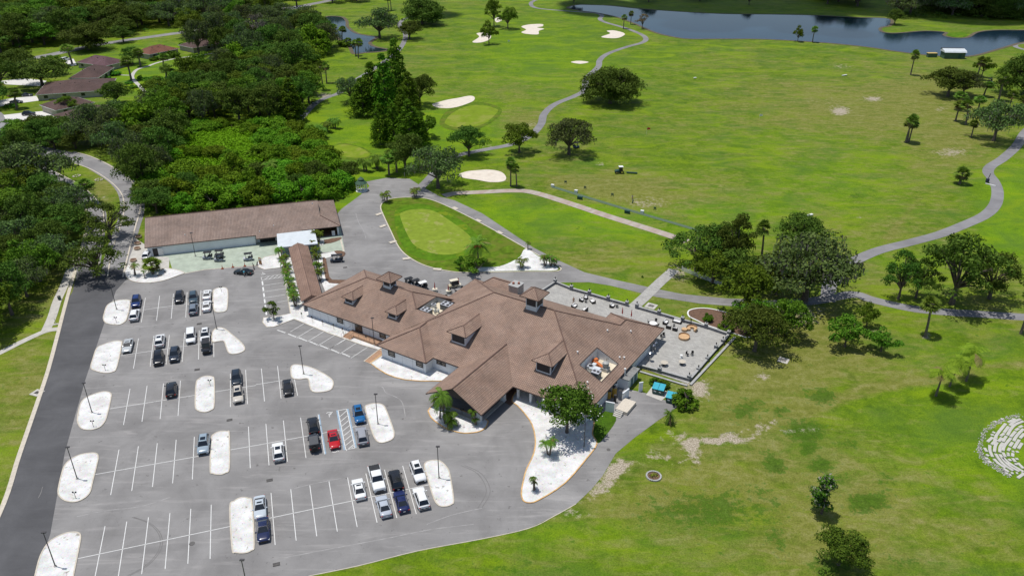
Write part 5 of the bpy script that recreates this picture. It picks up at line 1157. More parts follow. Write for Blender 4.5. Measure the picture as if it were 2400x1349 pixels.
# young magnolia with a crooked grey top
g_ = random.Random(8); cl_ = []
for i in range(26):
    f = i / 25; a = g_.random() * 6.28; rd = (1.7 * math.sin(math.pi * min(1, 0.18 + f * 0.85)) ** 0.8) * g_.uniform(0.4, 1); cl_.append(((math.cos(a) * rd - f * f * 0.9, math.sin(a) * rd, 1.2 + f * 6.6), (0.75, 0.75, 0.62), 1.0 if f < 0.85 else 0.5))
V = leaf_cloud(cl_, 0.36, 90, 8); rr_ = np.random.default_rng(3).random(len(V) // 4); zz = V.reshape(-1, 4, 3)[:, 0, 2]; mi_ = ((rr_ < 0.22) & (zz > 2.5)).astype(np.int32)
t = MB(); t.tube([(0, 0, -0.2), (0.1, 0, 3), (-0.4, 0, 6), (-1.0, 0, 8.2)], [0.2, 0.14, 0.08, 0.03], 6)
for k in range(12): a = k * 2.4; t.tube([(0, 0, 1.5 + k * 0.5), (math.cos(a) * 1.7, math.sin(a) * 1.7, 2.0 + k * 0.5)], [0.06, 0.02], 4)
kind('crooked_tree', quads_mesh('crooked_crown', V, [L_MAG, L_GREY], mi_), t.mesh('crooked_trunk', [BARK], 60), 8.3, 4.2)
# palms
def fan_palm(name, seed, h, rad, nf, leafm, lean=0.4, dead=0.25, fs=1.0):
    g = random.Random(seed); V = []; M = []
    top = Vector((lean, lean * 0.3, h - rad))
    for i in range(nf):
        a = g.random() * 6.283; el = R(g.uniform(-55, 85)); isd = el < R(-22) and g.random() < dead * 2.2
        d = Vector((math.cos(a) * math.cos(el), math.sin(a) * math.cos(el), math.sin(el)))
        pet = top + d * rad * g.uniform(0.45, 0.62); side = d.cross(Vector((0, 0, 1))).normalized() if abs(d.z) < 0.98 else Vector((1, 0, 0)); upv = side.cross(d).normalized()
        nl = 9; L = rad * g.uniform(0.5, 0.75) * fs
        for j in range(nl):
            t = (j - (nl - 1) / 2) / ((nl - 1) / 2) * R(115) * 0.8
            dd = (d * math.cos(t) + side * math.sin(t)).normalized(); droop = Vector((0, 0, -0.35 * L * g.random()))
            wv = dd.cross(upv).normalized() * L * 0.11; mid = pet + dd * L * 0.55; end = pet + dd * L * (0.95 + 0.1 * g.random()) + droop
            V += [tuple(pet), tuple(mid - wv + upv * 0.04), tuple(end), tuple(mid + wv + upv * 0.04)]; M.append(1 if isd else 0)
    crown = quads_mesh(name + '_crown', np.array(V), [leafm, L_DEAD], np.array(M, np.int32))
    t = MB(); t.tube([(0, 0, -0.2), (lean * 0.2, 0, h * 0.35), (lean * 0.6, lean * 0.15, h * 0.7), tuple(top)], [0.34, 0.26, 0.24, 0.25], 7)
    for i in range(nf // 2):
        a = g.random() * 6.283; t.tube([tuple(top), (top.x + math.cos(a) * rad * 0.4, top.y + math.sin(a) * rad * 0.4, top.z + g.uniform(-0.2, 0.4) * rad)], [0.035, 0.02], 3, cap=False)
    kind(name, crown, t.mesh(name + '_trunk', [PBARK], 60), h, rad * 2)
for s_ in range(4): fan_palm('sabal_palm', 300 + s_, 10, 2.1, 54, L_PALM, (0.2, 0.9, -0.7, 0.4)[s_])
fan_palm('short_palm', 310, 4.6, 1.8, 46, L_PALM, 0.2)
def feather_palm(name, seed, h, nf, L, leafm, stems=1, arch=1.0, wid=0.42, lean=0.3, bulb=False, fruit=False, up=(10, 75)):
    g = random.Random(seed); V = []; M = []; t = MB()
    for s in range(stems):
        ang = 6.283 * s / stems + 0.4; sp = 0 if stems == 1 else 1.0
        bx, by = math.cos(ang) * 0.18 * sp, math.sin(ang) * 0.18 * sp; hh = h * (1 - 0.13 * s)
        top = Vector((bx + lean * math.cos(ang) * (1 if stems == 1 else 2.4), by + lean * math.sin(ang) * (1 if stems == 1 else 2.4), hh))
        t.tube([(bx, by, -0.15), ((bx + top.x) / 2 - 0.05, (by + top.y) / 2, hh * 0.5), tuple(top)], [0.20 if not bulb else 0.3, 0.13 if not bulb else 0.26, 0.11 if not bulb else 0.3], 7)
        for i in range(nf):
            a = 6.283 * (i + g.random() * 0.5) / nf; el = R(g.uniform(*up)); Lf = L * g.uniform(0.8, 1.1)
            hd = Vector((math.cos(a), math.sin(a), 0)); pts = []
            for k in range(8):
                f = k / 7; ang2 = el - arch * f * R(95); 
                if k == 0: pts.append(top.copy())
                else: pts.append(pts[-1] + (hd * math.cos(ang2) + Vector((0, 0, math.sin(ang2)))) * Lf / 7)
            side = Vector((-hd.y, hd.x, 0)); isd = (g.random() < 0.10)
            for k in range(7):
                f = (k + 0.5) / 7; wd = wid * L * 0.5 * (math.sin(math.pi * min(1, f * 0.92 + 0.08)) ** 0.6)
                a0, a1 = pts[k], pts[k + 1]; fwd = (a1 - a0)
                for sg in (1, -1):
                    for q in range(2):
                        b0 = a0.lerp(a1, q * 0.5); b1 = a0.lerp(a1, q * 0.5 + 0.36)
                        tip = side * sg * wd + fwd * 0.9 + Vector((0, 0, -wd * 0.55))
                        V += [tuple(b0), tuple(b0 + tip * g.uniform(0.85, 1.05)), tuple(b1 + tip), tuple(b1)]; M.append(1 if isd else 0)
    mats = [leafm, L_DEAD]
    crown = quads_mesh(name + '_crown', np.array(V), mats, np.array(M, np.int32))
    ex = None
    if fruit:
        fb = MB()
        for k in range(5):
            a = k * 1.257; fb.ball((lean + math.cos(a) * 0.5, math.sin(a) * 0.5, h - 0.35), 0.33, 7, sz=1.3)
        ex = fb.mesh('fruit', [mat('orange_fruit', (0.48, 0.17, 0.03), 0.7, 0.3, 5)], 60)
    kind(name, crown, t.mesh(name + '_trunk', [PBARK], 60), h, L * 2, ex)
for s_ in range(3): feather_palm('clump_palm', 330 + s_, 2.6, 11, 1.5, L_PALMB, 3, 1.0, 0.46, 0.28)
for s_ in range(2): feather_palm('queen_palm', 340 + s_, 5.0, 18, 2.7, L_PALMY, 1, 1.05, 0.46, 0.5)
for s_ in range(3): feather_palm('arching_palm', 350 + s_, 4.2, 13, 2.9, L_PALM, 1, 1.35, 0.34, 0.4)
feather_palm('date_palm', 360, 4.4, 30, 2.9, L_PALM, 1, 0.75, 0.26, 0.1, False, True, (-25, 80))
feather_palm('stub_palm', 362, 0.9, 26, 1.5, L_PALM, 1, 0.8, 0.30, 0.1, True, False, (-10, 80))
for s_ in range(2): feather_palm('slim_palm', 370 + s_, 1.9, 10, 1.15, L_PALMB, 1, 1.2, 0.46, 0.25)
feather_palm('dwarf_date_palm', 375, 1.9, 24, 1.7, L_PALM, 2, 1.25, 0.34, 0.3)

COUNT = 0
NAMES = dict(oak='oak_tree', open_oak='open_oak_tree', mossy_oak='mossy_oak_tree', bright_oak='bright_oak_tree', small_tree='small_tree', dense_tree='spreading_tree', magnolia='magnolia_tree', sparse_tree='young_tree', bare_tree='bare_tree', brown_tree='brown_tree', thicket_bush='thicket_bush', round_shrub='shrub', cypress='cypress_tree',
             crooked_tree='crooked_tree', sabal_palm='sabal_palm', short_palm='sabal_palm', clump_palm='clump_palm', queen_palm='queen_palm', arching_palm='palm_tree', date_palm='date_palm', stub_palm='squat_palm', slim_palm='slim_palm', dwarf_date_palm='dwarf_palm')
def plant(kd, p, h, w, label, group=None, rz=None, variant=None, cat=None):
    global COUNT; COUNT += 1
    L = KIND[kd]; cr, tr, kh, kw, ex = L[(COUNT if variant is None else variant) % len(L)]
    o = thing(NAMES[kd], p, rnd.uniform(0, 6.28) if rz is None else rz, label, cat or ('palm tree' if 'palm' in kd else 'shrub' if kd in ('round_shrub', 'thicket_bush') else 'tree'), group)
    o.scale = (w / kw, w / kw, h / kh)
    link('crown' if 'shrub' not in kd else 'foliage', cr, o); link('trunk' if 'shrub' not in kd else 'stem', tr, o)
    if ex is not None: link('fruit', ex, o)
    return o
def tree(kd, u, v, h, w, label, group=None, rz=None, variant=None, z=0.0):
    p = at(u, v, z); return plant(kd, p, h, w, label, group, rz, variant)

# ---- single trees that can be told apart
for a in (
 ('open_oak', 1631, 634, 12, 15, 'dark oak leftmost of the grove behind the patio walk'),
 ('open_oak', 1716, 640, 15.5, 10, 'tall thin grey mossy tree rising above the grove behind the patio'),
 ('oak', 1690, 622, 11, 12, 'oak in the middle of the grove below the range strip'),
 ('bright_oak', 1670, 662, 8.5, 12, 'low green oak behind the white picket fence'),
 ('oak', 1735, 668, 9, 13, 'dark low oak at the right end of the picket fence'),
 ('bright_oak', 1745, 732, 12, 12, 'bright green oak standing just above the cart path near the patio'),
 ('bright_oak', 1765, 770, 7, 10, 'short bushy oak below the cart path beside the mulch bed'),
 ('oak', 1873, 580, 8.5, 13, 'dark rounded oak on the fairway right of the tall palm'),
 ('mossy_oak', 1885, 706, 15.5, 24, 'largest spreading oak where the cart paths meet'),
 ('open_oak', 1820, 690, 11, 14, 'oak on the left of the largest spreading oak'),
 ('oak', 1768, 822, 10, 13, 'dark oak at the right corner of the patio'),
 ('bright_oak', 1840, 790, 9, 9, 'narrow drooping oak right of the patio corner tree'),
 ('small_tree', 1980, 812, 7.0, 7.4, 'small light green tree with grey base below the oak shade'),
 ('small_tree', 2065, 823, 5.6, 5.6, 'small tree with pale moss patch near the lone sabal palm'),
 ('small_tree', 2030, 764, 5.5, 4.5, 'thin crooked little tree above the two small lawn trees'),
 ('open_oak', 2105, 701, 11.5, 9, 'leaning oak leftmost of the right hand grove'),
 ('open_oak', 2146, 698, 10, 9, 'oak second from the left in the right hand grove'),
 ('open_oak', 2230, 712, 18, 19, 'tallest oak of the right hand grove by the lower path'),
 ('open_oak', 2318, 700, 11, 13, 'dark oak in the right hand grove near the frame edge'),
 ('magnolia', 1328, 1014, 11.4, 9.6, 'dark glossy magnolia with white blossoms in the large gravel bed'),
 ('sparse_tree', 643, 749, 4.7, 3.6, 'thin young tree on the gravel tip left of the white wing'),
 ('crooked_tree', 1925, 1203, 8.2, 4.3, 'narrow crooked tree with grey twigs on the lower right lawn'),
 ('magnolia', 1965, 1322, 6.8, 6.8, 'round dark bushy tree near the bottom of the lower right lawn'),
 ('dense_tree', 1430, 243, 14.5, 22, 'broad dark domed tree alone on the fairway beside the path'),
 ('mossy_oak', 1333, 362, 12.5, 17, 'mossy oak right of the path with a cart beneath it'),
 ('bright_oak', 1217, 358, 10.5, 12, 'light oak on the path left of the mossy oak'),
 ('oak', 1099, 366, 10.5, 12.5, 'round oak between the far green and the cart path'),
 ('mossy_oak', 1027, 441, 13.5, 17, 'mossy oak at the top of the loop drive beside the big bunker'),
 ('oak', 950, 398, 12, 14, 'oak with several bare trunks above the loop drive'),
 ('oak', 985, 248, 14, 13, 'dark round oak right of the cypress clump'),
 ('mossy_oak', 823, 240, 11, 13, 'grey green oak left of the cypress clump'),
 ('mossy_oak', 890, 90, 16.5, 23, 'big mossy oak standing above the small pond'),
 ('oak', 960, 92, 10, 16, 'low oak shading the path right of the pond'),
 ('dense_tree', 990, 57, 16, 25, 'large round tree near the top beyond the pond'),
 ('small_tree', 1146, 104, 12, 9, 'layered tree beside the small bunker'),
 ('bright_oak', 1158, 62, 17, 10, 'tall narrow tree at the top of the fairway'),
 ('bright_oak', 1190, 68, 13, 12, 'round tree at the top of the fairway in front of a tiny bunker'),
 ('brown_tree', 1505, 68, 9.5, 8.5, 'brown thin leaved tree on the lake shore'),
 ('small_tree', 1869, 98, 8.5, 6, 'wispy little tree on the near lake shore'),
 ('oak', 2221, 226, 11.5, 20, 'spreading oak on the right fairway above the palms'),
 ('mossy_oak', 2256, 224, 10, 15, 'oak joined on the right of the spreading fairway oak'),
 ('small_tree', 2301, 180, 10.5, 7.5, 'small forked tree below the lake shed'),
 ('mossy_oak', 2328, 330, 15, 20, 'broad mossy oak with low limbs beside the right path'),
 ('dense_tree', 2400, 224, 19, 21, 'tall dark tree at the right edge above the path bend'),
 ('oak', 2412, 182, 13, 16, 'dark tree at the right edge near the lake corner'),
 ('small_tree', 1117, 641, 4.6, 6.2, 'bright green small tree on the gravel tip below the date palm'),
 ('small_tree', 1080, 632, 3.4, 3.0, 'little round tree left of the date palm'),
 ('open_oak', 230, 650, 9.5, 15, 'oak on the tip of the median at the road junction'),
 ('open_oak', 258, 560, 10, 14, 'oak in the median left of the cart barn'),
 ('mossy_oak', 101, 446, 15, 22, 'largest mossy oak beside the exit road'),
 ('open_oak', 150, 575, 8, 12, 'oak overhanging the exit road and the pavement'),
 ('thicket_bush', 338, 345, 17, 17, 'tall bright green rounded tree behind the lowest bungalow'),
 ('dense_tree', 207, 117, 13.5, 22, 'domed oak standing over the street beyond the plum roofed house'),
 ('oak', 100, 202, 13, 23, 'oak on the lawn between two white driveways'), ('oak', 48, 176, 12, 18, 'oak beside the street left of the plum roofed house'), ('bright_oak', 128, 176, 9, 12, 'smaller oak against the second house'), ('oak', 290, 100, 9, 13, 'oak across the street from the rust roofed house'),
 ('oak', 5, 215, 16, 15, 'oak at the left edge above the driveways'),
 ('bright_oak', 161, 263, 6.5, 8, 'round bright tree in front of a brown roofed house'),
 ('oak', 274, 245, 9, 13, 'round dark tree at the end of the widest bungalow'),
 ('mossy_oak', 467, 130, 19, 15, 'tall mossy oak on the left in front of the far brown house'),
 ('mossy_oak', 512, 120, 19, 15, 'tall mossy oak on the right in front of the far brown house'),
 ('bare_tree', 602, 128, 20, 16, 'large leafless grey tree in the wood'),
 ('oak', 312, 150, 8, 11, 'garden tree between the plum and rust roofed houses'),
 ('cypress', 685, 285, 17, 11, 'bright upright tree at the right edge of the dark wood'),
 ('small_tree', 1000, 322, 9, 8, 'small dark tree right of the lower cypresses')):
    kd, u, v, h, w, lab = a; tree(kd, u, v, h, w, lab)
for i, (u, v, h, w, lab) in enumerate(((875, 262, 20, 11, 'cypress at the upper left of the tall clump'), (905, 268, 24, 12, 'front cypress of the tall clump'), (932, 240, 26, 12, 'tallest cypress of the clump'), (852, 270, 15, 12, 'low leaning cypress at the left foot of the tall clump'),
     (960, 268, 17, 10, 'cypress at the right foot of the tall clump'), (893, 340, 15, 7.5, 'narrow cypress leftmost of the lower clump'), (925, 338, 15, 8, 'second cypress of the lower clump'), (962, 345, 17, 11, 'broadest cypress of the lower clump'), (945, 312, 17, 9, 'rear cypress of the lower clump'), (985, 338, 12, 7, 'short cypress at the right of the lower clump'))):
    tree('cypress', u, v, h, w, lab, 'cypress trees left of the fairway')
PALMS = [
 ('sabal_palm', 1785, 602, 10.2, 3.9, 'tall sabal palm standing between the two fairway oaks'), ('sabal_palm', 2168, 788, 9.2, 3.9, 'lone sabal palm in a pale ring on the right lawn'), ('sabal_palm', 2392, 782, 11, 3.9, 'sabal palm at the right frame edge below the path'),
 ('sabal_palm', 2134, 176, 12, 4.4, 'tall lone sabal palm left of the lake shed'), ('sabal_palm', 2122, 334, 10.5, 4.3, 'left trunk of the triple palm on the right fairway'), ('sabal_palm', 2126, 334, 9.0, 4.0, 'middle trunk of the triple palm on the right fairway'), ('sabal_palm', 2130, 333, 8.4, 4.0, 'right trunk of the triple palm on the right fairway'),
 ('short_palm', 2248, 431, 5.6, 5.0, 'short sabal palm left of the path bend'), ('sabal_palm', 2288, 188, 10.5, 5.0, 'sabal palm beside the forked tree below the lake shed'), ('sabal_palm', 2305, 226, 6.5, 5.0, 'short palm right of the spreading fairway oak'), ('sabal_palm', 2340, 235, 12, 5.5, 'sabal palm beneath the dark right edge tree'),
 ('sabal_palm', 2239, 284, 8.3, 4.6, 'left palm of the pair in front of the broad mossy oak'), ('sabal_palm', 2263, 292, 9.5, 5.0, 'right palm of the pair in front of the broad mossy oak'), ('sabal_palm', 2250, 258, 7.5, 5.5, 'wide palm behind the pair near the mossy oak'), ('sabal_palm', 2290, 268, 7.5, 5.0, 'bright palm behind the broad mossy oak'), ('sabal_palm', 2276, 322, 6.5, 3.6, 'palm half hidden at the left of the broad mossy oak'),
 ('sabal_palm', 2394, 274, 8.5, 4.0, 'palm at the right edge above the path'), ('sabal_palm', 2362, 262, 9, 4.6, 'palm behind the broad mossy oak near the right edge'),
 ('sabal_palm', 1461, 68, 8.5, 4.0, 'left palm of the pair beside the lake path'), ('sabal_palm', 1478, 58, 8.5, 3.6, 'right palm of the pair beside the lake path'), ('sabal_palm', 1904, 99, 9, 4.0, 'lone palm on the near lake shore'),
 ('sabal_palm', 758, 211, 12.5, 4.0, 'left palm of the pair above the left cart path'), ('sabal_palm', 766, 195, 9.5, 4.0, 'right palm of the pair above the left cart path'), ('sabal_palm', 834, 131, 8.5, 4.2, 'left palm of the pair at the pond foot'), ('sabal_palm', 840, 137, 10, 4.4, 'right palm of the pair at the pond foot'), ('sabal_palm', 802, 98, 8.5, 5, 'palm on the left bank of the pond'), ('sabal_palm', 785, 85, 7, 5, 'palm behind the one on the left pond bank'),
 ('sabal_palm', 1197, 436, 9.5, 3.3, 'left palm of the pair right of the big bunker'), ('sabal_palm', 1211, 437, 7.5, 3.2, 'right palm of the pair right of the big bunker'), ('sabal_palm', 911, 26, 10, 4.5, 'left palm of the pair at the top beyond the pond'), ('sabal_palm', 917, 24, 11, 4.5, 'right palm of the pair at the top beyond the pond'),
 ('sabal_palm', 308, 188, 11, 6.5, 'palm on the lawn beside the bend of the garden path'), ('sabal_palm', 384, 165, 8, 5.5, 'palm on the round lawn behind the houses'), ('sabal_palm', 170, 152, 10, 7, 'palm at the corner of the plum roofed house'), ('sabal_palm', 40, 255, 8, 6, 'palm on the lawn strip between driveways'), ('sabal_palm', 330, 156, 9, 6, 'palm beside the rust roofed house'),
 ('sabal_palm', 393, 196, 9, 7, 'bushy palm beside the small pool'), ('arching_palm', 640, 436, 7, 8, 'pale feather palm rising from the thicket'), ('sabal_palm', 210, 475, 7.5, 5.5, 'palm leaning over the exit road'), ('sabal_palm', 135, 520, 8, 5.5, 'palm under the left oaks near the pavement'),
 ('queen_palm', 2193, 927, 5.6, 6.6, 'yellowed queen palm nearest the camera of the lawn trio'), ('queen_palm', 2225, 905, 5.6, 5.8, 'queen palm in the middle of the lawn trio'), ('queen_palm', 2264, 893, 6.0, 6.4, 'rightmost queen palm of the lawn trio'),
 ('date_palm', 1121, 622, 5.8, 8.2, 'date palm with orange fruit at the tip of the oval lawn'), ('short_palm', 359, 642, 4.2, 4.4, 'stout palm on the gravel bed by the road junction'), ('slim_palm', 317, 645, 2.7, 3.4, 'small arching palm left on the junction gravel bed'), ('slim_palm', 340, 652, 1.9, 1.6, 'tiny palm in front of the stout palm'),
 ('arching_palm', 1043, 992, 6.0, 6.0, 'tall arching palm in the porch gravel bed'), ('arching_palm', 1031, 982, 4.2, 5.4, 'lower arching palm at the left of the porch bed'), ('arching_palm', 1048, 996, 2.8, 4.6, 'short arching palm in the porch bed'), ('stub_palm', 1057, 1001, 1.6, 3.0, 'squat thick palm at the edge of the porch bed'),
 ('slim_palm', 1114, 996, 3.0, 2.4, 'slim leaning palm at the right of the porch bed'), ('slim_palm', 1117, 996, 1.4, 2.0, 'tiny palm beside the slim leaning palm'),
 ('clump_palm', 1287, 1066, 3.2, 2.6, 'young clumping palm in the large gravel bed'), ('slim_palm', 1251, 1150, 2.8, 1.8, 'thin wilting palm at the tip of the large gravel bed'), ('slim_palm', 1254, 1148, 1.6, 1.6, 'short brown tipped palm at the tip of the large gravel bed'),
 ('stub_palm', 1569, 992, 1.9, 2.6, 'bright spiky palm beside the service drive'),
 ('clump_palm', 906, 474, 3.0, 3.0, 'small palm at the left tip of the oval lawn'), ('slim_palm', 898, 470, 2.0, 2.0, 'tiny palm left of the oval lawn'), ('clump_palm', 973, 462, 2.6, 3.0, 'small palm at the top of the oval lawn'),
 ('clump_palm', 1222, 628, 2.4, 2.8, 'small palm clump on the left of the white gravel tip'), ('clump_palm', 1277, 623, 2.8, 2.6, 'left palm clump at the right of the white gravel tip'), ('clump_palm', 1291, 624, 2.9, 2.6, 'middle palm clump at the right of the white gravel tip'), ('clump_palm', 1300, 624, 2.2, 2.0, 'right palm clump at the end of the white gravel tip'), ('slim_palm', 1237, 585, 2.0, 2.0, 'tiny palm at the top of the white gravel tip'),
 ('dwarf_date_palm', 754, 320, 3.4, 5, 'lowest dwarf palm of three on the left fairway'), ('dwarf_date_palm', 767, 309, 3.2, 4.6, 'middle dwarf palm of three on the left fairway'), ('dwarf_date_palm', 784, 301, 3.4, 4.8, 'upper dwarf palm of three on the left fairway'), ('dwarf_date_palm', 856, 401, 3.6, 4.6, 'dwarf palm above the gazebo'), ('dwarf_date_palm', 884, 396, 4, 5, 'dwarf palm left of the bare trunked oak'),
 ('sabal_palm', 912, 410, 7, 5, 'palm leftmost under the bare trunked oak'), ('sabal_palm', 930, 404, 8, 4.5, 'palm among the bare trunks above the loop drive'),
]
for kd, u, v, h, w, lab in PALMS: tree(kd, u, v, h, w, lab)
# clump palms along the covered walkway
for i, (u, v) in enumerate(((657, 607), (669, 625), (671, 641), (674, 656), (679, 673), (684, 689), (688, 704), (692, 718))):
    tree('clump_palm', u, v, 3.1, 2.3, 'green clumping palm in the gravel left of the covered walkway', 'palms left of the covered walkway')
for i, (u, v) in enumerate(((738, 592), (741, 606), (744, 622), (747, 640), (751, 657))):
    tree('clump_palm', u, v, 3.0, 2.2, 'green clumping palm in the gravel right of the covered walkway', 'palms right of the covered walkway')
tree('clump_palm', 747, 568, 3.2, 2.6, 'clumping palm against the barn wall right of the metal canopy')
for u, v, h, w, lab in ((1700, 772, 2.2, 3.6, 'round green bush at the right end of the brown mulch bed'), (1658, 752, 2.0, 2.2, 'thin bush in the middle of the brown mulch bed'), (1533, 900, 1.6, 2.0, 'small bright bush left of the near dumpster'), (1552, 905, 1.5, 2.6, 'low bright bush behind the near dumpster'), (1606, 950, 3.4, 4.8, 'large bush beside the far dumpster'),
     (268, 176, 2.2, 6, 'bright hedge clump behind the second house'), (255, 170, 1.8, 5, 'low hedge beside the second house'), (250, 184, 1.6, 4, 'yellowish shrub at the corner of the second house'), (331, 188, 2.6, 3.2, 'cone shaped shrub by the garden pool'), (352, 205, 1.4, 5, 'low hedge in front of the garden pool'), (372, 207, 1.3, 4, 'orange tinged hedge in front of the garden pool'), (350, 187, 1.4, 7, 'long hedge behind the garden pool'), (368, 185, 1.4, 6, 'hedge right behind the garden pool'),
     (312, 206, 1.4, 4, 'small shrub left of the garden path'), (303, 196, 1.2, 3.6, 'dark curved hedge on the garden lawn'), (25, 251, 1.6, 5.5, 'clipped hedge by the left driveway'), (135, 232, 1.2, 7, 'low hedge along the widest bungalow'), (360, 142, 2, 4, 'shrub before the rust roofed house'), (380, 138, 3.5, 7, 'dense shrub before the rust roofed house'), (405, 134, 3.5, 7, 'leafy shrub right of the rust roofed house'), (440, 112, 4, 8, 'shrub left of the far brown house'), (812, 108, 4.5, 9, 'green bush on the left pond bank'), (1506, 650, 0.6, 0.6, 'tiny plant beside the patio walk')):
    tree('round_shrub', u, v, h, w, lab)
# blossoms on the big magnolia belong to its crown: a part of that tree
mg = [o for o in bpy.data.objects if o.get('label', '').startswith('dark glossy magnolia')][0]
cr_ = [c for c in mg.children if c.name.startswith('crown')][0]
vv = np.zeros(len(cr_.data.vertices) * 3, np.float32); cr_.data.vertices.foreach_get('co', vv); vv = vv.reshape(-1, 4, 3).mean(1)
gsel = np.random.default_rng(4); far_ = np.linalg.norm(vv - vv.mean(0), axis=1); cand = np.where(far_ > np.percentile(far_, 55))[0]; b = MB()
for k in gsel.choice(cand, 70, replace=False):
    c = vv[k] + (vv[k] - vv.mean(0)) / np.linalg.norm(vv[k] - vv.mean(0)) * 0.25; b.ball(tuple(c), 0.13, 6, sz=0.7)
b.build('blossoms', L_FLOW, cr_)

# ---- woods: every tree its own thing, placed inside surveyed outlines
def inside(pt, poly):
    x, y = pt; c = False; j = len(poly) - 1
    for i in range(len(poly)):
        xi, yi = poly[i]; xj, yj = poly[j]
        if (yi > y) != (yj > y) and x < (xj - xi) * (y - yi) / (yj - yi) + xi: c = not c
        j = i
    return c
def wood(poly, n, kinds, hr, wr, label, group, seed, mind=0.62):
    g = random.Random(seed); W = [at(u, v) for u, v in poly]; P2 = [(p.x, p.y) for p in W]
    x0, x1 = min(p[0] for p in P2), max(p[0] for p in P2); y0, y1 = min(p[1] for p in P2), max(p[1] for p in P2)
    got = []; tries = 0
    while len(got) < n and tries < 20000:
        tries += 1; q = (g.uniform(x0, x1), g.uniform(y0, y1))
        if not inside(q, P2): continue
        h = g.uniform(*hr); w = g.uniform(*wr)
        if any(math.hypot(q[0] - a[0], q[1] - a[1]) < mind * 0.5 * (w + a[2]) for a in got): continue
        got.append((q[0], q[1], w)); kd = g.choice(kinds)
        plant(kd, Vector((q[0], q[1], 0)), h, w, label[kd], group)
    return len(got)
W1 = wood([(-40, 138), (0, 132), (60, 118), (150, 104), (225, 92), (330, 78), (400, 66), (470, 52), (560, 36), (640, 16), (640, -14), (330, -22), (60, -18), (52, 12), (-40, 34)], 150, ['oak', 'oak', 'mossy_oak', 'bright_oak'], (12, 18), (17, 25),
     dict(oak='dark oak in the wood beyond the street', mossy_oak='grey green oak in the wood beyond the street', bright_oak='lighter green oak in the wood beyond the street'), 'woodland trees beyond the street', 1, 0.5)
W2 = wood([(560, 115), (640, 95), (700, 70), (745, 55), (762, 80), (775, 120), (740, 150), (715, 175), (690, 188), (640, 175), (590, 160), (535, 150)], 26, ['oak', 'oak', 'mossy_oak', 'thicket_bush'], (10, 16), (13, 20),
     dict(oak='dark oak in the wood left of the pond', mossy_oak='grey green oak in the wood left of the pond', thicket_bush='bushy tree in the wood left of the pond'), 'woodland trees left of the pond', 2)
W2b = wood([(640, 30), (720, 18), (790, 6), (880, 2), (890, -18), (640, -18)], 16, ['oak', 'mossy_oak'], (13, 18), (15, 22), dict(oak='dark oak at the top edge above the pond', mossy_oak='grey green oak at the top edge above the pond'), 'trees at the top edge above the pond', 22)
W3 = wood([(365, 250), (400, 225), (450, 190), (520, 172), (600, 172), (680, 196), (735, 215), (738, 240), (700, 262), (660, 290), (600, 296), (520, 290), (440, 300), (395, 310)], 44, ['oak', 'mossy_oak', 'oak', 'bright_oak'], (10, 15), (12, 18),
     dict(oak='dark oak in the wood between the garden path and the meadow', mossy_oak='grey green oak in the wood between the garden path and the meadow', bright_oak='lighter oak in the wood between the garden path and the meadow'), 'woodland trees beside the garden path', 3)
W4 = wood([(215, 345), (240, 320), (290, 300), (350, 330), (395, 345), (400, 390), (360, 420), (335, 450), (330, 420), (300, 385), (262, 362)], 16, ['oak', 'mossy_oak'], (10, 14), (12, 17),
     dict(oak='dark oak between the entrance road and the thicket', mossy_oak='grey green oak between the entrance road and the thicket'), 'oaks above the entrance road', 4)
W5 = wood([(345, 480), (340, 450), (380, 430), (430, 422), (520, 418), (600, 420), (660, 412), (720, 400), (770, 405), (820, 425), (832, 445), (800, 468), (700, 474), (560, 482), (440, 496), (360, 505)], 62, ['thicket_bush', 'thicket_bush', 'thicket_bush', 'oak'], (5.5, 8.5), (8, 12.5),
     dict(thicket_bush='bright green bush in the thicket behind the cart barn', oak='dark tree among the thicket behind the cart barn'), 'thicket bushes behind the cart barn', 5)
W6 = wood([(620, 335), (640, 318), (690, 320), (735, 328), (745, 365), (800, 392), (700, 398), (640, 390), (600, 372)], 22, ['thicket_bush'], (5, 8), (8, 12),
     dict(thicket_bush='bright green bush in the thicket beside the small left green'), 'thicket bushes beside the small left green', 6)
W6b = wood([(395, 310), (440, 302), (520, 294), (600, 300), (660, 296), (650, 318), (620, 322), (560, 310), (480, 316), (430, 332), (415, 372), (480, 376), (560, 378), (600, 368), (610, 372), (560, 376), (480, 374), (410, 372), (398, 350)], 24, ['thicket_bush'], (3, 6), (6, 10),
     dict(thicket_bush='bushy tree on the rim of the bright vine meadow'), 'bushes round the vine meadow', 66)
W7 = wood([(-60, 345), (40, 372), (95, 420), (115, 470), (150, 500), (178, 520), (170, 560), (130, 600), (112, 660), (60, 730), (-60, 800)], 44, ['oak', 'mossy_oak', 'bright_oak', 'oak'], (8, 13), (10, 16),
     dict(oak='dark oak in the wood left of the pavement', mossy_oak='grey green oak in the wood left of the pavement', bright_oak='lighter green oak in the wood left of the pavement'), 'woodland oaks left of the pavement', 7)
W8 = wood([(25, 318), (60, 314), (150, 322), (225, 330), (225, 345), (150, 352), (60, 345), (20, 338)], 10, ['oak', 'mossy_oak', 'bright_oak'], (7, 10), (10, 15),
     dict(oak='dark oak along the upper entrance road', mossy_oak='grey green oak along the upper entrance road', bright_oak='lighter oak along the upper entrance road'), 'oaks along the upper entrance road', 8)
W9 = wood([(2085, 44), (2180, 36), (2300, 44), (2420, 50), (2480, 56), (2480, -12), (2240, -14), (2130, 0)], 44, ['oak', 'mossy_oak', 'dense_tree'], (13, 19), (18, 27),
     dict(oak='dark tree in the wood on the far lake shore', mossy_oak='grey green tree in the wood on the far lake shore', dense_tree='broad dark tree in the wood on the far lake shore'), 'woodland trees on the far lake shore', 9, 0.5)
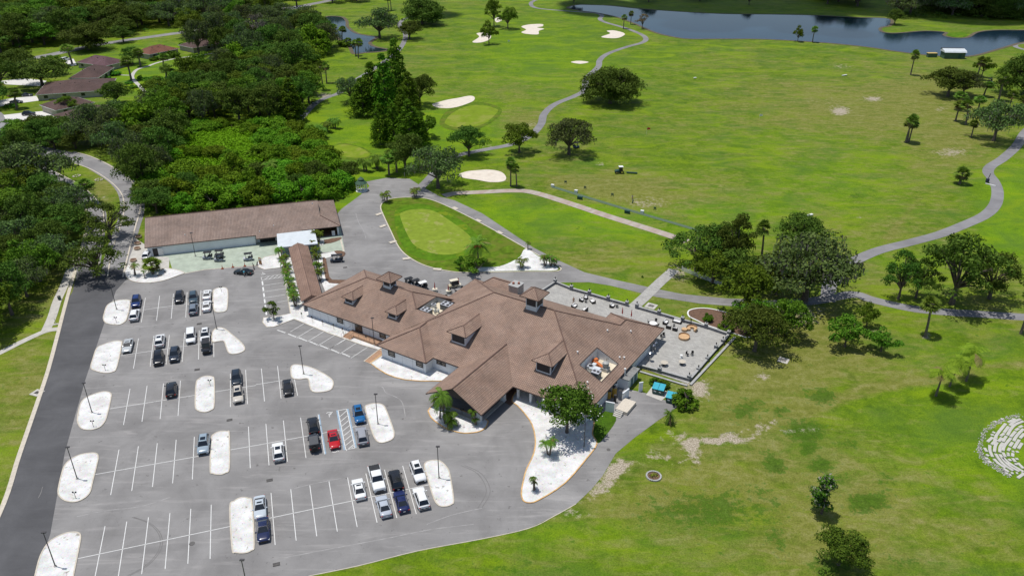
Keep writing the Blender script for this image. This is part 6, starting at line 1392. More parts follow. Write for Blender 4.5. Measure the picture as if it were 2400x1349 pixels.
W10 = wood([(1880, 18), (1990, 20), (2040, 8), (2000, -14), (1860, -14)], 8, ['dense_tree', 'oak'], (11, 15), (18, 24), dict(dense_tree='broad dark tree on the bank across the lake', oak='dark oak on the bank across the lake'), 'trees on the bank across the lake', 10)
for u, v, h, w, lab in ((1345, 8, 8, 12, 'small tree left on the top bank above the lake'), (1520, 5, 9, 14, 'round tree on the top bank above the lake'), (1640, 2, 10, 16, 'tree at the top edge above the lake middle'), (1755, 12, 9, 9, 'thin tree across the lake at the top'), (2096, 58, 9, 11, 'dark bush on the point of the far lake shore')):
    tree('oak', u, v, h, w, lab)
W11 = wood([(470, 118), (560, 112), (640, 140), (600, 150), (540, 140)], 8, ['oak', 'mossy_oak'], (14, 18), (13, 18), dict(oak='dark oak behind the round garden lawn', mossy_oak='mossy oak behind the round garden lawn'), 'oaks behind the round garden lawn', 12)
W13 = wood([(425, 104), (440, 84), (500, 68), (560, 54), (640, 32), (665, 58), (610, 92), (530, 104), (470, 100)], 15, ['oak', 'mossy_oak', 'bright_oak'], (12, 16), (14, 19), dict(oak='dark oak along the far street', mossy_oak='mossy oak along the far street', bright_oak='lighter oak along the far street'), 'oaks along the far street', 14, 0.5)
W12 = wood([(-30, 100), (0, 205), (0, 240), (-60, 300), (-90, 180)], 6, ['oak'], (10, 14), (12, 16), dict(oak='oak at the far left edge beside the houses'), 'oaks at the left edge beside the houses', 13)
print('woods', W1, W2, W2b, W3, W4, W5, W6, W6b, W7, W8, W9, W10, W11, W12)
# vine meadow: a matted carpet nobody could count
g_ = np.random.default_rng(9); poly = [at(u, v) for u, v in ((395, 400), (405, 350), (440, 324), (500, 314), (560, 310), (612, 322), (632, 345), (620, 385), (540, 402), (460, 408))]; P2 = [(p.x, p.y) for p in poly]
cl_ = []; r_ = random.Random(3)
while len(cl_) < 520:
    q = (r_.uniform(min(p[0] for p in P2), max(p[0] for p in P2)), r_.uniform(min(p[1] for p in P2), max(p[1] for p in P2)))
    if inside(q, P2): k = r_.uniform(1.4, 3.0); cl_.append(((q[0], q[1], r_.uniform(0.3, 1.6)), (k, k, k * 0.5), 0.75))
o = link('vine_meadow', quads_mesh('vine_meadow', leaf_cloud(cl_, 0.6, 70, 9, 0.8), [L_VINE])); tag(o, 'bright green carpet of vines inside the wood', 'ground cover', kind='stuff')
# undergrowth under the woods (ground cover)
def cover(poly, n, name, label, m, seed, zr=(0.1, 0.7), size=0.5):
    W_ = [at(u, v) for u, v in poly]; P2 = [(p.x, p.y) for p in W_]; r_ = random.Random(seed); cl_ = []
    while len(cl_) < n:
        q = (r_.uniform(min(p[0] for p in P2), max(p[0] for p in P2)), r_.uniform(min(p[1] for p in P2), max(p[1] for p in P2)))
        if inside(q, P2): k = r_.uniform(1.0, 2.4); cl_.append(((q[0], q[1], r_.uniform(*zr)), (k, k, k * 0.45), 0.8))
    o = link(name, quads_mesh(name, leaf_cloud(cl_, size, 46, seed, 0.7), [m])); tag(o, label, 'ground cover', kind='stuff')
cover([(345, 490), (340, 440), (420, 392), (640, 392), (760, 396), (836, 440), (800, 472), (560, 486), (400, 505)], 420, 'undergrowth', 'dense bright undergrowth of the thicket behind the barn', L_BUSH, 21)
cover([(365, 260), (450, 195), (600, 178), (735, 222), (700, 265), (640, 320), (560, 305), (420, 340), (380, 380), (340, 420), (310, 360)], 420, 'undergrowth', 'dark undergrowth of the wood beside the garden path', L_OAK, 22)
cover([(-60, 350), (60, 390), (110, 470), (165, 520), (150, 580), (112, 640), (40, 700), (-60, 700)], 190, 'undergrowth', 'undergrowth of the oak wood left of the pavement', L_OAKB, 23)
# ------------------------------------------------------------------ road vehicles
def loft(b, st, mi=0):
    """body shell: stations (x, z_top, half_width, z_bottom)"""
    secs = []
    for x, zt, hw, zb in st:
        zm = zb + 0.42 * (zt - zb)
        half = [(hw * 0.93, zb), (hw, zm), (hw * 0.985, zt - 0.10 * (zt - zb) - 0.03), (hw * 0.88, zt), (hw * 0.45, zt + 0.025)]
        sec = [(x, y, z) for y, z in half] + [(x, -y, z) for y, z in reversed(half)]
        secs.append(sec)
    n = len(secs[0]); i0 = len(b.v)
    for s in secs: b.v += s
    for k in range(len(secs) - 1):
        for j in range(n):
            b.f.append((i0 + k * n + j, i0 + k * n + (j + 1) % n, i0 + (k + 1) * n + (j + 1) % n, i0 + (k + 1) * n + j)); b.m.append(mi); b.uv.append(None)
    b.f.append(tuple(i0 + j for j in reversed(range(n)))); b.m.append(mi); b.uv.append(None)
    e = i0 + (len(secs) - 1) * n; b.f.append(tuple(e + j for j in range(n))); b.m.append(mi); b.uv.append(None)
def slab(b, q, th, mi=0, inset=(0.08, 0.1)):
    q = [Vector(p) for p in q]; c = sum(q, Vector()) / 4; u, v = inset
    a = [q[0].lerp(q[1], u).lerp(q[3].lerp(q[2], u), v), q[1].lerp(q[0], u).lerp(q[2].lerp(q[3], u), v), q[2].lerp(q[3], u).lerp(q[1].lerp(q[0], u), v), q[3].lerp(q[2], u).lerp(q[0].lerp(q[1], u), v)]
    n = (a[1] - a[0]).cross(a[3] - a[0]).normalized()
    b.hexa([p - n * 0.02 for p in a], [p + n * th for p in a], mi)
CARS = {
 'sedan': dict(L=4.8, st=[(2.40, .58, .70, .30), (2.28, .70, .84, .24), (1.95, .80, .90, .22), (1.05, .92, .92, .22), (.2, .95, .92, .22), (-1.4, .99, .92, .22), (-1.7, 1.02, .91, .22), (-2.2, .99, .87, .26), (-2.38, .86, .80, .32)], g=(1.05, .93, .20, -.85, -1.75, 1.0, 1.44, .82, .60), wr=.33, wx=(1.45, -1.42)),
 'suv': dict(L=4.7, st=[(2.34, .72, .76, .34), (2.22, .88, .88, .28), (1.9, .98, .94, .26), (1.0, 1.06, .95, .26), (-1.6, 1.10, .95, .26), (-2.15, 1.08, .92, .28), (-2.34, .92, .86, .36)], g=(1.05, 1.05, .35, -1.70, -2.22, 1.07, 1.70, .86, .66), wr=.37, wx=(1.45, -1.42)),
 'minivan': dict(L=5.0, st=[(2.48, .70, .74, .30), (2.35, .86, .88, .24), (2.0, .98, .96, .22), (1.4, 1.08, .98, .22), (-2.0, 1.12, .98, .22), (-2.40, 1.05, .94, .26), (-2.48, .92, .9, .32)], g=(1.55, 1.06, .65, -2.05, -2.40, 1.08, 1.78, .90, .72), wr=.34, wx=(1.55, -1.5)),
 'sports_car': dict(L=4.7, st=[(2.33, .52, .68, .26), (2.2, .64, .86, .20), (1.8, .76, .93, .18), (.9, .84, .95, .18), (-.6, .90, .95, .18), (-1.3, .94, .96, .18), (-2.1, .92, .90, .24), (-2.33, .78, .82, .30)], g=(.85, .85, -.05, -.85, -1.70, .92, 1.30, .80, .56), wr=.34, wx=(1.42, -1.38)),
 'off_roader': dict(L=4.3, st=[(2.12, .95, .70, .52), (2.05, 1.04, .74, .46), (.75, 1.12, .78, .44), (.6, 1.14, .80, .44), (-1.95, 1.14, .80, .44), (-2.05, 1.12, .80, .5)], g=(.62, 1.12, .40, -1.92, -2.02, 1.12, 1.84, .78, .72), wr=.42, wx=(1.30, -1.25)),
 'pickup': dict(L=5.9, st=[(2.92, .86, .86, .42), (2.80, 1.10, .98, .36), (2.4, 1.20, 1.01, .34), (1.3, 1.26, 1.02, .34), (-.95, 1.28, 1.02, .34), (-2.80, 1.28, 1.02, .36), (-2.92, 1.22, 1.0, .42)], g=(1.38, 1.25, .65, -.75, -1.0, 1.26, 1.92, .92, .76), wr=.42, wx=(1.95, -1.75)),
}
PROTO = {}
def make_car(kind, sunroof=False, lightc=False):
    c = CARS[kind]; root = bpy.data.objects.new({'sedan': 'parked_sedan', 'suv': 'parked_suv', 'minivan': 'parked_minivan', 'sports_car': 'parked_sports_car', 'off_roader': 'parked_off_roader', 'pickup': 'parked_pickup'}[kind], None); C.objects.link(root); root.empty_display_size = 0.3
    xb, zb, xr0, xr1, xe, ze, zr, hb, hr = c['g']
    b = MB(); loft(b, c['st'])
    bq = [(xb, hb, zb - .02), (xb, -hb, zb - .02), (xe, -hb, ze - .02), (xe, hb, ze - .02)]; rq = [(xr0, hr, zr - .03), (xr0, -hr, zr - .03), (xr1, -hr, zr - .03), (xr1, hr, zr - .03)]
    b.hexa(bq[::-1], rq[::-1])
    xm = (xr0 + xr1) / 2; b.hexa([(xr0 + .02, hr, zr - .03), (xr0 + .02, -hr, zr - .03), (xr1 - .02, -hr, zr - .03), (xr1 - .02, hr, zr - .03)][::-1], [(xr0 - .10, hr * .90, zr + .015), (xr0 - .10, -hr * .90, zr + .015), (xr1 + .10, -hr * .90, zr + .015), (xr1 + .10, hr * .90, zr + .015)][::-1])
    W = max(s[2] for s in c['st'])
    if kind == 'off_roader':
        for wx in c['wx']:
            for s in (1, -1): b.box((wx, s * .80, .98), (1.0, .30, .10))
    if kind == 'pickup':
        pass
    o = b.build('body', PAINT, root, 40)
    g = MB(); slab(g, [bq[0], rq[0], rq[1], bq[1]], .012, inset=(.05, .02)); g.build('windscreen', GLASS, root)
    g = MB(); slab(g, [bq[2], rq[2], rq[3], bq[3]], .012, inset=(.07, .05)); g.build('rear_window', GLASS, root)
    for s, (i, j) in ((1, (3, 0)), (-1, (1, 2))):
        g = MB(); m0, m1 = Vector(bq[i]).lerp(Vector(bq[j]), .5), Vector(rq[i]).lerp(Vector(rq[j]), .5)
        slab(g, [bq[i], rq[i], m1, m0], .012, inset=(.12, .05)); slab(g, [m0, m1, rq[j], bq[j]], .012, inset=(.12, .05)); g.build('side_window', GLASS, root)
    zn = c['st'][1][1]; hn = c['st'][1][2]; xf = c['st'][0][0]
    fb = MB(); fb.box((xf - .02, 0, zn * .60), (.10, hn * 1.15, .20)); fb.box((xf - .03, 0, zn * .42), (.12, hn * 1.5, .07)); fb.build('grille', BLACK, root)
    for s in (1, -1):
        h = MB(); h.box((xf - .16, s * hn * .82, zn * .84), (.26, .30, .13), rz=s * R(-22)); h.build('headlight', HEADL, root)
        t = MB(); xl = c['st'][-1]; t.box((xl[0] + .06, s * xl[2] * .80, xl[1] - .10), (.16, .34, .18 if kind != 'minivan' else .3), rz=s * R(18)); t.build('tail_light', TAILL, root)
        m = MB(); m.box((xb - .25, s * (W + .10), zb + .06), (.16, .22, .14)); m.build('side_mirror', PAINT, root)
    bp = MB(); xl = c['st'][-1]; bp.box((xl[0] + .03, 0, xl[3] + .16), (.12, xl[2] * 1.7, .16)); bp.build('rear_bumper', BLACK if kind in ('suv', 'off_roader', 'pickup') else PAINT, root)
    np_ = MB(); np_.box((xl[0] - .02, 0, xl[1] - .28), (.03, .34, .16)); np_.build('number_plate', WHITEP, root)
    for wx in c['wx']:
        for s in (1, -1):
            w = MB(); w.wheel((wx, s * (W - .10), c['wr']), c['wr'], .23); wo = w.build('wheel', RUB, root, 40)
            w = MB(); w.wheel((wx, s * (W + .015), c['wr']), c['wr'] * .62, .03); w.build('rim', RIM, wo)
    if sunroof:
        s = MB(); s.box((xr0 - .55 * (xr0 - xr1) * .6, 0, zr + .022), (abs(xr0 - xr1) * (.30 if kind == 'sedan' else .42), hr * 1.25, .02)); s.build('sunroof', GLASS, root)
    if kind == 'suv':
        s = MB()
        for sg in (1, -1): s.tube([(xr0 - .15, sg * hr * .93, zr + .06), (xr1 + .15, sg * hr * .93, zr + .06)], .025, 5)
        s.build('roof_rails', BLACK, root)
    if kind == 'off_roader':
        s = MB(); s.wheel((-2.17, 0, 1.05), .40, .22, 'x'); s.build('spare_wheel', RUB, root)
        s = MB(); s.hexa([(xr0 + .04, hr + .02, zr - .02), (xr0 + .04, -hr - .02, zr - .02), (xr1 - .03, -hr - .02, zr - .02), (xr1 - .03, hr + .02, zr - .02)][::-1], [(xr0, hr, zr + .05), (xr0, -hr, zr + .05), (xr1, -hr, zr + .05), (xr1, hr, zr + .05)][::-1]); s.build('soft_top', BLACK if not lightc else mat('grey_top', (0.075, 0.078, 0.085), 0.8, 0.1), root)
    if kind == 'pickup':
        s = MB(); s.box((-1.93, 0, 1.325), (1.72, 1.72, .04)); s.build('bed_cover', BLACK, root)
    return root
DIRU = R(107.67); DIRD = R(287.67)
WHITE, SILV, BLK, CHAMP = (.76, .77, .77), (.40, .42, .45), (.012, .013, .016), (.52, .48, .42)
CARLIST = [
 (319, 706, 'suv', 0, 'd', (.010, .030, .13), 'dark blue car touching the white hatchback at the left end of the top row'), (315, 737, 'suv', 0, 'u', WHITE, 'white hatchback leftmost in the lower half of the top row beside the island'),
 (420, 696, 'suv', 0, 'd', (.014, .016, .022), 'black parked car with bright windscreen glint in the middle of the top row'), (453, 697, 'suv', 0, 'd', (.045, .075, .10), 'steel blue parked car with windscreen glint touching the grey boxy car'), (453, 723, 'suv', 0, 'u', (.16, .19, .23), 'grey blue boxy car with silver roof below the steel blue car'),
 (485, 689, 'sedan', 1, 'u', WHITE, 'white sedan with dark sunroof at the top right of the top row'), (484, 715, 'sedan', 1, 'u', WHITE, 'white sedan with square sunroof below another white sedan beside the island'),
 (299, 808, 'sedan', 1, 'd', (.46, .48, .49), 'pale silver sedan with sunroof at the left end of the second row'), (374, 797, 'suv', 1, 'u', WHITE, 'white compact car above the black car in the second row'), (371, 838, 'suv', 0, 'd', BLK, 'black rounded car below the white compact car in the second row'), (409, 830, 'suv', 0, 'd', (.020, .028, .045), 'very dark navy car right of the black rounded car'),
 (447, 787, 'minivan', 0, 'd', WHITE, 'white minivan in the second row facing the camera'), (481, 785, 'suv', 1, 'd', WHITE, 'white car with sunroof nose to nose with the black off roader'), (483.5, 813, 'off_roader', 0, 'd', BLK, 'black soft topped off roader beside the bent island'),
 (401, 911, 'suv', 0, 'u', (.016, .018, .022), 'dark car with red tail lights alone left in the third row'), (554, 885, 'suv', 0, 'd', (.016, .026, .040), 'dark blue black car above the champagne car in the third row'), (557.5, 924, 'suv', 1, 'd', CHAMP, 'champagne coloured car with roof opening in the third row'), (674, 906, 'sedan', 0, 'd', BLK, 'black sedan beside the hooked white island in the third row'),
 (477, 1040, 'suv', 1, 'd', (.28, .35, .41), 'pale blue grey car with dark roof beside the speckled island'), (652, 1057, 'suv', 1, 'u', WHITE, 'white hatchback alone in the fourth row'), (734, 996, 'suv', 0, 'u', BLK, 'black car with red tail lights above the grey off roader'), (736, 1037, 'off_roader', 1, 'u', (.030, .033, .040), 'grey black off roader with rear spare wheel beside the disabled bay'),
 (782, 1027, 'sedan', 1, 'd', (.46, .008, .016), 'bright red sedan in the disabled bay'), (841, 970, 'suv', 1, 'd', (.012, .115, .30), 'vivid blue car right of the hatched bay'), (848, 1020, 'suv', 0, 'u', (.30, .31, .34), 'silver grey hatchback with pale roof right of the hatched bay'),
 (609, 1186, 'sedan', 1, 'd', (.48, .53, .58), 'light blue silver sedan with sunroof beside the leftmost lower island'), (616.5, 1238, 'sedan', 0, 'd', (.012, .020, .070), 'dark navy sedan below the light blue silver sedan'), (841, 1143, 'sedan', 1, 'u', WHITE, 'small white sedan with sunroof left of the white pickup'), (883, 1121, 'pickup', 0, 'd', WHITE, 'white pickup truck with black bed cover'),
 (928, 1123, 'suv', 0, 'u', BLK, 'glossy black car with red tail lights right of the white pickup'), (979, 1104, 'suv', 1, 'd', WHITE, 'large white car with big dark sunroof at the top right of the lowest row'), (987, 1165, 'suv', 0, 'u', WHITE, 'white car with closed roof at the right end of the lowest row'), (899, 1183, 'sedan', 0, 'u', (.42, .46, .52), 'silver blue sedan below the white pickup'), (940.5, 1172, 'sedan', 0, 'u', (.010, .018, .085), 'navy blue car with red tail lights between the silver sedan and the white car'),
]
for u, v, kd, sr, dr, colr, lab in CARLIST:
    key = (kd, bool(sr))
    # the surveyed pixel is the middle of the visible body, about 0.75 m up
    p = at(u, v, 0.75); rz = DIRU if dr == 'u' else DIRD
    if key not in PROTO: PROTO[key] = make_car(kd, bool(sr), bool(sr)); o = PROTO[key]
    else: o = copy_tree(PROTO[key])
    o.location = (p.x, p.y, 0.022); o.rotation_euler = (0, 0, rz + R(rnd.uniform(-2, 2)))
    tag(o, lab, 'car' if kd != 'pickup' else 'pickup truck', 'cars parked in the car park')
    o.color = (*colr, 1)
    for ch in o.children: ch.color = (*colr, 1)
def single_car(u, v, kd, rz, colr, lab, key=None, grp=None):
    key = (kd, False)
    if key in PROTO: o = copy_tree(PROTO[key])
    else: PROTO[key] = make_car(kd); o = PROTO[key]
    p = at(u, v, 0.7); o.location = (p.x, p.y, 0.03); o.rotation_euler = (0, 0, rz); tag(o, lab, 'car')
    if grp: o['group'] = grp
    elif 'group' in o: del o['group']
    for q in [o] + list(o.children): q.color = (*colr, 1)
single_car(570, 635, 'sports_car', R(168), (.008, .016, .018), 'low black green coupe parked beside the orange cones')
single_car(345, 597, 'suv', R(100), WHITE, 'white car half hidden behind the left end of the cart barn')
single_car(67, 266, 'suv', R(15), (.015, .018, .026), 'black car alone on the lower white driveway'); single_car(62, 222, 'sedan', R(8), (.03, .04, .055), 'dark car on the upper driveway nearer the house'); single_car(38, 238, 'sedan', R(8), (.05, .06, .075), 'dark car on the upper driveway nearer the street')
single_car(153, 139, 'minivan', R(70), WHITE, 'white van parked beside the plum roofed house')
# ------------------------------------------------------------------ golf carts
def make_cart(roofm, bodyc, enclosed=False, long=False):
    root = bpy.data.objects.new('golf_cart', None); C.objects.link(root); root.empty_display_size = 0.3
    b = MB(); ex = 0.8 if long else 0
    loft(b, [(1.20, .62, .48, .25), (1.05, .78, .56, .22), (.55, .82, .58, .22), (.45, .42, .58, .22), (-.05, .40, .58, .22), (-.15, .72, .60, .22), (-.75 - ex, .78, .60, .24), (-1.05 - ex, .62, .54, .3)])
    b.build('body', PAINT, root, 40)
    s = MB(); s.box((-.25, 0, .80), (.5, 1.05, .14)); s.box((-.55, 0, 1.10), (.12, 1.05, .5)); 
    if long: s.box((-1.15, 0, .80), (.5, 1.05, .14)); s.box((-1.4, 0, 1.1), (.12, 1.05, .5))
    s.build('seat', BLACK if not enclosed else CREAM, root)
    r = MB(); r.box((-.12 - ex / 2, 0, 1.86), (1.95 + ex, 1.18, .07)); r.box((-.12 - ex / 2, 0, 1.91), (1.7 + ex, 1.0, .05)); r.build('canopy', roofm, root)
    f = MB()
    for s_ in (1, -1):
        f.tube([(.62, s_ * .50, .75), (.50, s_ * .50, 1.84)], .025, 5); f.tube([(-.85 - ex, s_ * .50, .7), (-.80 - ex, s_ * .50, 1.84)], .025, 5)
    f.build('frame', BLACK, root)
    w = MB(); w.hexa([(.63, -.5, .85), (.63, .5, .85), (.66, .5, .85), (.66, -.5, .85)], [(.52, -.5, 1.8), (.52, .5, 1.8), (.55, .5, 1.8), (.55, -.5, 1.8)]); w.build('windscreen', GLASS, root)
    st_ = MB(); st_.tube([(.45, .25, .75), (.25, .25, 1.05)], .025, 5); st_.wheel((.24, .25, 1.06), .17, .03, 'x', 10); st_.build('steering_wheel', BLACK, root)
    bg = MB(); bg.box((-1.0 - ex, 0, .95), (.35, .9, .5)); bg.build('bag_rack', BLACK, root)
    if enclosed:
        e = MB(); e.box((-.12 - ex / 2, .57, 1.3), (1.5 + ex, .02, 1.0)); e.box((-.12 - ex / 2, -.57, 1.3), (1.5 + ex, .02, 1.0)); e.box((-.98 - ex, 0, 1.3), (.02, 1.1, 1.0)); e.build('curtain', BLACK, root)
    for x in (.80, -.72 - ex):
        for s_ in (1, -1):
            t = MB(); t.wheel((x, s_ * .52, .23), .23, .2); to = t.build('wheel', RUB, root, 40); t = MB(); t.wheel((x, s_ * .625, .23), .13, .02); t.build('rim', RIM, to)
    for q in [root] + list(root.children): q.color = (*bodyc, 1)
    return root
CT = {'black': make_cart(BLACK, (.05, .06, .07)), 'white': make_cart(WHITEP, (.05, .06, .07)), 'cream': make_cart(CREAM, (.55, .48, .32), True), 'long': make_cart(BLACK, (.03, .04, .06), False, True)}
usedc = set()
def cart(key, u, v, rz, lab, body=None):
    if key in usedc: o = copy_tree(CT[key])
    else: o = CT[key]; usedc.add(key)
    p = at(u, v, 0.9); o.location = (p.x, p.y, 0.04); o.rotation_euler = (0, 0, rz); tag(o, lab, 'golf cart', 'golf carts')
    if body:
        for q in [o] + list(o.children): q.color = (*body, 1)
cart('black', 486, 599, R(188), 'black roofed golf cart left of the stacked pair before the barn wall', (.35, .37, .40)); cart('black', 513, 604, R(188), 'front black roofed golf cart of the pair before the barn wall', (.35, .37, .40)); cart('black', 513, 595, R(188), 'rear black roofed golf cart of the pair before the barn wall', (.35, .37, .40))
cart('black', 581, 602, R(200), 'single golf cart with white nose near the barn opening', (.55, .56, .58)); cart('long', 785, 606, R(190), 'dark long golf cart parked in the mulch edged bay')
cart('black', 957, 661, R(215), 'dark roofed golf cart leftmost behind the clubhouse'); cart('black', 973, 665, R(215), 'dark roofed golf cart between two others behind the clubhouse'); cart('white', 990, 670, R(215), 'white roofed golf cart right of the two dark ones behind the clubhouse'); cart('cream', 1063, 665, R(205), 'cream enclosed golf cart near the closed red umbrellas')
cart('black', 736, 239, R(30), 'golf cart in the shade on the left cart path'); cart('black', 1350, 341, R(10), 'golf cart parked under the mossy oak', (.06, .10, .18)); cart('black', 2321, 190, R(10), 'golf cart near the right edge below the lake shed', (.5, .5, .52))
# range tractor
p = at(1452, 406); tr = thing('range_tractor', (p.x, p.y, 0), R(185), 'small green tractor with white roof picking balls on the range', 'tractor')
b = MB(); loft(b, [(1.6, .95, .5, .5), (1.4, 1.1, .6, .45), (.3, 1.2, .62, .45), (.2, .9, .65, .45), (-1.0, .95, .65, .5)]); b.build('body', DGREEN, tr, 40)
b = MB(); b.hexa([(.3, -.65, 1.1), (.3, .65, 1.1), (-.9, .65, 1.0), (-.9, -.65, 1.0)], [(.1, -.6, 2.2), (.1, .6, 2.2), (-.8, .6, 2.2), (-.8, -.6, 2.2)]); b.build('cab', GLASS, tr)
b = MB(); b.box((-.35, 0, 2.26), (1.4, 1.45, .12)); b.build('roof', WHITEP, tr)
for x, r_ in ((1.1, .4), (-.6, .6)):
    for s_ in (1, -1):
        w = MB(); w.wheel((x, s_ * .75, r_), r_, .3); wo = w.build('wheel', RUB, tr, 40); w = MB(); w.wheel((x, s_ * .92, r_), r_ * .5, .03); w.build('rim', mat('yellow_rim', (.6, .5, .08), .5), wo)
b = MB(); b.tube([(-1.0, 0, .5), (-2.2, .2, .5)], .05, 5)
for k in range(8): b.wheel((-2.4 - k * .42, .3 + k * .12, .3), .32, .3, 'x', 10)
b.build('ball_picker', DGREEN, tr)
# ------------------------------------------------------------------ people
def skin_mesh(name, verts, edges, radii, mats):
    me = bpy.data.meshes.new(name); me.from_pydata(verts, edges, []); o = bpy.data.objects.new(name, me); C.objects.link(o)
    sk = o.modifiers.new('skin', 'SKIN'); sk.use_smooth_shade = True
    if not me.skin_vertices: me.skin_vertices.new()
    for i, r_ in enumerate(radii): me.skin_vertices[0].data[i].radius = (r_, r_) if isinstance(r_, float) else r_
    me.skin_vertices[0].data[0].use_root = True
    ss = o.modifiers.new('sub', 'SUBSURF'); ss.levels = 1; ss.render_levels = 1
    dg = bpy.context.evaluated_depsgraph_get(); out = bpy.data.meshes.new_from_object(o.evaluated_get(dg)); out.name = name
    bpy.data.objects.remove(o); out.materials.clear()
    for m in mats: out.materials.append(m)
    return out
def person(u, v, rz, lab, shirt, legs, hair, pose='stand', skin=SKIN, z=0.0, cap=None):
    p = at(u, v, z); o = thing('person', (p.x, p.y, z), rz, lab, 'person')
    bend = {'stand': 0.0, 'golf': 0.34, 'bend': 0.18}[pose]
    fx = lambda zz: max(0, (zz - 0.95)) * bend * 1.3
    V = [(0, 0, .95), (fx(1.15), 0, 1.15), (fx(1.38), 0, 1.37), (fx(1.5) + .01, 0, 1.48), (fx(1.6) + .03, 0, 1.58), (fx(1.7) + .03, 0, 1.70)]
    E_ = [(0, 1), (1, 2), (2, 3), (3, 4), (4, 5)]; Rr = [(.15, .11), (.14, .10), (.17, .11), (.055, .055), (.085, .095), (.07, .085)]
    def add(pt, r_, par): V.append(pt); Rr.append(r_); E_.append((par, len(V) - 1)); return len(V) - 1
    arms = {'stand': [((.02, .24, 1.12), (.10, .25, .86)), ((.02, -.24, 1.12), (.12, -.22, .88))], 'golf': [((.34, .16, 1.10), (.50, .02, .92)), ((.34, -.16, 1.10), (.50, -.02, .90))], 'bend': [((.18, .24, 1.10), (.36, .18, 1.05)), ((.14, -.24, 1.08), (.20, -.22, .84))]}[pose]
    for s_, (el, wr_) in zip((1, -1), arms):
        sh = add((fx(1.40), s_ * .18, 1.40), .058, 2); e_ = add(el, .042, sh); w_ = add(wr_, .030, e_); d = (Vector(wr_) - Vector(el)).normalized(); pm = add(tuple(Vector(wr_) + d * .07), (.036, .020), w_)
        for k in range(4): add(tuple(Vector(wr_) + d * (.145 + .012 * (k in (1, 2))) + Vector((.0 + .012 * (k - 1.5), 0, -.004 * k))), .009, pm)
        add(tuple(Vector(wr_) + d * .085 + Vector((.045, 0, 0))), .010, w_)
    L_ = []
    for s_, dx in ((1, .06), (-1, -.05)):
        hp = add((0, s_ * .09, .88), .085, 0); kn = add((dx + .02, s_ * .11, .48), .058, hp); an = add((dx - .01, s_ * .12, .09), .040, kn); add((dx + .14, s_ * .13, .04), (.040, .030), an); L_.append((hp, kn, an))
    link('body', skin_mesh('person_body', V, E_, Rr, [skin]), o)
    tv = [V[0], V[1], V[2], (fx(1.44), 0, 1.43)]; te = [(0, 1), (1, 2), (2, 3)]; trd = [(.165, .125), (.16, .115), (.19, .13), (.09, .08)]
    for s_, (el, _) in zip((1, -1), arms):
        tv.append((fx(1.40), s_ * .18, 1.405)); trd.append(.075); te.append((2, len(tv) - 1)); tv.append(tuple(Vector((fx(1.40), s_ * .18, 1.40)).lerp(Vector(el), .6))); trd.append(.062); te.append((len(tv) - 2, len(tv) - 1))
    link('shirt', skin_mesh('person_shirt', tv, te, trd, [shirt]), o)
    lv = [(0, 0, .98), (0, 0, .90)]; le = [(0, 1)]; lr = [(.165, .125), (.165, .13)]
    for hp, kn, an in L_:
        lv += [V[hp], V[kn], tuple(Vector(V[kn]).lerp(Vector(V[an]), .85))]; lr += [.10, .072, .058]; k = len(lv); le += [(1, k - 3), (k - 3, k - 2), (k - 2, k - 1)]
    link('trousers', skin_mesh('person_trousers', lv, le, lr, [legs]), o)
    hx = fx(1.68) + .02; b = MB(); b.ball((hx - .012, 0, 1.70), .102, 10, sz=.95); b.build('hair' if cap is None else 'cap', hair if cap is None else cap, o, 180)
    b = MB()
    for s_ in (1, -1): b.ball((hx + .098, s_ * .035, 1.645), .012, 6); b.ball((hx, s_ * .09, 1.63), .022, 6)
    b.ball((hx + .112, 0, 1.615), .018, 6); b.ball((hx + .098, 0, 1.575), .016, 6, sz=.4); b.build('face', mat('face_detail', (.30, .17, .12), .6), o)
    for hp, kn, an in L_:
        b = MB(); a = V[an]; b.box((a[0] + .06, a[1], .045), (.27, .10, .09)); b.build('shoe', BLACK, o)
    return o
CYAN = mat('cyan_cloth', (.03, .40, .52), .85, .08); DARKC = mat('dark_cloth', (.022, .024, .028), .85, .15); WHITEC = mat('pale_grey_cloth', (.52, .52, .56), .85, .08); TANCL = mat('tan_cloth', (.50, .29, .18), .85, .1); BLUEC = mat('blue_cloth', (.02, .10, .34), .85, .1); NAVY = mat('navy_cloth', (.03, .035, .07), .85, .1); GREYC = mat('grey_cloth', (.25, .25, .24), .85, .1); HAIRD = mat('dark_hair', (.03, .022, .016), .8, .2)
person(573, 648, R(75), 'person in cyan shirt leaning at the black coupe by the cones', CYAN, GREYC, HAIRD, 'bend')
person(596, 631, R(200), 'person in dark clothes standing at the tip of the small gravel bed', DARKC, DARKC, HAIRD, 'bend')
person(1344, 712, R(280), 'person in tan clothes standing on the paver patio', TANCL, TANCL, HAIRD, 'stand', z=0.06)
gf = person(1482, 469, R(250), 'golfer in pale shirt and navy trousers hitting on the range', WHITEC, NAVY, HAIRD, 'golf')
person(769, 244, R(200), 'golfer in dark shirt putting beside the left cart path', DARKC, GREYC, HAIRD, 'golf')
person(750, 242, R(20), 'person in blue shirt beside the golf cart on the left path', BLUEC, GREYC, HAIRD, 'bend')
def tubething(name, u, v, lab, cat, pts, r_, m, head=None):
    p = at(u, v); o = thing(name, (p.x, p.y, 0), 0, lab, cat); b = MB(); b.tube(pts, r_, 5); b.build('shaft', m, o)
    if head: b = MB(); b.box(head[0], head[1]); b.build('club_head', m, o)
tubething('golf_club', 1482, 469, 'golf club held by the golfer on the range', 'golf club', [(-.18, -.45, .85), (-.15, -.85, .03)], .018, CHROME, ((-.12, -.88, .04), (.1, .06, .06)))
tubething('golf_club', 769, 244, 'golf club held by the golfer beside the left path', 'golf club', [(-.45, -.18, .85), (-.85, -.12, .03)], .018, CHROME, ((-.88, -.10, .04), (.06, .1, .06)))
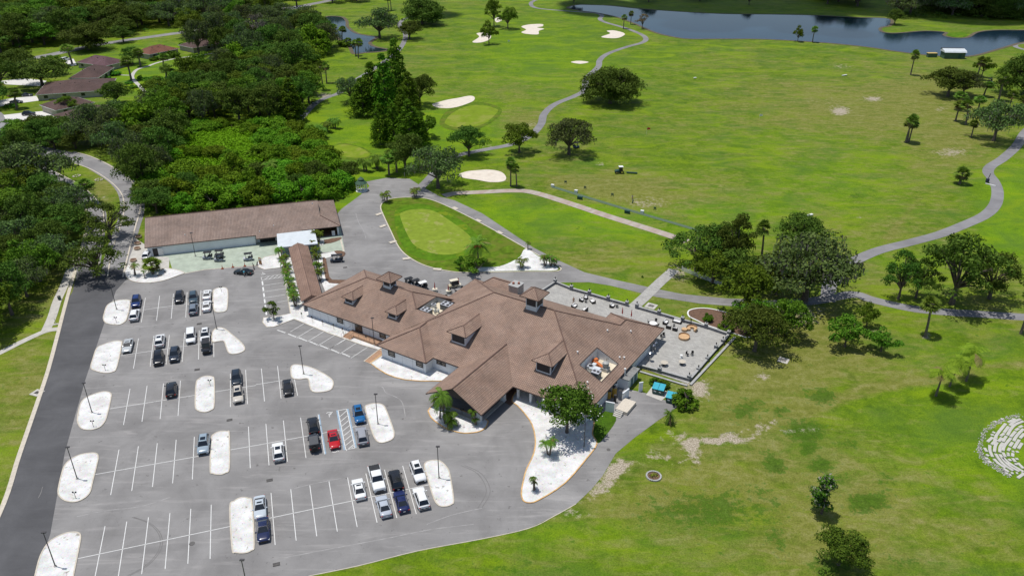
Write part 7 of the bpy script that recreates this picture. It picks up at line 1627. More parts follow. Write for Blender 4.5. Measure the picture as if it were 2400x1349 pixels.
def golf_bag(u, v, lab, lean=.35, m=DGREEN):
    p = at(u, v); o = thing('golf_bag', (p.x, p.y, 0), 0, lab, 'golf bag'); b = MB(); b.tube([(0, 0, .02), (lean * .6, .1, .85)], [.15, .15], 8); b.build('bag_body', m, o)
    b = MB()
    for k in range(5): b.tube([(lean * .6 + .05 * (k - 2), .1, .8), (lean * .9 + .06 * (k - 2), .14, 1.15)], .02, 4)
    b.build('clubs', CHROME, o); b = MB()
    for s_ in (-.2, .2): b.tube([(lean * .5, .1, .65), (lean * 1.2, s_ + .1, 0)], .015, 4)
    b.build('stand_legs', BLACK, o)
golf_bag(1482, 476, 'dark green golf bag on the turf behind the range golfer'); golf_bag(602, 622, 'black golf bag beside the dark clothed person', .35, BLACK)
# ------------------------------------------------------------------ light poles and ground floods
def light_pole(u, v, lab, h=6.4):
    p = at(u, v, 0.1); o = thing('light_pole', (p.x, p.y, 0.1), 0, lab, 'light pole', 'car park light poles')
    b = MB(); b.cyl(0, 0, 0, .18, .22, .20, 10); b.build('base', CONC, o)
    b = MB(); b.tube([(0, 0, .1), (0, 0, h)], [.085, .055], 8); b.build('pole', POLE, o)
    b = MB(); b.box((.08, 0, h + .02), (.62, .30, .13)); b.tube([(0, 0, h - .25), (0, 0, h + .05)], .07, 6); hd = b.build('lamp_head', POLE, o)
    b = MB(); b.box((.12, 0, h - .055), (.42, .22, .03)); b.build('lens', HEADL, hd)
for u, v, lab in ((129.8, 1326, 'light pole on the lowest left gravel island'), (181, 1121, 'light pole on the second gravel island from the bottom left'), (215.6, 966, 'light pole on the third gravel island along the dark road'), (273.5, 725, 'light pole on the uppermost gravel island along the dark road'),
     (1029, 1119.6, 'light pole on the gravel island right of the lowest cars'), (886, 993, 'light pole on the gravel island right of the blue car'), (711.7, 876, 'light pole on the hooked gravel island'), (508, 771, 'light pole at the top of the bent gravel island'), (877.5, 808, 'light pole at the left corner of the clubhouse'), (1368.7, 1046.4, 'light pole in the large gravel bed below the magnolia'), (458, 600, 'light pole in front of the cart barn wall'), (583, 1392, 'light pole at the bottom edge of the car park'), (660, 480, 'light pole in the thicket behind the barn')):
    light_pole(u, v, lab)
def flood(u, v, lab, rz=0.0):
    p = at(u, v, .12); o = thing('flood_light', (p.x, p.y, .12), rz, lab, 'flood light', 'ground flood lights'); b = MB(); b.tube([(0, 0, 0), (0, 0, 1.15)], .035, 6); b.tube([(-.22, 0, 1.1), (.22, 0, 1.1)], .025, 5); b.build('stem', BLACK, o)
    for s_ in (-1, 1): b = MB(); b.box((s_ * .22, .06, 1.2), (.2, .16, .2)); b.build('lamp', BLACK, o)
for u, v, lab in ((219, 999, 'ground flood light below the third pole along the road'), (178, 1167, 'ground flood light on the second island from the bottom left'), (247, 867, 'ground flood light on the left island of the second row'), (273, 755, 'ground flood light on the uppermost road island'), (493, 903, 'ground flood light on the pale middle island'), (1255, 940, 'ground flood light on the gravel right of the porch'), (1083, 972, 'ground flood light in the porch bed'), (519, 683, 'ground flood light on the top right island')):
    flood(u, v, lab)
for i, (x, y) in enumerate(((168, 868), (313, 920), (462, 980), (617, 1028), (745, 1085), (1072, 1195))):
    p = at(680 + x / 6, 600 + y / 6, .11); o = thing('parking_sign', (p.x, p.y, .11), R(-32), ('small dark sign on a post in the gravel before the wing, ' + ('nearest the walkway', 'second from the walkway', 'third from the walkway', 'fourth from the walkway', 'left of the steps', 'right of the steps')[i]), 'sign', 'signs before the white wing'); b = MB(); b.tube([(0, 0, 0), (0, 0, 1.25)], .03, 5); b.build('post', BLACK, o)
    b = MB(); b.box((0, -.03, 1.15), (.34, .04, .46)); b.build('panel', BLACK, o)
for u, v, lab in ((521.5, 630, 'orange cone leftmost at the apron edge'), (546, 626.5, 'orange cone in the middle of the apron edge'), (574, 624, 'orange cone behind the black coupe')):
    p = at(u, v); o = thing('traffic_cone', (p.x, p.y, .03), 0, lab, 'cone', 'orange cones at the apron'); b = MB(); b.box((0, 0, .05), (.62, .62, .1)); b.build('cone_base', mat('rust_rubber', (.22, .05, .02), .8), o); b = MB(); b.cyl(0, 0, .1, 1.05, .16, .04, 10); cb = b.build('cone_body', ORANGE, o); b = MB(); b.cyl(0, 0, .55, .72, .108, .09, 10); b.build('reflective_band', CUSH, cb)
p = at(611, 620); o = thing('notice_board', (p.x, p.y, .06), R(-30), 'tall tan wooden board at the apron tip', 'sign'); b = MB(); b.box((0, 0, 1.0), (.9, .10, 1.7)); b.build('panel', mat('tan_wood', (.44, .22, .08), .7, .2), o); b = MB(); b.box((-.3, 0, .1), (.1, .3, .3)); b.box((.3, 0, .1), (.1, .3, .3)); b.build('leg', BRICKD, o)
p = at(612, 622.5); o = thing('post_sign', (p.x, p.y, .11), R(-20), 'white round sign on a thin post in the small gravel bed', 'sign'); b = MB(); b.tube([(0, 0, 0), (0, 0, 1.5)], .03, 5); b.build('post', BLACK, o); b = MB(); b.box((0, -.03, 1.6), (.5, .04, .4)); b.build('panel', WHITEP, o)
p = bw(46.6, 0.6); o = thing('menu_board', (p.x, p.y, .06), BA, 'white A board at the porch of the cart barn', 'sign'); b = MB(); b.hexa([(-.4, -.25, 0), (.4, -.25, 0), (.4, -.2, 0), (-.4, -.2, 0)], [(-.4, -.02, 1.3), (.4, -.02, 1.3), (.4, .03, 1.3), (-.4, .03, 1.3)]); b.build('panel', WHITEP, o); b = MB(); b.tube([(-.35, .3, 0), (-.35, .02, 1.2)], .03, 4); b.tube([(.35, .3, 0), (.35, .02, 1.2)], .03, 4); b.build('leg', BLACK, o)
# ------------------------------------------------------------------ roof plant
def ac_unit(s, t, z, w, d, h, fans, lab, dark=True):
    p = cw(s, t, z); o = thing('air_conditioner', p, CA, lab, 'air conditioner'); b = MB(); b.box((0, 0, h / 2), (w, d, h)); b.build('casing', mat('grey_coil', (.10, .11, .12), .6, .2, 5.0) if dark else METALR, o)
    b = MB(); b.box((0, 0, h + .03), (w + .06, d + .06, .06)); b.build('top_panel', mat('pale_metal', (.40, .41, .44), .5, .1), o); nx_ = fans[0]; ny_ = fans[1]
    for i in range(nx_):
        for j in range(ny_):
            x, y = (i + .5 - nx_ / 2) * w / nx_, (j + .5 - ny_ / 2) * d / ny_; r_ = min(w / nx_, d / ny_) * .36; b = MB(); b.cyl(x, y, h + .06, h + .13, r_, n=14); fo = b.build('fan', BLACK, o); b = MB(); b.box((x, y, h + .14), (r_ * 1.9, .05, .02)); b.box((x, y, h + .14), (.05, r_ * 1.9, .02)); b.build('fan_guard', POLE, fo)
    return o
ac_unit(-9.4, 10.2, 4.86, 2.1, 1.6, 1.25, (2, 2), 'grey four fan air conditioner at the near end of the wing roof well'); ac_unit(-7.2, 14.4, 4.86, 2.3, 1.7, 1.25, (2, 2), 'grey four fan air conditioner at the far end of the wing roof well'); ac_unit(-9.9, 13.4, 4.86, .9, .8, .9, (1, 1), 'small pale box unit in the wing roof well', False)
ac_unit(30.2, 10.1, 3.46, 1.5, 1.4, 1.35, (2, 1), 'black two fan air conditioner in the kitchen roof well'); ac_unit(28.3, 11.6, 3.46, 1.1, 1.1, 1.1, (1, 1), 'single fan air conditioner at the left of the kitchen roof well', False)
p = cw(30.6, 13.2, 3.46); o = thing('exhaust_fan', p, CA, 'tall grey kitchen exhaust stack in the roof well', 'exhaust fan'); b = MB(); b.box((0, 0, .35), (1.3, 1.3, .7)); b.build('curb', CONC, o); b = MB(); b.cyl(0, 0, .7, 1.1, .6, .5, 14); b.cyl(0, 0, 1.1, 1.75, .62, .62, 14); b.cyl(0, 0, 1.75, 1.95, .55, .3, 14); b.build('hood', mat('dull_zinc', (.34, .34, .32), .5, .25, 3.0), o, 40); b = MB(); b.tube([(0, .3, 1.9), (0, .3, 2.5), (.4, .3, 2.55)], .05, 5); b.build('pipe', BLACK, o)
p = cw(28.9, 13.6, 3.46); o = thing('roof_duct', p, CA + R(-25), 'rusty orange duct lying in the kitchen roof well', 'duct'); b = MB(); b.box((0, 0, .5), (3.0, .6, .6)); b.box((-1.2, .3, .8), (.7, .8, .5)); b.build('duct', mat('rusty_duct', (.50, .14, .035), .75, .35, 2.5), o); b = MB(); b.box((.6, 0, .1), (.1, .6, .2)); b.box((-.9, 0, .1), (.1, .6, .2)); b.build('leg', CONC, o)
p = cw(29.3, 11.4, 3.46); o = thing('roof_duct', p, CA, 'pale flat duct across the kitchen roof well', 'duct'); b = MB(); b.box((0, 0, 1.0), (1.9, 1.3, .22)); b.box((-.8, 1.2, .95), (.7, .9, .22)); b.build('duct', METALR, o); b = MB(); b.box((0, 0, .45), (.5, .5, .9)); b.build('leg', METALR, o)
p = cw(-8.0, 11.9, 4.86); o = thing('roof_duct', p, CA, 'coiled pale hose and ducts between the wing roof units', 'duct'); b = MB()
b.tube([(.5 * math.cos(k * .6), .5 * math.sin(k * .6), .15 + .03 * k) for k in range(24)], .09, 6); b.build('hose', mat('pale_hose', (.36, .38, .36), .7), o); b = MB(); b.box((-.9, .3, .25), (.9, .5, .5)); b.build('duct', CREAM, o)
# ------------------------------------------------------------------ service yard
q8 = lambda x, y: (1380 + x / 6, 820 + y / 6)
def wallbox(name, a, c, h, th, m, lab, cat, z0=0.0, cm=WALLD):
    A_, B_ = at(*a, z0), at(*c, z0); d_ = B_ - A_; L_ = math.hypot(d_.x, d_.y); o = thing(name, (A_.x, A_.y, z0), math.atan2(d_.y, d_.x), lab, cat); b = MB(); b.box((L_ / 2, 0, h / 2), (L_, th, h)); b.build('wall', m, o)
    b = MB(); b.box((L_ / 2, 0, h + .04), (L_ + .08, th + .08, .08)); b.build('coping', cm, o); return o
wallbox('screen_wall', q8(232, 858), q8(352, 880), 2.1, .18, WALLW, 'white screen wall beside the service steps', 'wall')
wallbox('screen_wall', q8(470, 720), q8(555, 655), 1.8, .18, WALLW, 'short white screen wall at the service slab', 'wall'); wallbox('screen_wall', q8(700, 585), q8(752, 575), 2.0, .16, WALLW, 'white screen wall at the dumpster end of the service shed', 'wall')
A_ = at(*q8(425, 960)); o = thing('service_steps', (A_.x, A_.y, 0), CA + R(90), 'pale concrete service steps and landing', 'steps'); b = MB()
for k in range(4): b.box((.2 + .32 * k, .55, .08 + .09 * k), (.32, 1.5, .16 + .18 * k))
b.build('step', CONC, o); b = MB(); b.box((3.4, .3, .36), (3.9, 2.3, .72)); b.build('landing', mat('cream_concrete', (.58, .52, .43), .85, .12), o)
p = at(*q8(560, 560)); sx = thing('service_shed', (p.x, p.y, 0), CA + R(90), 'grey flat roofed shed against the kitchen wall', 'shed'); b = MB(); b.box((2.1, 1.5, 1.1), (4.4, 2.7, 2.2)); b.build('wall', WALLW, sx); b = MB(); b.box((2.1, 1.5, 2.27), (4.9, 3.2, .14)); b.build('roof', mat('grey_shed_roof', (.21, .21, .20), .85, .3, 1.5), sx); b = MB(); b.box((1.6, .12, .95), (.9, .06, 1.9)); b.box((3.2, .12, .95), (1.0, .06, 1.9)); b.build('door', mat('slate_blue_door', (.13, .20, .26), .6), sx)
b = MB(); b.tube([(.9, 1.4, 2.3), (.9, 1.4, 3.7)], .16, 8); b.cyl(.9, 1.4, 3.6, 3.85, .22, .2, 10); b.build('flue', WHITEP, sx)
for k, (x, y, h, r_, m, lab) in enumerate(((370, 690, .9, .25, BLACK, 'black bin on the service landing'), (440, 650, 1.3, .35, mat('drum_grey', (.16, .18, .21), .6), 'grey drum beside the service wall'), (360, 610, 1.4, .45, mat('yellow_drum', (.45, .28, .04), .6), 'yellow labelled drum under the kitchen eave'), (285, 630, .9, .4, mat('yellow_drum', (0, 0, 0)), 'small yellow drum under the kitchen eave'), (360, 560, 1.7, .45, METALR, 'silver tank under the kitchen eave'))):
    p = at(1380 + x / 6, 820 + y / 6, .7); o = thing('drum', (p.x, p.y, .0), 0, lab, 'drum'); b = MB(); b.cyl(0, 0, 0, .7 + h, r_, n=12); b.build('drum_body', m, o, 40); b = MB(); b.cyl(0, 0, .7 + h, .75 + h, r_ * 1.03, n=12); b.build('lid', TRIM, o)
def dumpster(u, v, rz, lab):
    p = at(u, v); o = thing('dumpster', (p.x, p.y, .06), rz, lab, 'dumpster', 'green dumpsters'); b = MB(); b.hexa([(-1.0, -.75, .1), (1.0, -.75, .1), (1.0, .75, .1), (-1.0, .75, .1)], [(-1.1, -.85, 1.15), (1.1, -.85, 1.15), (1.1, .85, 1.5), (-1.1, .85, 1.5)]); b.box((0, -.86, 1.0), (2.2, .06, .1)); b.build('bin', DGREEN, o)
    for s_ in (-1, 1): b = MB(); b.hexa([(s_ * .03, -.9, 1.17), (s_ * 1.12, -.9, 1.17), (s_ * 1.12, .88, 1.53), (s_ * .03, .88, 1.53)][::s_], [(s_ * .03, -.9, 1.23), (s_ * 1.12, -.9, 1.23), (s_ * 1.12, .88, 1.60), (s_ * .03, .88, 1.60)][::s_]); b.build('lid', TEAL, o)
    b = MB()
    for x in (-.85, .85):
        for y in (-.55, .55): b.wheel((x, y, .08), .08, .06)
    b.build('wheel', RUB, o); b = MB(); b.box((1.12, 0, .7), (.1, 1.0, .12)); b.box((-1.12, 0, .7), (.1, 1.0, .12)); b.build('handle', DGREEN, o)
    b = MB(); b.box((-.5, -.84, .72), (.45, .02, .28)); b.box((.45, -.84, .72), (.35, .02, .26)); b.build('sticker', CUSH, o)
dumpster(1543, 920, R(-24), 'green dumpster with teal lids on the concrete pad'); dumpster(1575, 941, R(-24), 'green dumpster with brighter teal lids beside the large bush')
# ------------------------------------------------------------------ patio walls, pillars and furniture
pw = [(1268, 686), (1301, 665), (1339, 680), (1381, 692), (1425, 705), (1469, 717)]; pw2 = [(1492, 723), (1544, 738), (1599, 754), (1654, 769), (1707, 787)]; pw3 = [(1707, 787), (1693, 806), (1677, 822)]; pw4 = [(1677, 822), (1657, 845), (1636, 870), (1616, 893)]; pw5 = [(1616, 893), (1545, 873), (1500, 861)]
def low_wall(px, lab, h=.62, th=.34):
    P = [at(*q) for q in px]; o = thing('patio_wall', (P[0].x, P[0].y, .02), 0, lab, 'wall'); A_, B_ = ribbon_pts(P, th); b = MB(); c_ = MB()
    for i in range(len(P) - 1):
        f_ = lambda q, z: (q.x - P[0].x, q.y - P[0].y, z); b.hexa([f_(B_[i], 0), f_(B_[i + 1], 0), f_(A_[i + 1], 0), f_(A_[i], 0)], [f_(B_[i], h), f_(B_[i + 1], h), f_(A_[i + 1], h), f_(A_[i], h)])
    A2, B2 = ribbon_pts(P, th + .14)
    for i in range(len(P) - 1): c_.hexa([f_(B2[i], h), f_(B2[i + 1], h), f_(A2[i + 1], h), f_(A2[i], h)], [f_(B2[i], h + .08), f_(B2[i + 1], h + .08), f_(A2[i + 1], h + .08), f_(A2[i], h + .08)])
    b.build('stone_wall', STONE, o); c_.build('coping', STONECAP, o)
low_wall(pw, 'low grey stone wall along the back of the patio left of the gateway'); low_wall(pw2, 'low grey stone wall along the back of the patio right of the gateway'); low_wall(pw3, 'short low stone wall at the right corner of the patio', .55); low_wall(pw4, 'low grey stone wall along the right edge of the patio', .5); low_wall(pw5, 'low grey stone wall along the front edge of the patio')
wallbox('terrace_step', (1722, 792), (1618, 903), .22, .4, STONE, 'pale stone ledge outside the right edge of the patio', 'ledge', 0.0, STONECAP)
wallbox('terrace_step', (1500, 872), (1610, 905), .2, .35, STONE, 'pale stone ledge outside the front edge of the patio', 'ledge', 0.0, STONECAP)
def pillar(u, v, lab, h=1.15, lamp=True):
    p = at(u, v); o = thing('patio_pillar', (p.x, p.y, .03), CA, lab, 'pillar', 'stone pillars round the patio'); b = MB(); b.box((0, 0, h / 2), (.62, .62, h)); b.build('shaft', STONE, o); b = MB(); b.box((0, 0, h + .06), (.76, .76, .12), taper=.9); b.build('cap', STONECAP, o)
    if lamp: b = MB(); b.tube([(0, 0, h + .1), (0, 0, h + .32)], .05, 6); b.box((0, 0, h + .45), (.2, .2, .28)); b.cyl(0, 0, h + .58, h + .70, .14, .03, 6); b.build('lantern', BLACK, o)
names_ = ['leftmost', 'second', 'third', 'fourth', 'just left of the gateway']
for q, n_ in zip(pw[1:], names_): pillar(*q, 'stone pillar with lantern on the back patio wall, ' + (n_ if 'gate' in n_ else n_ + ' from the left'))
for q, n_ in zip(pw2, ['just right of the gateway', 'second right of the gateway', 'behind the white sofa', 'beside the mulch bed', 'at the back right corner']): pillar(*q, 'stone pillar with lantern on the back patio wall, ' + n_)
for q, n_ in zip([(1693, 806), (1677, 820), (1657, 845), (1636, 870), (1614, 891)], ['uppermost', 'second from the top', 'middle', 'fourth from the top', 'at the front corner']): pillar(*q, 'stone pillar with lantern on the right patio wall, ' + n_, .8 if n_ in ('middle', 'fourth from the top') else 1.15)
pillar(1545, 873, 'stone pillar on the front patio wall')
def seat(u, v, rz, w, lab, cat='armchair', base=WICK, cu=CUSH):
    p = at(u, v, .35); o = thing('patio_sofa' if w > 1.1 else 'patio_armchair', (p.x, p.y, .06), rz, lab, cat, 'wicker patio seats'); b = MB(); b.box((0, 0, .18), (w, .85, .36)); b.box((0, .38, .5), (w, .14, .5))
    for s_ in (-1, 1): b.box((s_ * (w / 2 - .08), 0, .42), (.16, .85, .26))
    b.build('frame', base, o); n = max(1, int(round((w - .3) / .65)))
    for k in range(n):
        x = (k + .5 - n / 2) * (w - .34) / n; b = MB(); b.box((x, -.06, .43), ((w - .36) / n, .68, .14)); b.build('seat_cushion', cu, o); b = MB(); b.box((x, .26, .66), ((w - .36) / n, .14, .34)); b.build('back_cushion', cu, o)
for u, v, rz, w, lab in ((1363, 703, R(60), .95, 'wicker armchair left of the small black patio table'), (1373, 697, R(-15), .95, 'wicker armchair behind the small black patio table'), (1389, 706, R(-70), 1.5, 'wicker love seat facing the two armchairs'), (1346, 717, R(58), 1.5, 'wicker love seat by the roof edge, left one'), (1371, 726, R(-122), 1.5, 'wicker love seat by the roof edge, right one'), (1435, 716, R(62), 1.4, 'wicker love seat beside the gateway'),
     (1560, 755, R(60), 1.5, 'wicker love seat left of the long white sofa'), (1587, 753, R(-30), 1.9, 'long white cushioned sofa against the back wall'), (1567, 766, R(150), .95, 'wicker armchair nearest the roof corner'), (1582, 771, R(150), .95, 'wicker armchair facing the long sofa')): seat(u, v, rz, w, lab, 'sofa' if w > 1.1 else 'armchair')
def table(u, v, r_, h, lab, m, leg=BLACK, nm='patio_table'):
    p = at(u, v, h); o = thing(nm, (p.x, p.y, .06), 0, lab, 'table'); b = MB(); b.cyl(0, 0, h - .05, h, r_, n=18); b.build('table_top', m, o); b = MB(); b.cyl(0, 0, 0, h - .05, .06, n=8); b.cyl(0, 0, 0, .05, .28, n=12); b.build('pedestal', leg, o)
table(1373, 704, .30, .5, 'small black table between the wicker armchairs', BLACK); table(1446, 716, .35, .5, 'small black table beside the gateway love seat', BLACK); table(1580, 760, .25, .5, 'small black table before the long sofa', BLACK); table(1531, 757, .85, .74, 'white round dining table near the roof edge', CUSH)
table(1557, 849, .75, .74, 'tan round table left of its twin on the open patio', mat('tan_stone', (.50, .45, .37), .8)); table(1599, 847, .70, .74, 'tan round table right of its twin on the open patio', mat('tan_stone', (0, 0, 0))); table(1597, 832, .28, .6, 'small white side table on the open patio', WHITEP, WHITEP)
def dchair(u, v, rz, lab, m=BLACK, grp='dining chairs'):
    p = at(u, v, .4); o = thing('patio_chair', (p.x, p.y, .06), rz, lab, 'chair', grp); b = MB(); b.box((0, 0, .45), (.5, .5, .06)); b.build('seat', m, o); b = MB(); b.box((0, .26, .75), (.5, .05, .5)); b.build('backrest', m, o)
    for x in (-.22, .22):
        for y in (-.22, .22): b = MB(); b.box((x, y, .22), (.04, .04, .44)); b.build('leg', m, o)
for u, v, rz, lab in ((1521, 755, R(90), 'dark dining chair left of the white round table'), (1537, 753, R(-20), 'dark dining chair behind the white round table'), (1541, 763, R(-130), 'dark dining chair right of the white round table'), (1611, 830, R(40), 'black chair on the open patio, left of two'), (1622, 829, R(-30), 'black chair on the open patio, right of two'), (1556, 786, R(10), 'black chair at the eave corner, right one'), (1551, 790, R(30), 'black chair at the eave corner, left one')): dchair(u, v, rz, lab)
def daybed(u, v, r_, a0, a1, lab, back=True):
    p = at(u, v, .3); o = thing('round_daybed', (p.x, p.y, .06), 0, lab, 'daybed', 'tan round daybeds'); n = 14; full = a1 - a0 > 6.2; b = MB(); c_ = MB()
    ang = [a0 + (a1 - a0) * k / n for k in range(n + 1)]; ri = 0.0 if full else r_ * .48
    ring = lambda rr, z, A_: [(rr * math.cos(t), rr * math.sin(t), z) for t in A_]
    if full: b.cyl(0, 0, 0, .34, r_, n=20, mi=0); c_.cyl(0, 0, .34, .48, r_ * .96, n=20); c_.box((0, 0, .482), (r_ * 1.85, .03, .012)); c_.box((0, 0, .482), (.03, r_ * 1.85, .012))
    else:
        b.hexa(ring(r_, 0, ang) + ring(ri, 0, ang[::-1]), ring(r_, .34, ang) + ring(ri, .34, ang[::-1])); c_.hexa(ring(r_ * .97, .34, ang) + ring(ri * 1.03, .34, ang[::-1]), ring(r_ * .97, .48, ang) + ring(ri * 1.03, .48, ang[::-1]))
    b.build('wicker_base', TANW, o); c_.build('cushion', TANC, o)
    if back:
        w = MB(); aa = [R(-20) + R(170) * k / n for k in range(n + 1)] if full else ang; w.hexa(ring(r_ * 1.03, .2, aa) + ring(r_ * .95, .2, aa[::-1]), ring(r_ * 1.03, .78, aa) + ring(r_ * .95, .78, aa[::-1])); w.build('backrest', TANW, o)
daybed(1603, 790, 1.15, 0, 6.2832, 'full round tan daybed on the patio'); daybed(1621, 771, 1.15, R(-60), R(150), 'curved tan sectional with open middle'); daybed(1604, 772, .62, 0, 6.2832, 'small tan round ottoman left of the sectional', False); daybed(1614, 771, .42, 0, 6.2832, 'smallest tan ottoman inside the curved sectional', False)
def umbrella(u, v, lab, base=True, z=.05):
    p = at(u, v); o = thing('closed_umbrella', (p.x, p.y, z), 0, lab, 'umbrella', 'closed red umbrellas'); b = MB(); b.cyl(0, 0, .9, 2.3, .16, .05, 8); b.cyl(0, 0, .75, .95, .10, .16, 8); b.build('canopy', RED, o); b = MB(); b.tube([(0, 0, 0), (0, 0, 2.4)], .03, 6); b.build('pole', BLACK, o)
    if base: b = MB(); b.cyl(0, 0, .0, .12, .55, .5, 14); b.cyl(0, 0, .66, .72, .62, .62, 16); b.build('table_top', CREAM, o)
umbrella(1019.5, 683, 'closed red umbrella with table nearest the carts'); umbrella(1051, 687, 'closed red umbrella with table nearest the roof valley'); umbrella(1075, 672, 'closed red umbrella with table beside the cream cart'); umbrella(1458, 742, 'closed red umbrella behind the roof, left one', False); umbrella(1479, 748, 'closed red umbrella behind the roof, right one', False)
for u, v, a_, lab in ((1046, 697, 0, 'dark chair left of the umbrella by the roof valley'), (1057, 684, 1, 'dark chair right of the umbrella by the roof valley'), (1069, 682, 2, 'dark chair left of the umbrella by the cream cart'), (1084, 674, 3, 'dark chair right of the umbrella by the cream cart')): dchair(u, v, a_, lab, BLACK, 'chairs behind the clubhouse')
def heater(u, v, lab):
    p = at(u, v); o = thing('patio_heater', (p.x, p.y, .06), 0, lab, 'heater', 'patio heaters'); b = MB(); b.cyl(0, 0, 0, .8, .24, .22, 12); b.build('tank_cover', CHROME, o, 40); b = MB(); b.tube([(0, 0, .8), (0, 0, 2.0)], .04, 6); b.build('pole', CHROME, o); b = MB(); b.cyl(0, 0, 2.0, 2.2, .45, .12, 14); b.cyl(0, 0, 1.75, 2.0, .12, .14, 10); b.build('reflector', CHROME, o, 40)
heater(1523, 846, 'silver patio heater nearest the kitchen eave'); heater(1529, 828, 'silver patio heater behind the nearest one'); heater(1534, 822, 'silver patio heater farthest along the eave')
p = at(1616, 765); o = thing('umbrella_stand', (p.x, p.y, .06), 0, 'dark cantilever stand at the back patio wall', 'stand'); b = MB(); b.tube([(0, 0, 0), (0, 0, 2.3), (.2, .4, 2.7)], .05, 6); b.tube([(.25, 0, 0), (.25, 0, 2.0)], .09, 6); b.build('post', POLE, o); b = MB(); b.box((0, 0, .05), (.9, .9, .1)); b.build('base_plate', BLACK, o)
# fence at the grove
A_, B_ = at(1598, 634), at(1690, 670); d_ = B_ - A_; L_ = d_.length; o = thing('picket_fence', (A_.x, A_.y, 0), math.atan2(d_.y, d_.x), 'white picket fence in front of the grove', 'fence'); b = MB()
for k in range(int(L_ / .28)): b.box((k * .28, 0, .5), (.12, .05, 1.0))
b.build('pickets', WHITEP, o); b = MB(); b.box((L_ / 2, .05, .75), (L_, .05, .1)); b.box((L_ / 2, .05, .3), (L_, .05, .1)); b.build('rails', WHITEP, o)
for k in range(6): b = MB(); b.box((k * L_ / 5, .06, .6), (.14, .14, 1.2)); b.build('post', WHITEP, o)
# ------------------------------------------------------------------ driving range things
def range_box(u, v, lab, m=DGREEN):
    p = at(u, v); o = thing('ball_bin', (p.x, p.y, .0), R(-28), lab, 'bin', 'driving range boxes'); b = MB(); b.box((0, 0, .45), (1.5, .7, .8)); b.build('box', m, o); b = MB(); b.box((0, 0, .88), (1.56, .76, .06)); b.build('lid', m, o)
range_box(1359, 467, 'dark green box on the turf near the striped walkway, left one'); range_box(1470, 500, 'dark green box on the turf near the striped walkway, right one')
def tee_box(u, v, lab):
    p = at(u, v); o = thing('ball_dispenser', (p.x, p.y, .05), R(-28), lab, 'box', 'white range boxes'); b = MB(); b.box((0, 0, .35), (.9, .7, .7)); b.build('box', WHITEP, o); b = MB(); b.box((0, 0, .73), (.96, .76, .06)); b.build('lid', WHITEP, o)
tee_box(1295, 438, 'white range box at the left end of the turf strip'); tee_box(1350, 451, 'white range box near the left of the turf strip'); tee_box(1505, 499, 'white range box right along the turf strip')
def bag_stand(u, v, lab):
    p = at(u, v); o = thing('bag_stand', (p.x, p.y, .02), R(-28), lab, 'stand', 'range bag stands'); b = MB()
    for s_ in (-.3, .3): b.tube([(s_, -.3, 0), (s_, 0, 1.0), (s_, .3, 0)], .05, 5)
    b.build('leg', DGREEN, o); b = MB(); b.tube([(-.35, 0, .95), (.35, 0, .95)], .06, 5); b.box((0, 0, .6), (.6, .1, .4)); b.build('rail', DGREEN, o)
for i, (x, y) in enumerate(((273, 362), (547, 440), (930, 540), (1528, 735))):
    bag_stand(1280 + x / 6, 370 + y / 6, 'dark green bag stand on the range, ' + ('leftmost of four', 'second from the left', 'third from the left', 'rightmost of four')[i])
def flag(u, v, h, m, lab):
    p = at(u, v); o = thing('flagstick', (p.x, p.y, 0), 0, lab, 'flag'); b = MB(); b.tube([(0, 0, 0), (.12, 0, h)], .04, 5); b.build('stick', CREAM, o); b = MB(); b.hexa([(.12, 0, h - .9), (1.3, .12, h - .75), (1.3, .16, h - .75), (.12, .04, h - .9)], [(.12, 0, h), (1.3, .12, h - .15), (1.3, .16, h - .15), (.12, .04, h)]); b.build('cloth', m, o)
flag(1515, 315, 2.6, mat('red_flag', (.62, .05, .03), .8), 'red flag standing on the driving range'); flag(1779, 278, 1.8, WHITEP, 'white target flag on the driving range'); flag(1190, 101, 1.6, WHITEP, 'white marker flag right of the small upper bunker')
for u, v, w, lab in ((1898, 506, 2.0, 'white target board on the fairway right of the grove'), (1979, 178, 3.0, 'white target board high on the right fairway'), (1629, 184, 1.4, 'grey target sign right of the domed tree')):
    p = at(u, v); o = thing('target_board', (p.x, p.y, 0), R(20), lab, 'target'); b = MB(); b.box((0, 0, .35), (w, .7, .25), rz=R(10)); b.build('board', WHITEP, o); b = MB(); b.box((-w * .3, 0, .15), (.1, .5, .3)); b.box((w * .3, 0, .15), (.1, .5, .3)); b.build('leg', POLE, o)
p = at(2313, 428); o = thing('ball_washer', (p.x, p.y, 0), 0, 'dark ball washer and bin beside the right path bend', 'bin'); b = MB(); b.cyl(0, 0, .3, 1.3, .55, .5, 10); b.build('bin', NAVY, o); b = MB(); b.tube([(.1, 0, 0), (.1, 0, 1.4), (.5, .2, 2.9)], .10, 6); b.build('post', BLACK, o)
p = at(2321, 434); o = thing('path_kerb_stone', (p.x, p.y, .05), R(-52), 'short white kerb stone below the ball washer', 'kerb'); b = MB(); b.box((0, 0, .12), (3.0, .35, .24)); b.build('stone', WHITEP, o)
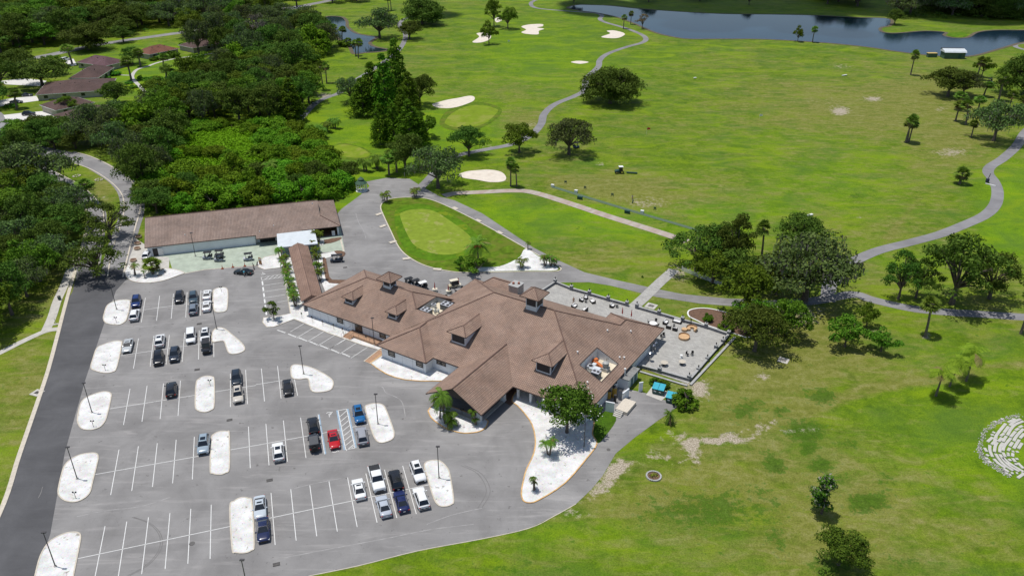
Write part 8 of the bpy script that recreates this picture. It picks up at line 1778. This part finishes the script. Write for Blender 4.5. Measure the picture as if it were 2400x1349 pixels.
for u, v, rz, lab in ((888, 503, 70, 'pale tee pad on the left kerb of the oval lawn, uppermost'), (897, 531, 70, 'pale tee pad on the left kerb of the oval lawn, second'), (921, 568, 60, 'pale tee pad on the left kerb of the oval lawn, third'), (953, 607, 40, 'pale tee pad on the lower left kerb of the oval lawn'), (1025, 632, 12, 'pale tee pad on the lower kerb of the oval lawn'), (1067, 489, -30, 'pale tee pad on the upper right kerb of the oval lawn'), (1121, 518, -30, 'pale tee pad on the right kerb of the oval lawn'), (1171, 546, -30, 'pale tee pad on the right kerb of the oval lawn, lower')):
    p = at(u, v); o = thing('bench_slab', (p.x, p.y, .1), R(rz), lab, 'slab', 'slabs on the kerb of the oval lawn'); b = MB(); b.box((0, 0, .06), (2.0, 1.1, .12), rz=R(-20)); b.build('slab', KERB, o)
# stone ring planter
p = at(1532, 1116); o = thing('ring_planter', (p.x, p.y, 0), 0, 'white stone ring planter on the lower lawn', 'planter'); b = MB()
for k in range(22):
    t = 2 * math.pi * k / 22; b.box((1.15 * math.cos(t), 1.15 * math.sin(t), .12), (.26, .30, .24), rz=t)
b.build('stone_ring', STONECAP, o); b = MB(); b.cyl(0, 0, 0, .10, 1.05, n=20); b.build('soil', SOIL, o)
link('foliage', quads_mesh('ring_foliage', leaf_cloud([((0, 0, .25), (.75, .75, .3), 1.0), ((.3, .2, .35), (.4, .4, .3), .6)], .2, 60, 77), [L_PALMY]), o)
# pots by the junction
for u, v, lab in ((325, 557, 'terracotta stone ring nearest the barn gable'), (323, 572, 'terracotta stone ring in the middle of the side yard'), (322, 584, 'terracotta stone ring lowest in the side yard'), (313, 612, 'small stone ring by the junction gravel bed')):
    p = at(u, v); o = thing('stone_planter', (p.x, p.y, .03), 0, lab, 'planter', 'stone planters in the side yard'); b = MB(); b.cyl(0, 0, 0, .5, .7, .85, 12); b.build('pot', mat('pale_terracotta', (.50, .38, .27), .8, .2), o); b = MB(); b.cyl(0, 0, .42, .52, .72, .72, 12); b.build('soil', SOIL, o)
for k, (u, v) in enumerate(((373, 636), (382, 633), (388, 638), (374, 647))):
    p = at(u, v); o = thing('driftwood', (p.x, p.y, .12), k * 1.1, 'dark driftwood piece on the junction gravel bed', 'driftwood', 'driftwood pieces'); b = MB(); b.tube([(-.6, 0, .06), (0, .2, .22), (.55, .1, .1)], [.10, .12, .05], 6); b.build('log', BARK, o); b = MB(); b.tube([(0, .2, .2), (.2, .5, .4)], [.06, .02], 5); b.build('branch', BARK, o)
# signs by the left pavement
p = at(131, 760); o = thing('pavement_sign', (p.x, p.y, 0), R(20), 'small pale post sign beside the pavement', 'sign'); b = MB(); b.tube([(0, 0, 0), (0, 0, 1.6)], .05, 5); b.build('post', WHITEP, o); b = MB(); b.box((0, 0, .05), (1.0, .6, .1)); b.build('base', CONC, o)
p = at(140, 702); o = thing('litter_bin', (p.x, p.y, 0), 0, 'dark bin beside the pavement', 'bin'); b = MB(); b.cyl(0, 0, 0, .9, .32, .36, 10); b.build('bin', DGREEN, o); b = MB(); b.cyl(0, 0, .9, 1.0, .38, .2, 10); b.build('lid', BLACK, o)
for i, (u, v) in enumerate(((232, 422), (180, 413))):
    p = at(u, v); o = thing('rock_group', (p.x, p.y, 0), i, ('pale rock ring in the median, right one', 'flat pale rocks in the median, left one')[i], 'rocks'); b = MB()
    for k in range(9): t = k * .7; b.ball((1.1 * math.cos(t), .9 * math.sin(t), .12), .32, 7, sz=.6)
    b.build('rocks', mat('pale_rock', (.52, .48, .38), .9, .2), o)
# ------------------------------------------------------------------ pale slab rings (right edge)
z7 = lambda x, y: (2270 + x / 7.49, 950 + y / 7.49)
RINGS = [[(330, 640), (420, 560)], [(370, 700), (375, 800), (420, 905)], [(450, 650), (480, 540), (560, 430), (650, 320)], [(690, 300), (820, 240)], [(405, 690), (490, 600)], [(450, 820), (465, 720), (500, 650)], [(470, 850), (540, 960), (640, 1060), (780, 1150)], [(525, 640), (580, 570)], [(545, 830), (550, 740), (600, 660)], [(620, 480), (700, 370)], [(560, 540), (625, 490)],
 [(720, 355), (800, 290), (910, 240)], [(545, 860), (620, 970), (740, 1080), (890, 1160)], [(600, 640), (660, 540)], [(680, 530), (740, 420), (820, 340), (960, 280)], [(600, 800), (630, 710), (740, 575)], [(600, 830), (640, 910)], [(735, 560), (820, 460)], [(820, 440), (880, 405)], [(880, 390), (945, 360)], [(790, 630), (840, 540), (960, 415)], [(600, 915), (720, 1020), (960, 1165)],
 [(690, 800), (720, 750)], [(720, 720), (770, 650)], [(790, 760), (885, 605)], [(870, 765), (935, 665)], [(900, 580), (974, 500)], [(760, 810), (800, 810)], [(830, 815), (875, 815)], [(770, 900), (775, 840)], [(770, 930), (820, 995)], [(700, 940), (740, 980)], [(860, 1010), (960, 1110)], [(440, 940), (520, 1020), (640, 1100)], [(610, 1110), (700, 1170)], [(740, 1190), (785, 1195)], [(830, 1185), (865, 1190)],
 [(275, 745), (320, 815)], [(305, 860), (355, 890)], [(335, 970), (395, 1010)], [(390, 520), (440, 520)], [(415, 465), (465, 490)], [(560, 240), (605, 250)], [(450, 290), (490, 290)], [(450, 565), (505, 575)], [(290, 925), (345, 935)], [(645, 1190), (690, 1195)], [(710, 1220), (745, 1222)], [(860, 1275), (960, 1205)], [(930, 1190), (970, 1195)], [(670, 845), (715, 850)], [(670, 880), (720, 880)], [(820, 940), (870, 945)], [(805, 1030), (855, 1040)]]
SLABM = mat('sun_bleached_slab', (.46, .445, .41), .85, .12, 1.5)
for i, L_ in enumerate(RINGS):
    P = [at(*z7(*q)) for q in smooth_loop(L_, 4, False)] if len(L_) > 2 else [at(*z7(*q)) for q in L_]
    o = thing('stone_slab', (P[0].x, P[0].y, 0), 0, 'white weathered slab laid in the curved rows at the right edge', 'slab', 'slabs of the curved rows'); b = MB()
    zt_ = .12 + .007 * (i % 9); wdt = .48 if len(L_) > 2 or (P[0] - P[-1]).length > 1.4 else .46
    A_, B_ = ribbon_pts(P, wdt)
    for k in range(len(P) - 1): b.hexa([(B_[k].x - P[0].x, B_[k].y - P[0].y, 0), (B_[k + 1].x - P[0].x, B_[k + 1].y - P[0].y, 0), (A_[k + 1].x - P[0].x, A_[k + 1].y - P[0].y, 0), (A_[k].x - P[0].x, A_[k].y - P[0].y, 0)], [(B_[k].x - P[0].x, B_[k].y - P[0].y, zt_), (B_[k + 1].x - P[0].x, B_[k + 1].y - P[0].y, zt_), (A_[k + 1].x - P[0].x, A_[k + 1].y - P[0].y, zt_), (A_[k].x - P[0].x, A_[k].y - P[0].y, zt_)])
    b.build('slab', SLABM, o)
b = MB(); r_ = random.Random(6)
for k in range(700):
    t = r_.random(); c_ = [(160, 740), (250, 470), (420, 330), (640, 230), (860, 170)] if r_.random() < .5 else [(160, 740), (200, 870), (330, 1000), (520, 1130), (700, 1230)]
    i = min(3, int(t * 4)); f = t * 4 - i; u = c_[i][0] * (1 - f) + c_[i + 1][0] * f + r_.gauss(20, 26); v = c_[i][1] * (1 - f) + c_[i + 1][1] * f + r_.gauss(0, 22); p = at(*z7(u, v)); s_ = r_.uniform(.06, .17); b.box((p.x, p.y, .03), (s_, s_ * 1.2, .08), rz=r_.random() * 3)
tag(b.build('rubble_ring', SLABM), 'scatter of small pale rubble round the curved slab rows', 'rubble', kind='stuff')
cover([(-40, 140), (150, 106), (330, 80), (470, 54), (640, 18), (640, -14), (60, -18), (52, 14), (-40, 40)], 520, 'undergrowth', 'dark undergrowth of the wood beyond the street', L_OAK, 24, (0.3, 2.2), 0.8)
cover([(560, 115), (640, 95), (740, 60), (770, 120), (715, 175), (640, 178), (540, 152)], 170, 'undergrowth', 'dark undergrowth of the wood left of the pond', L_OAK, 25, (0.2, 1.2), 0.6)
cover([(2090, 46), (2300, 46), (2480, 58), (2480, -12), (2140, 0)], 260, 'undergrowth', 'dark undergrowth of the wood on the far lake shore', L_OAK, 26, (0.3, 2.0), 0.8)
# unseen cumulus added high over the far bank to shade the top of the view
CLOUDM = bpy.data.materials.new('cloud_white'); CLOUDM.use_nodes = True
cn = CLOUDM.node_tree.nodes; cl2 = CLOUDM.node_tree.links; df = cn.new('ShaderNodeBsdfDiffuse'); tl = cn.new('ShaderNodeBsdfTranslucent'); mx = cn.new('ShaderNodeMixShader')
df.inputs[0].default_value = (.85, .86, .88, 1); tl.inputs[0].default_value = (.85, .86, .88, 1); mx.inputs[0].default_value = .5
cl2.new(df.outputs[0], mx.inputs[1]); cl2.new(tl.outputs[0], mx.inputs[2]); cl2.new(mx.outputs[0], cn['Material Output'].inputs[0])
r_ = random.Random(12)
def cloud(cx, cy, z, rx, ry, n, lab):
    b = MB()
    for k in range(n):
        a = r_.random() * 6.283; d = math.sqrt(r_.random()); q = r_.uniform(.12, .24) * min(rx, ry) * (1.25 - d * .8)
        b.ball((cx + math.cos(a) * d * rx, cy + math.sin(a) * d * ry, z + (1 - d * d) * 40 + r_.uniform(-12, 12)), q, 12, sz=.5)
    struct(b.build('cloud', CLOUDM, None, 180), lab)
cloud(190, 800, 700, 560, 270, 210, 'unseen white cumulus cloud added above the far lake bank for its shade')

# tyre scuffs on the car park
TYRE = mat('tyre_scuff', (0.172, 0.166, 0.161), 0.9, 0.15, 1.0); CHALK = mat('pale_scuff', (0.290, 0.281, 0.274), 0.9, 0.25, 0.8)
b = MB()
for dx in (0, 14):
    ribbon(b, gpts([q1(930 + dx, 935), q1(1040 + dx, 975), q1(1110 + dx, 1040), q1(1130 + dx, 1110), q1(1105 + dx, 1190), q1(1020 + dx, 1280), q1(900 + dx, 1345)], 0, 5, False), 0.13, 0.030)
ribbon(b, gpts([(100, 1140), (96, 1154), (90, 1166)], 0, 4, False), 0.12, 0.036)
for dx in (0, 9): ribbon(b, gpts([(1080 + dx, 1090), (1120 + dx, 1110), (1140 + dx, 1150), (1120 + dx, 1190)], 0, 5, False), 0.14, 0.030)
struct(b.build('tyre_marks', TYRE), 'dark curved tyre marks on the lower car park')
b = MB()
for L_ in ([(866, 900), (895, 906), (905, 920), (932, 932), (944, 946), (950, 975)], [(648, 1310), (760, 1288), (900, 1262), (1010, 1240), (1110, 1228)], [(180, 1210), (250, 1196), (330, 1186), (400, 1164)], [(1000, 1228), (1060, 1206), (1130, 1190)], [(690, 1144), (730, 1134), (800, 1120)], [(834, 500), (840, 520), (852, 540), (858, 560)], [(480, 662), (530, 652), (580, 650)], [(300, 770), (350, 764), (400, 756)]):
    ribbon(b, gpts(L_, 0, 6, False), 0.17, 0.0315)
struct(b.build('pale_scuffs', CHALK), 'pale chalky scuff lines worn into the asphalt')
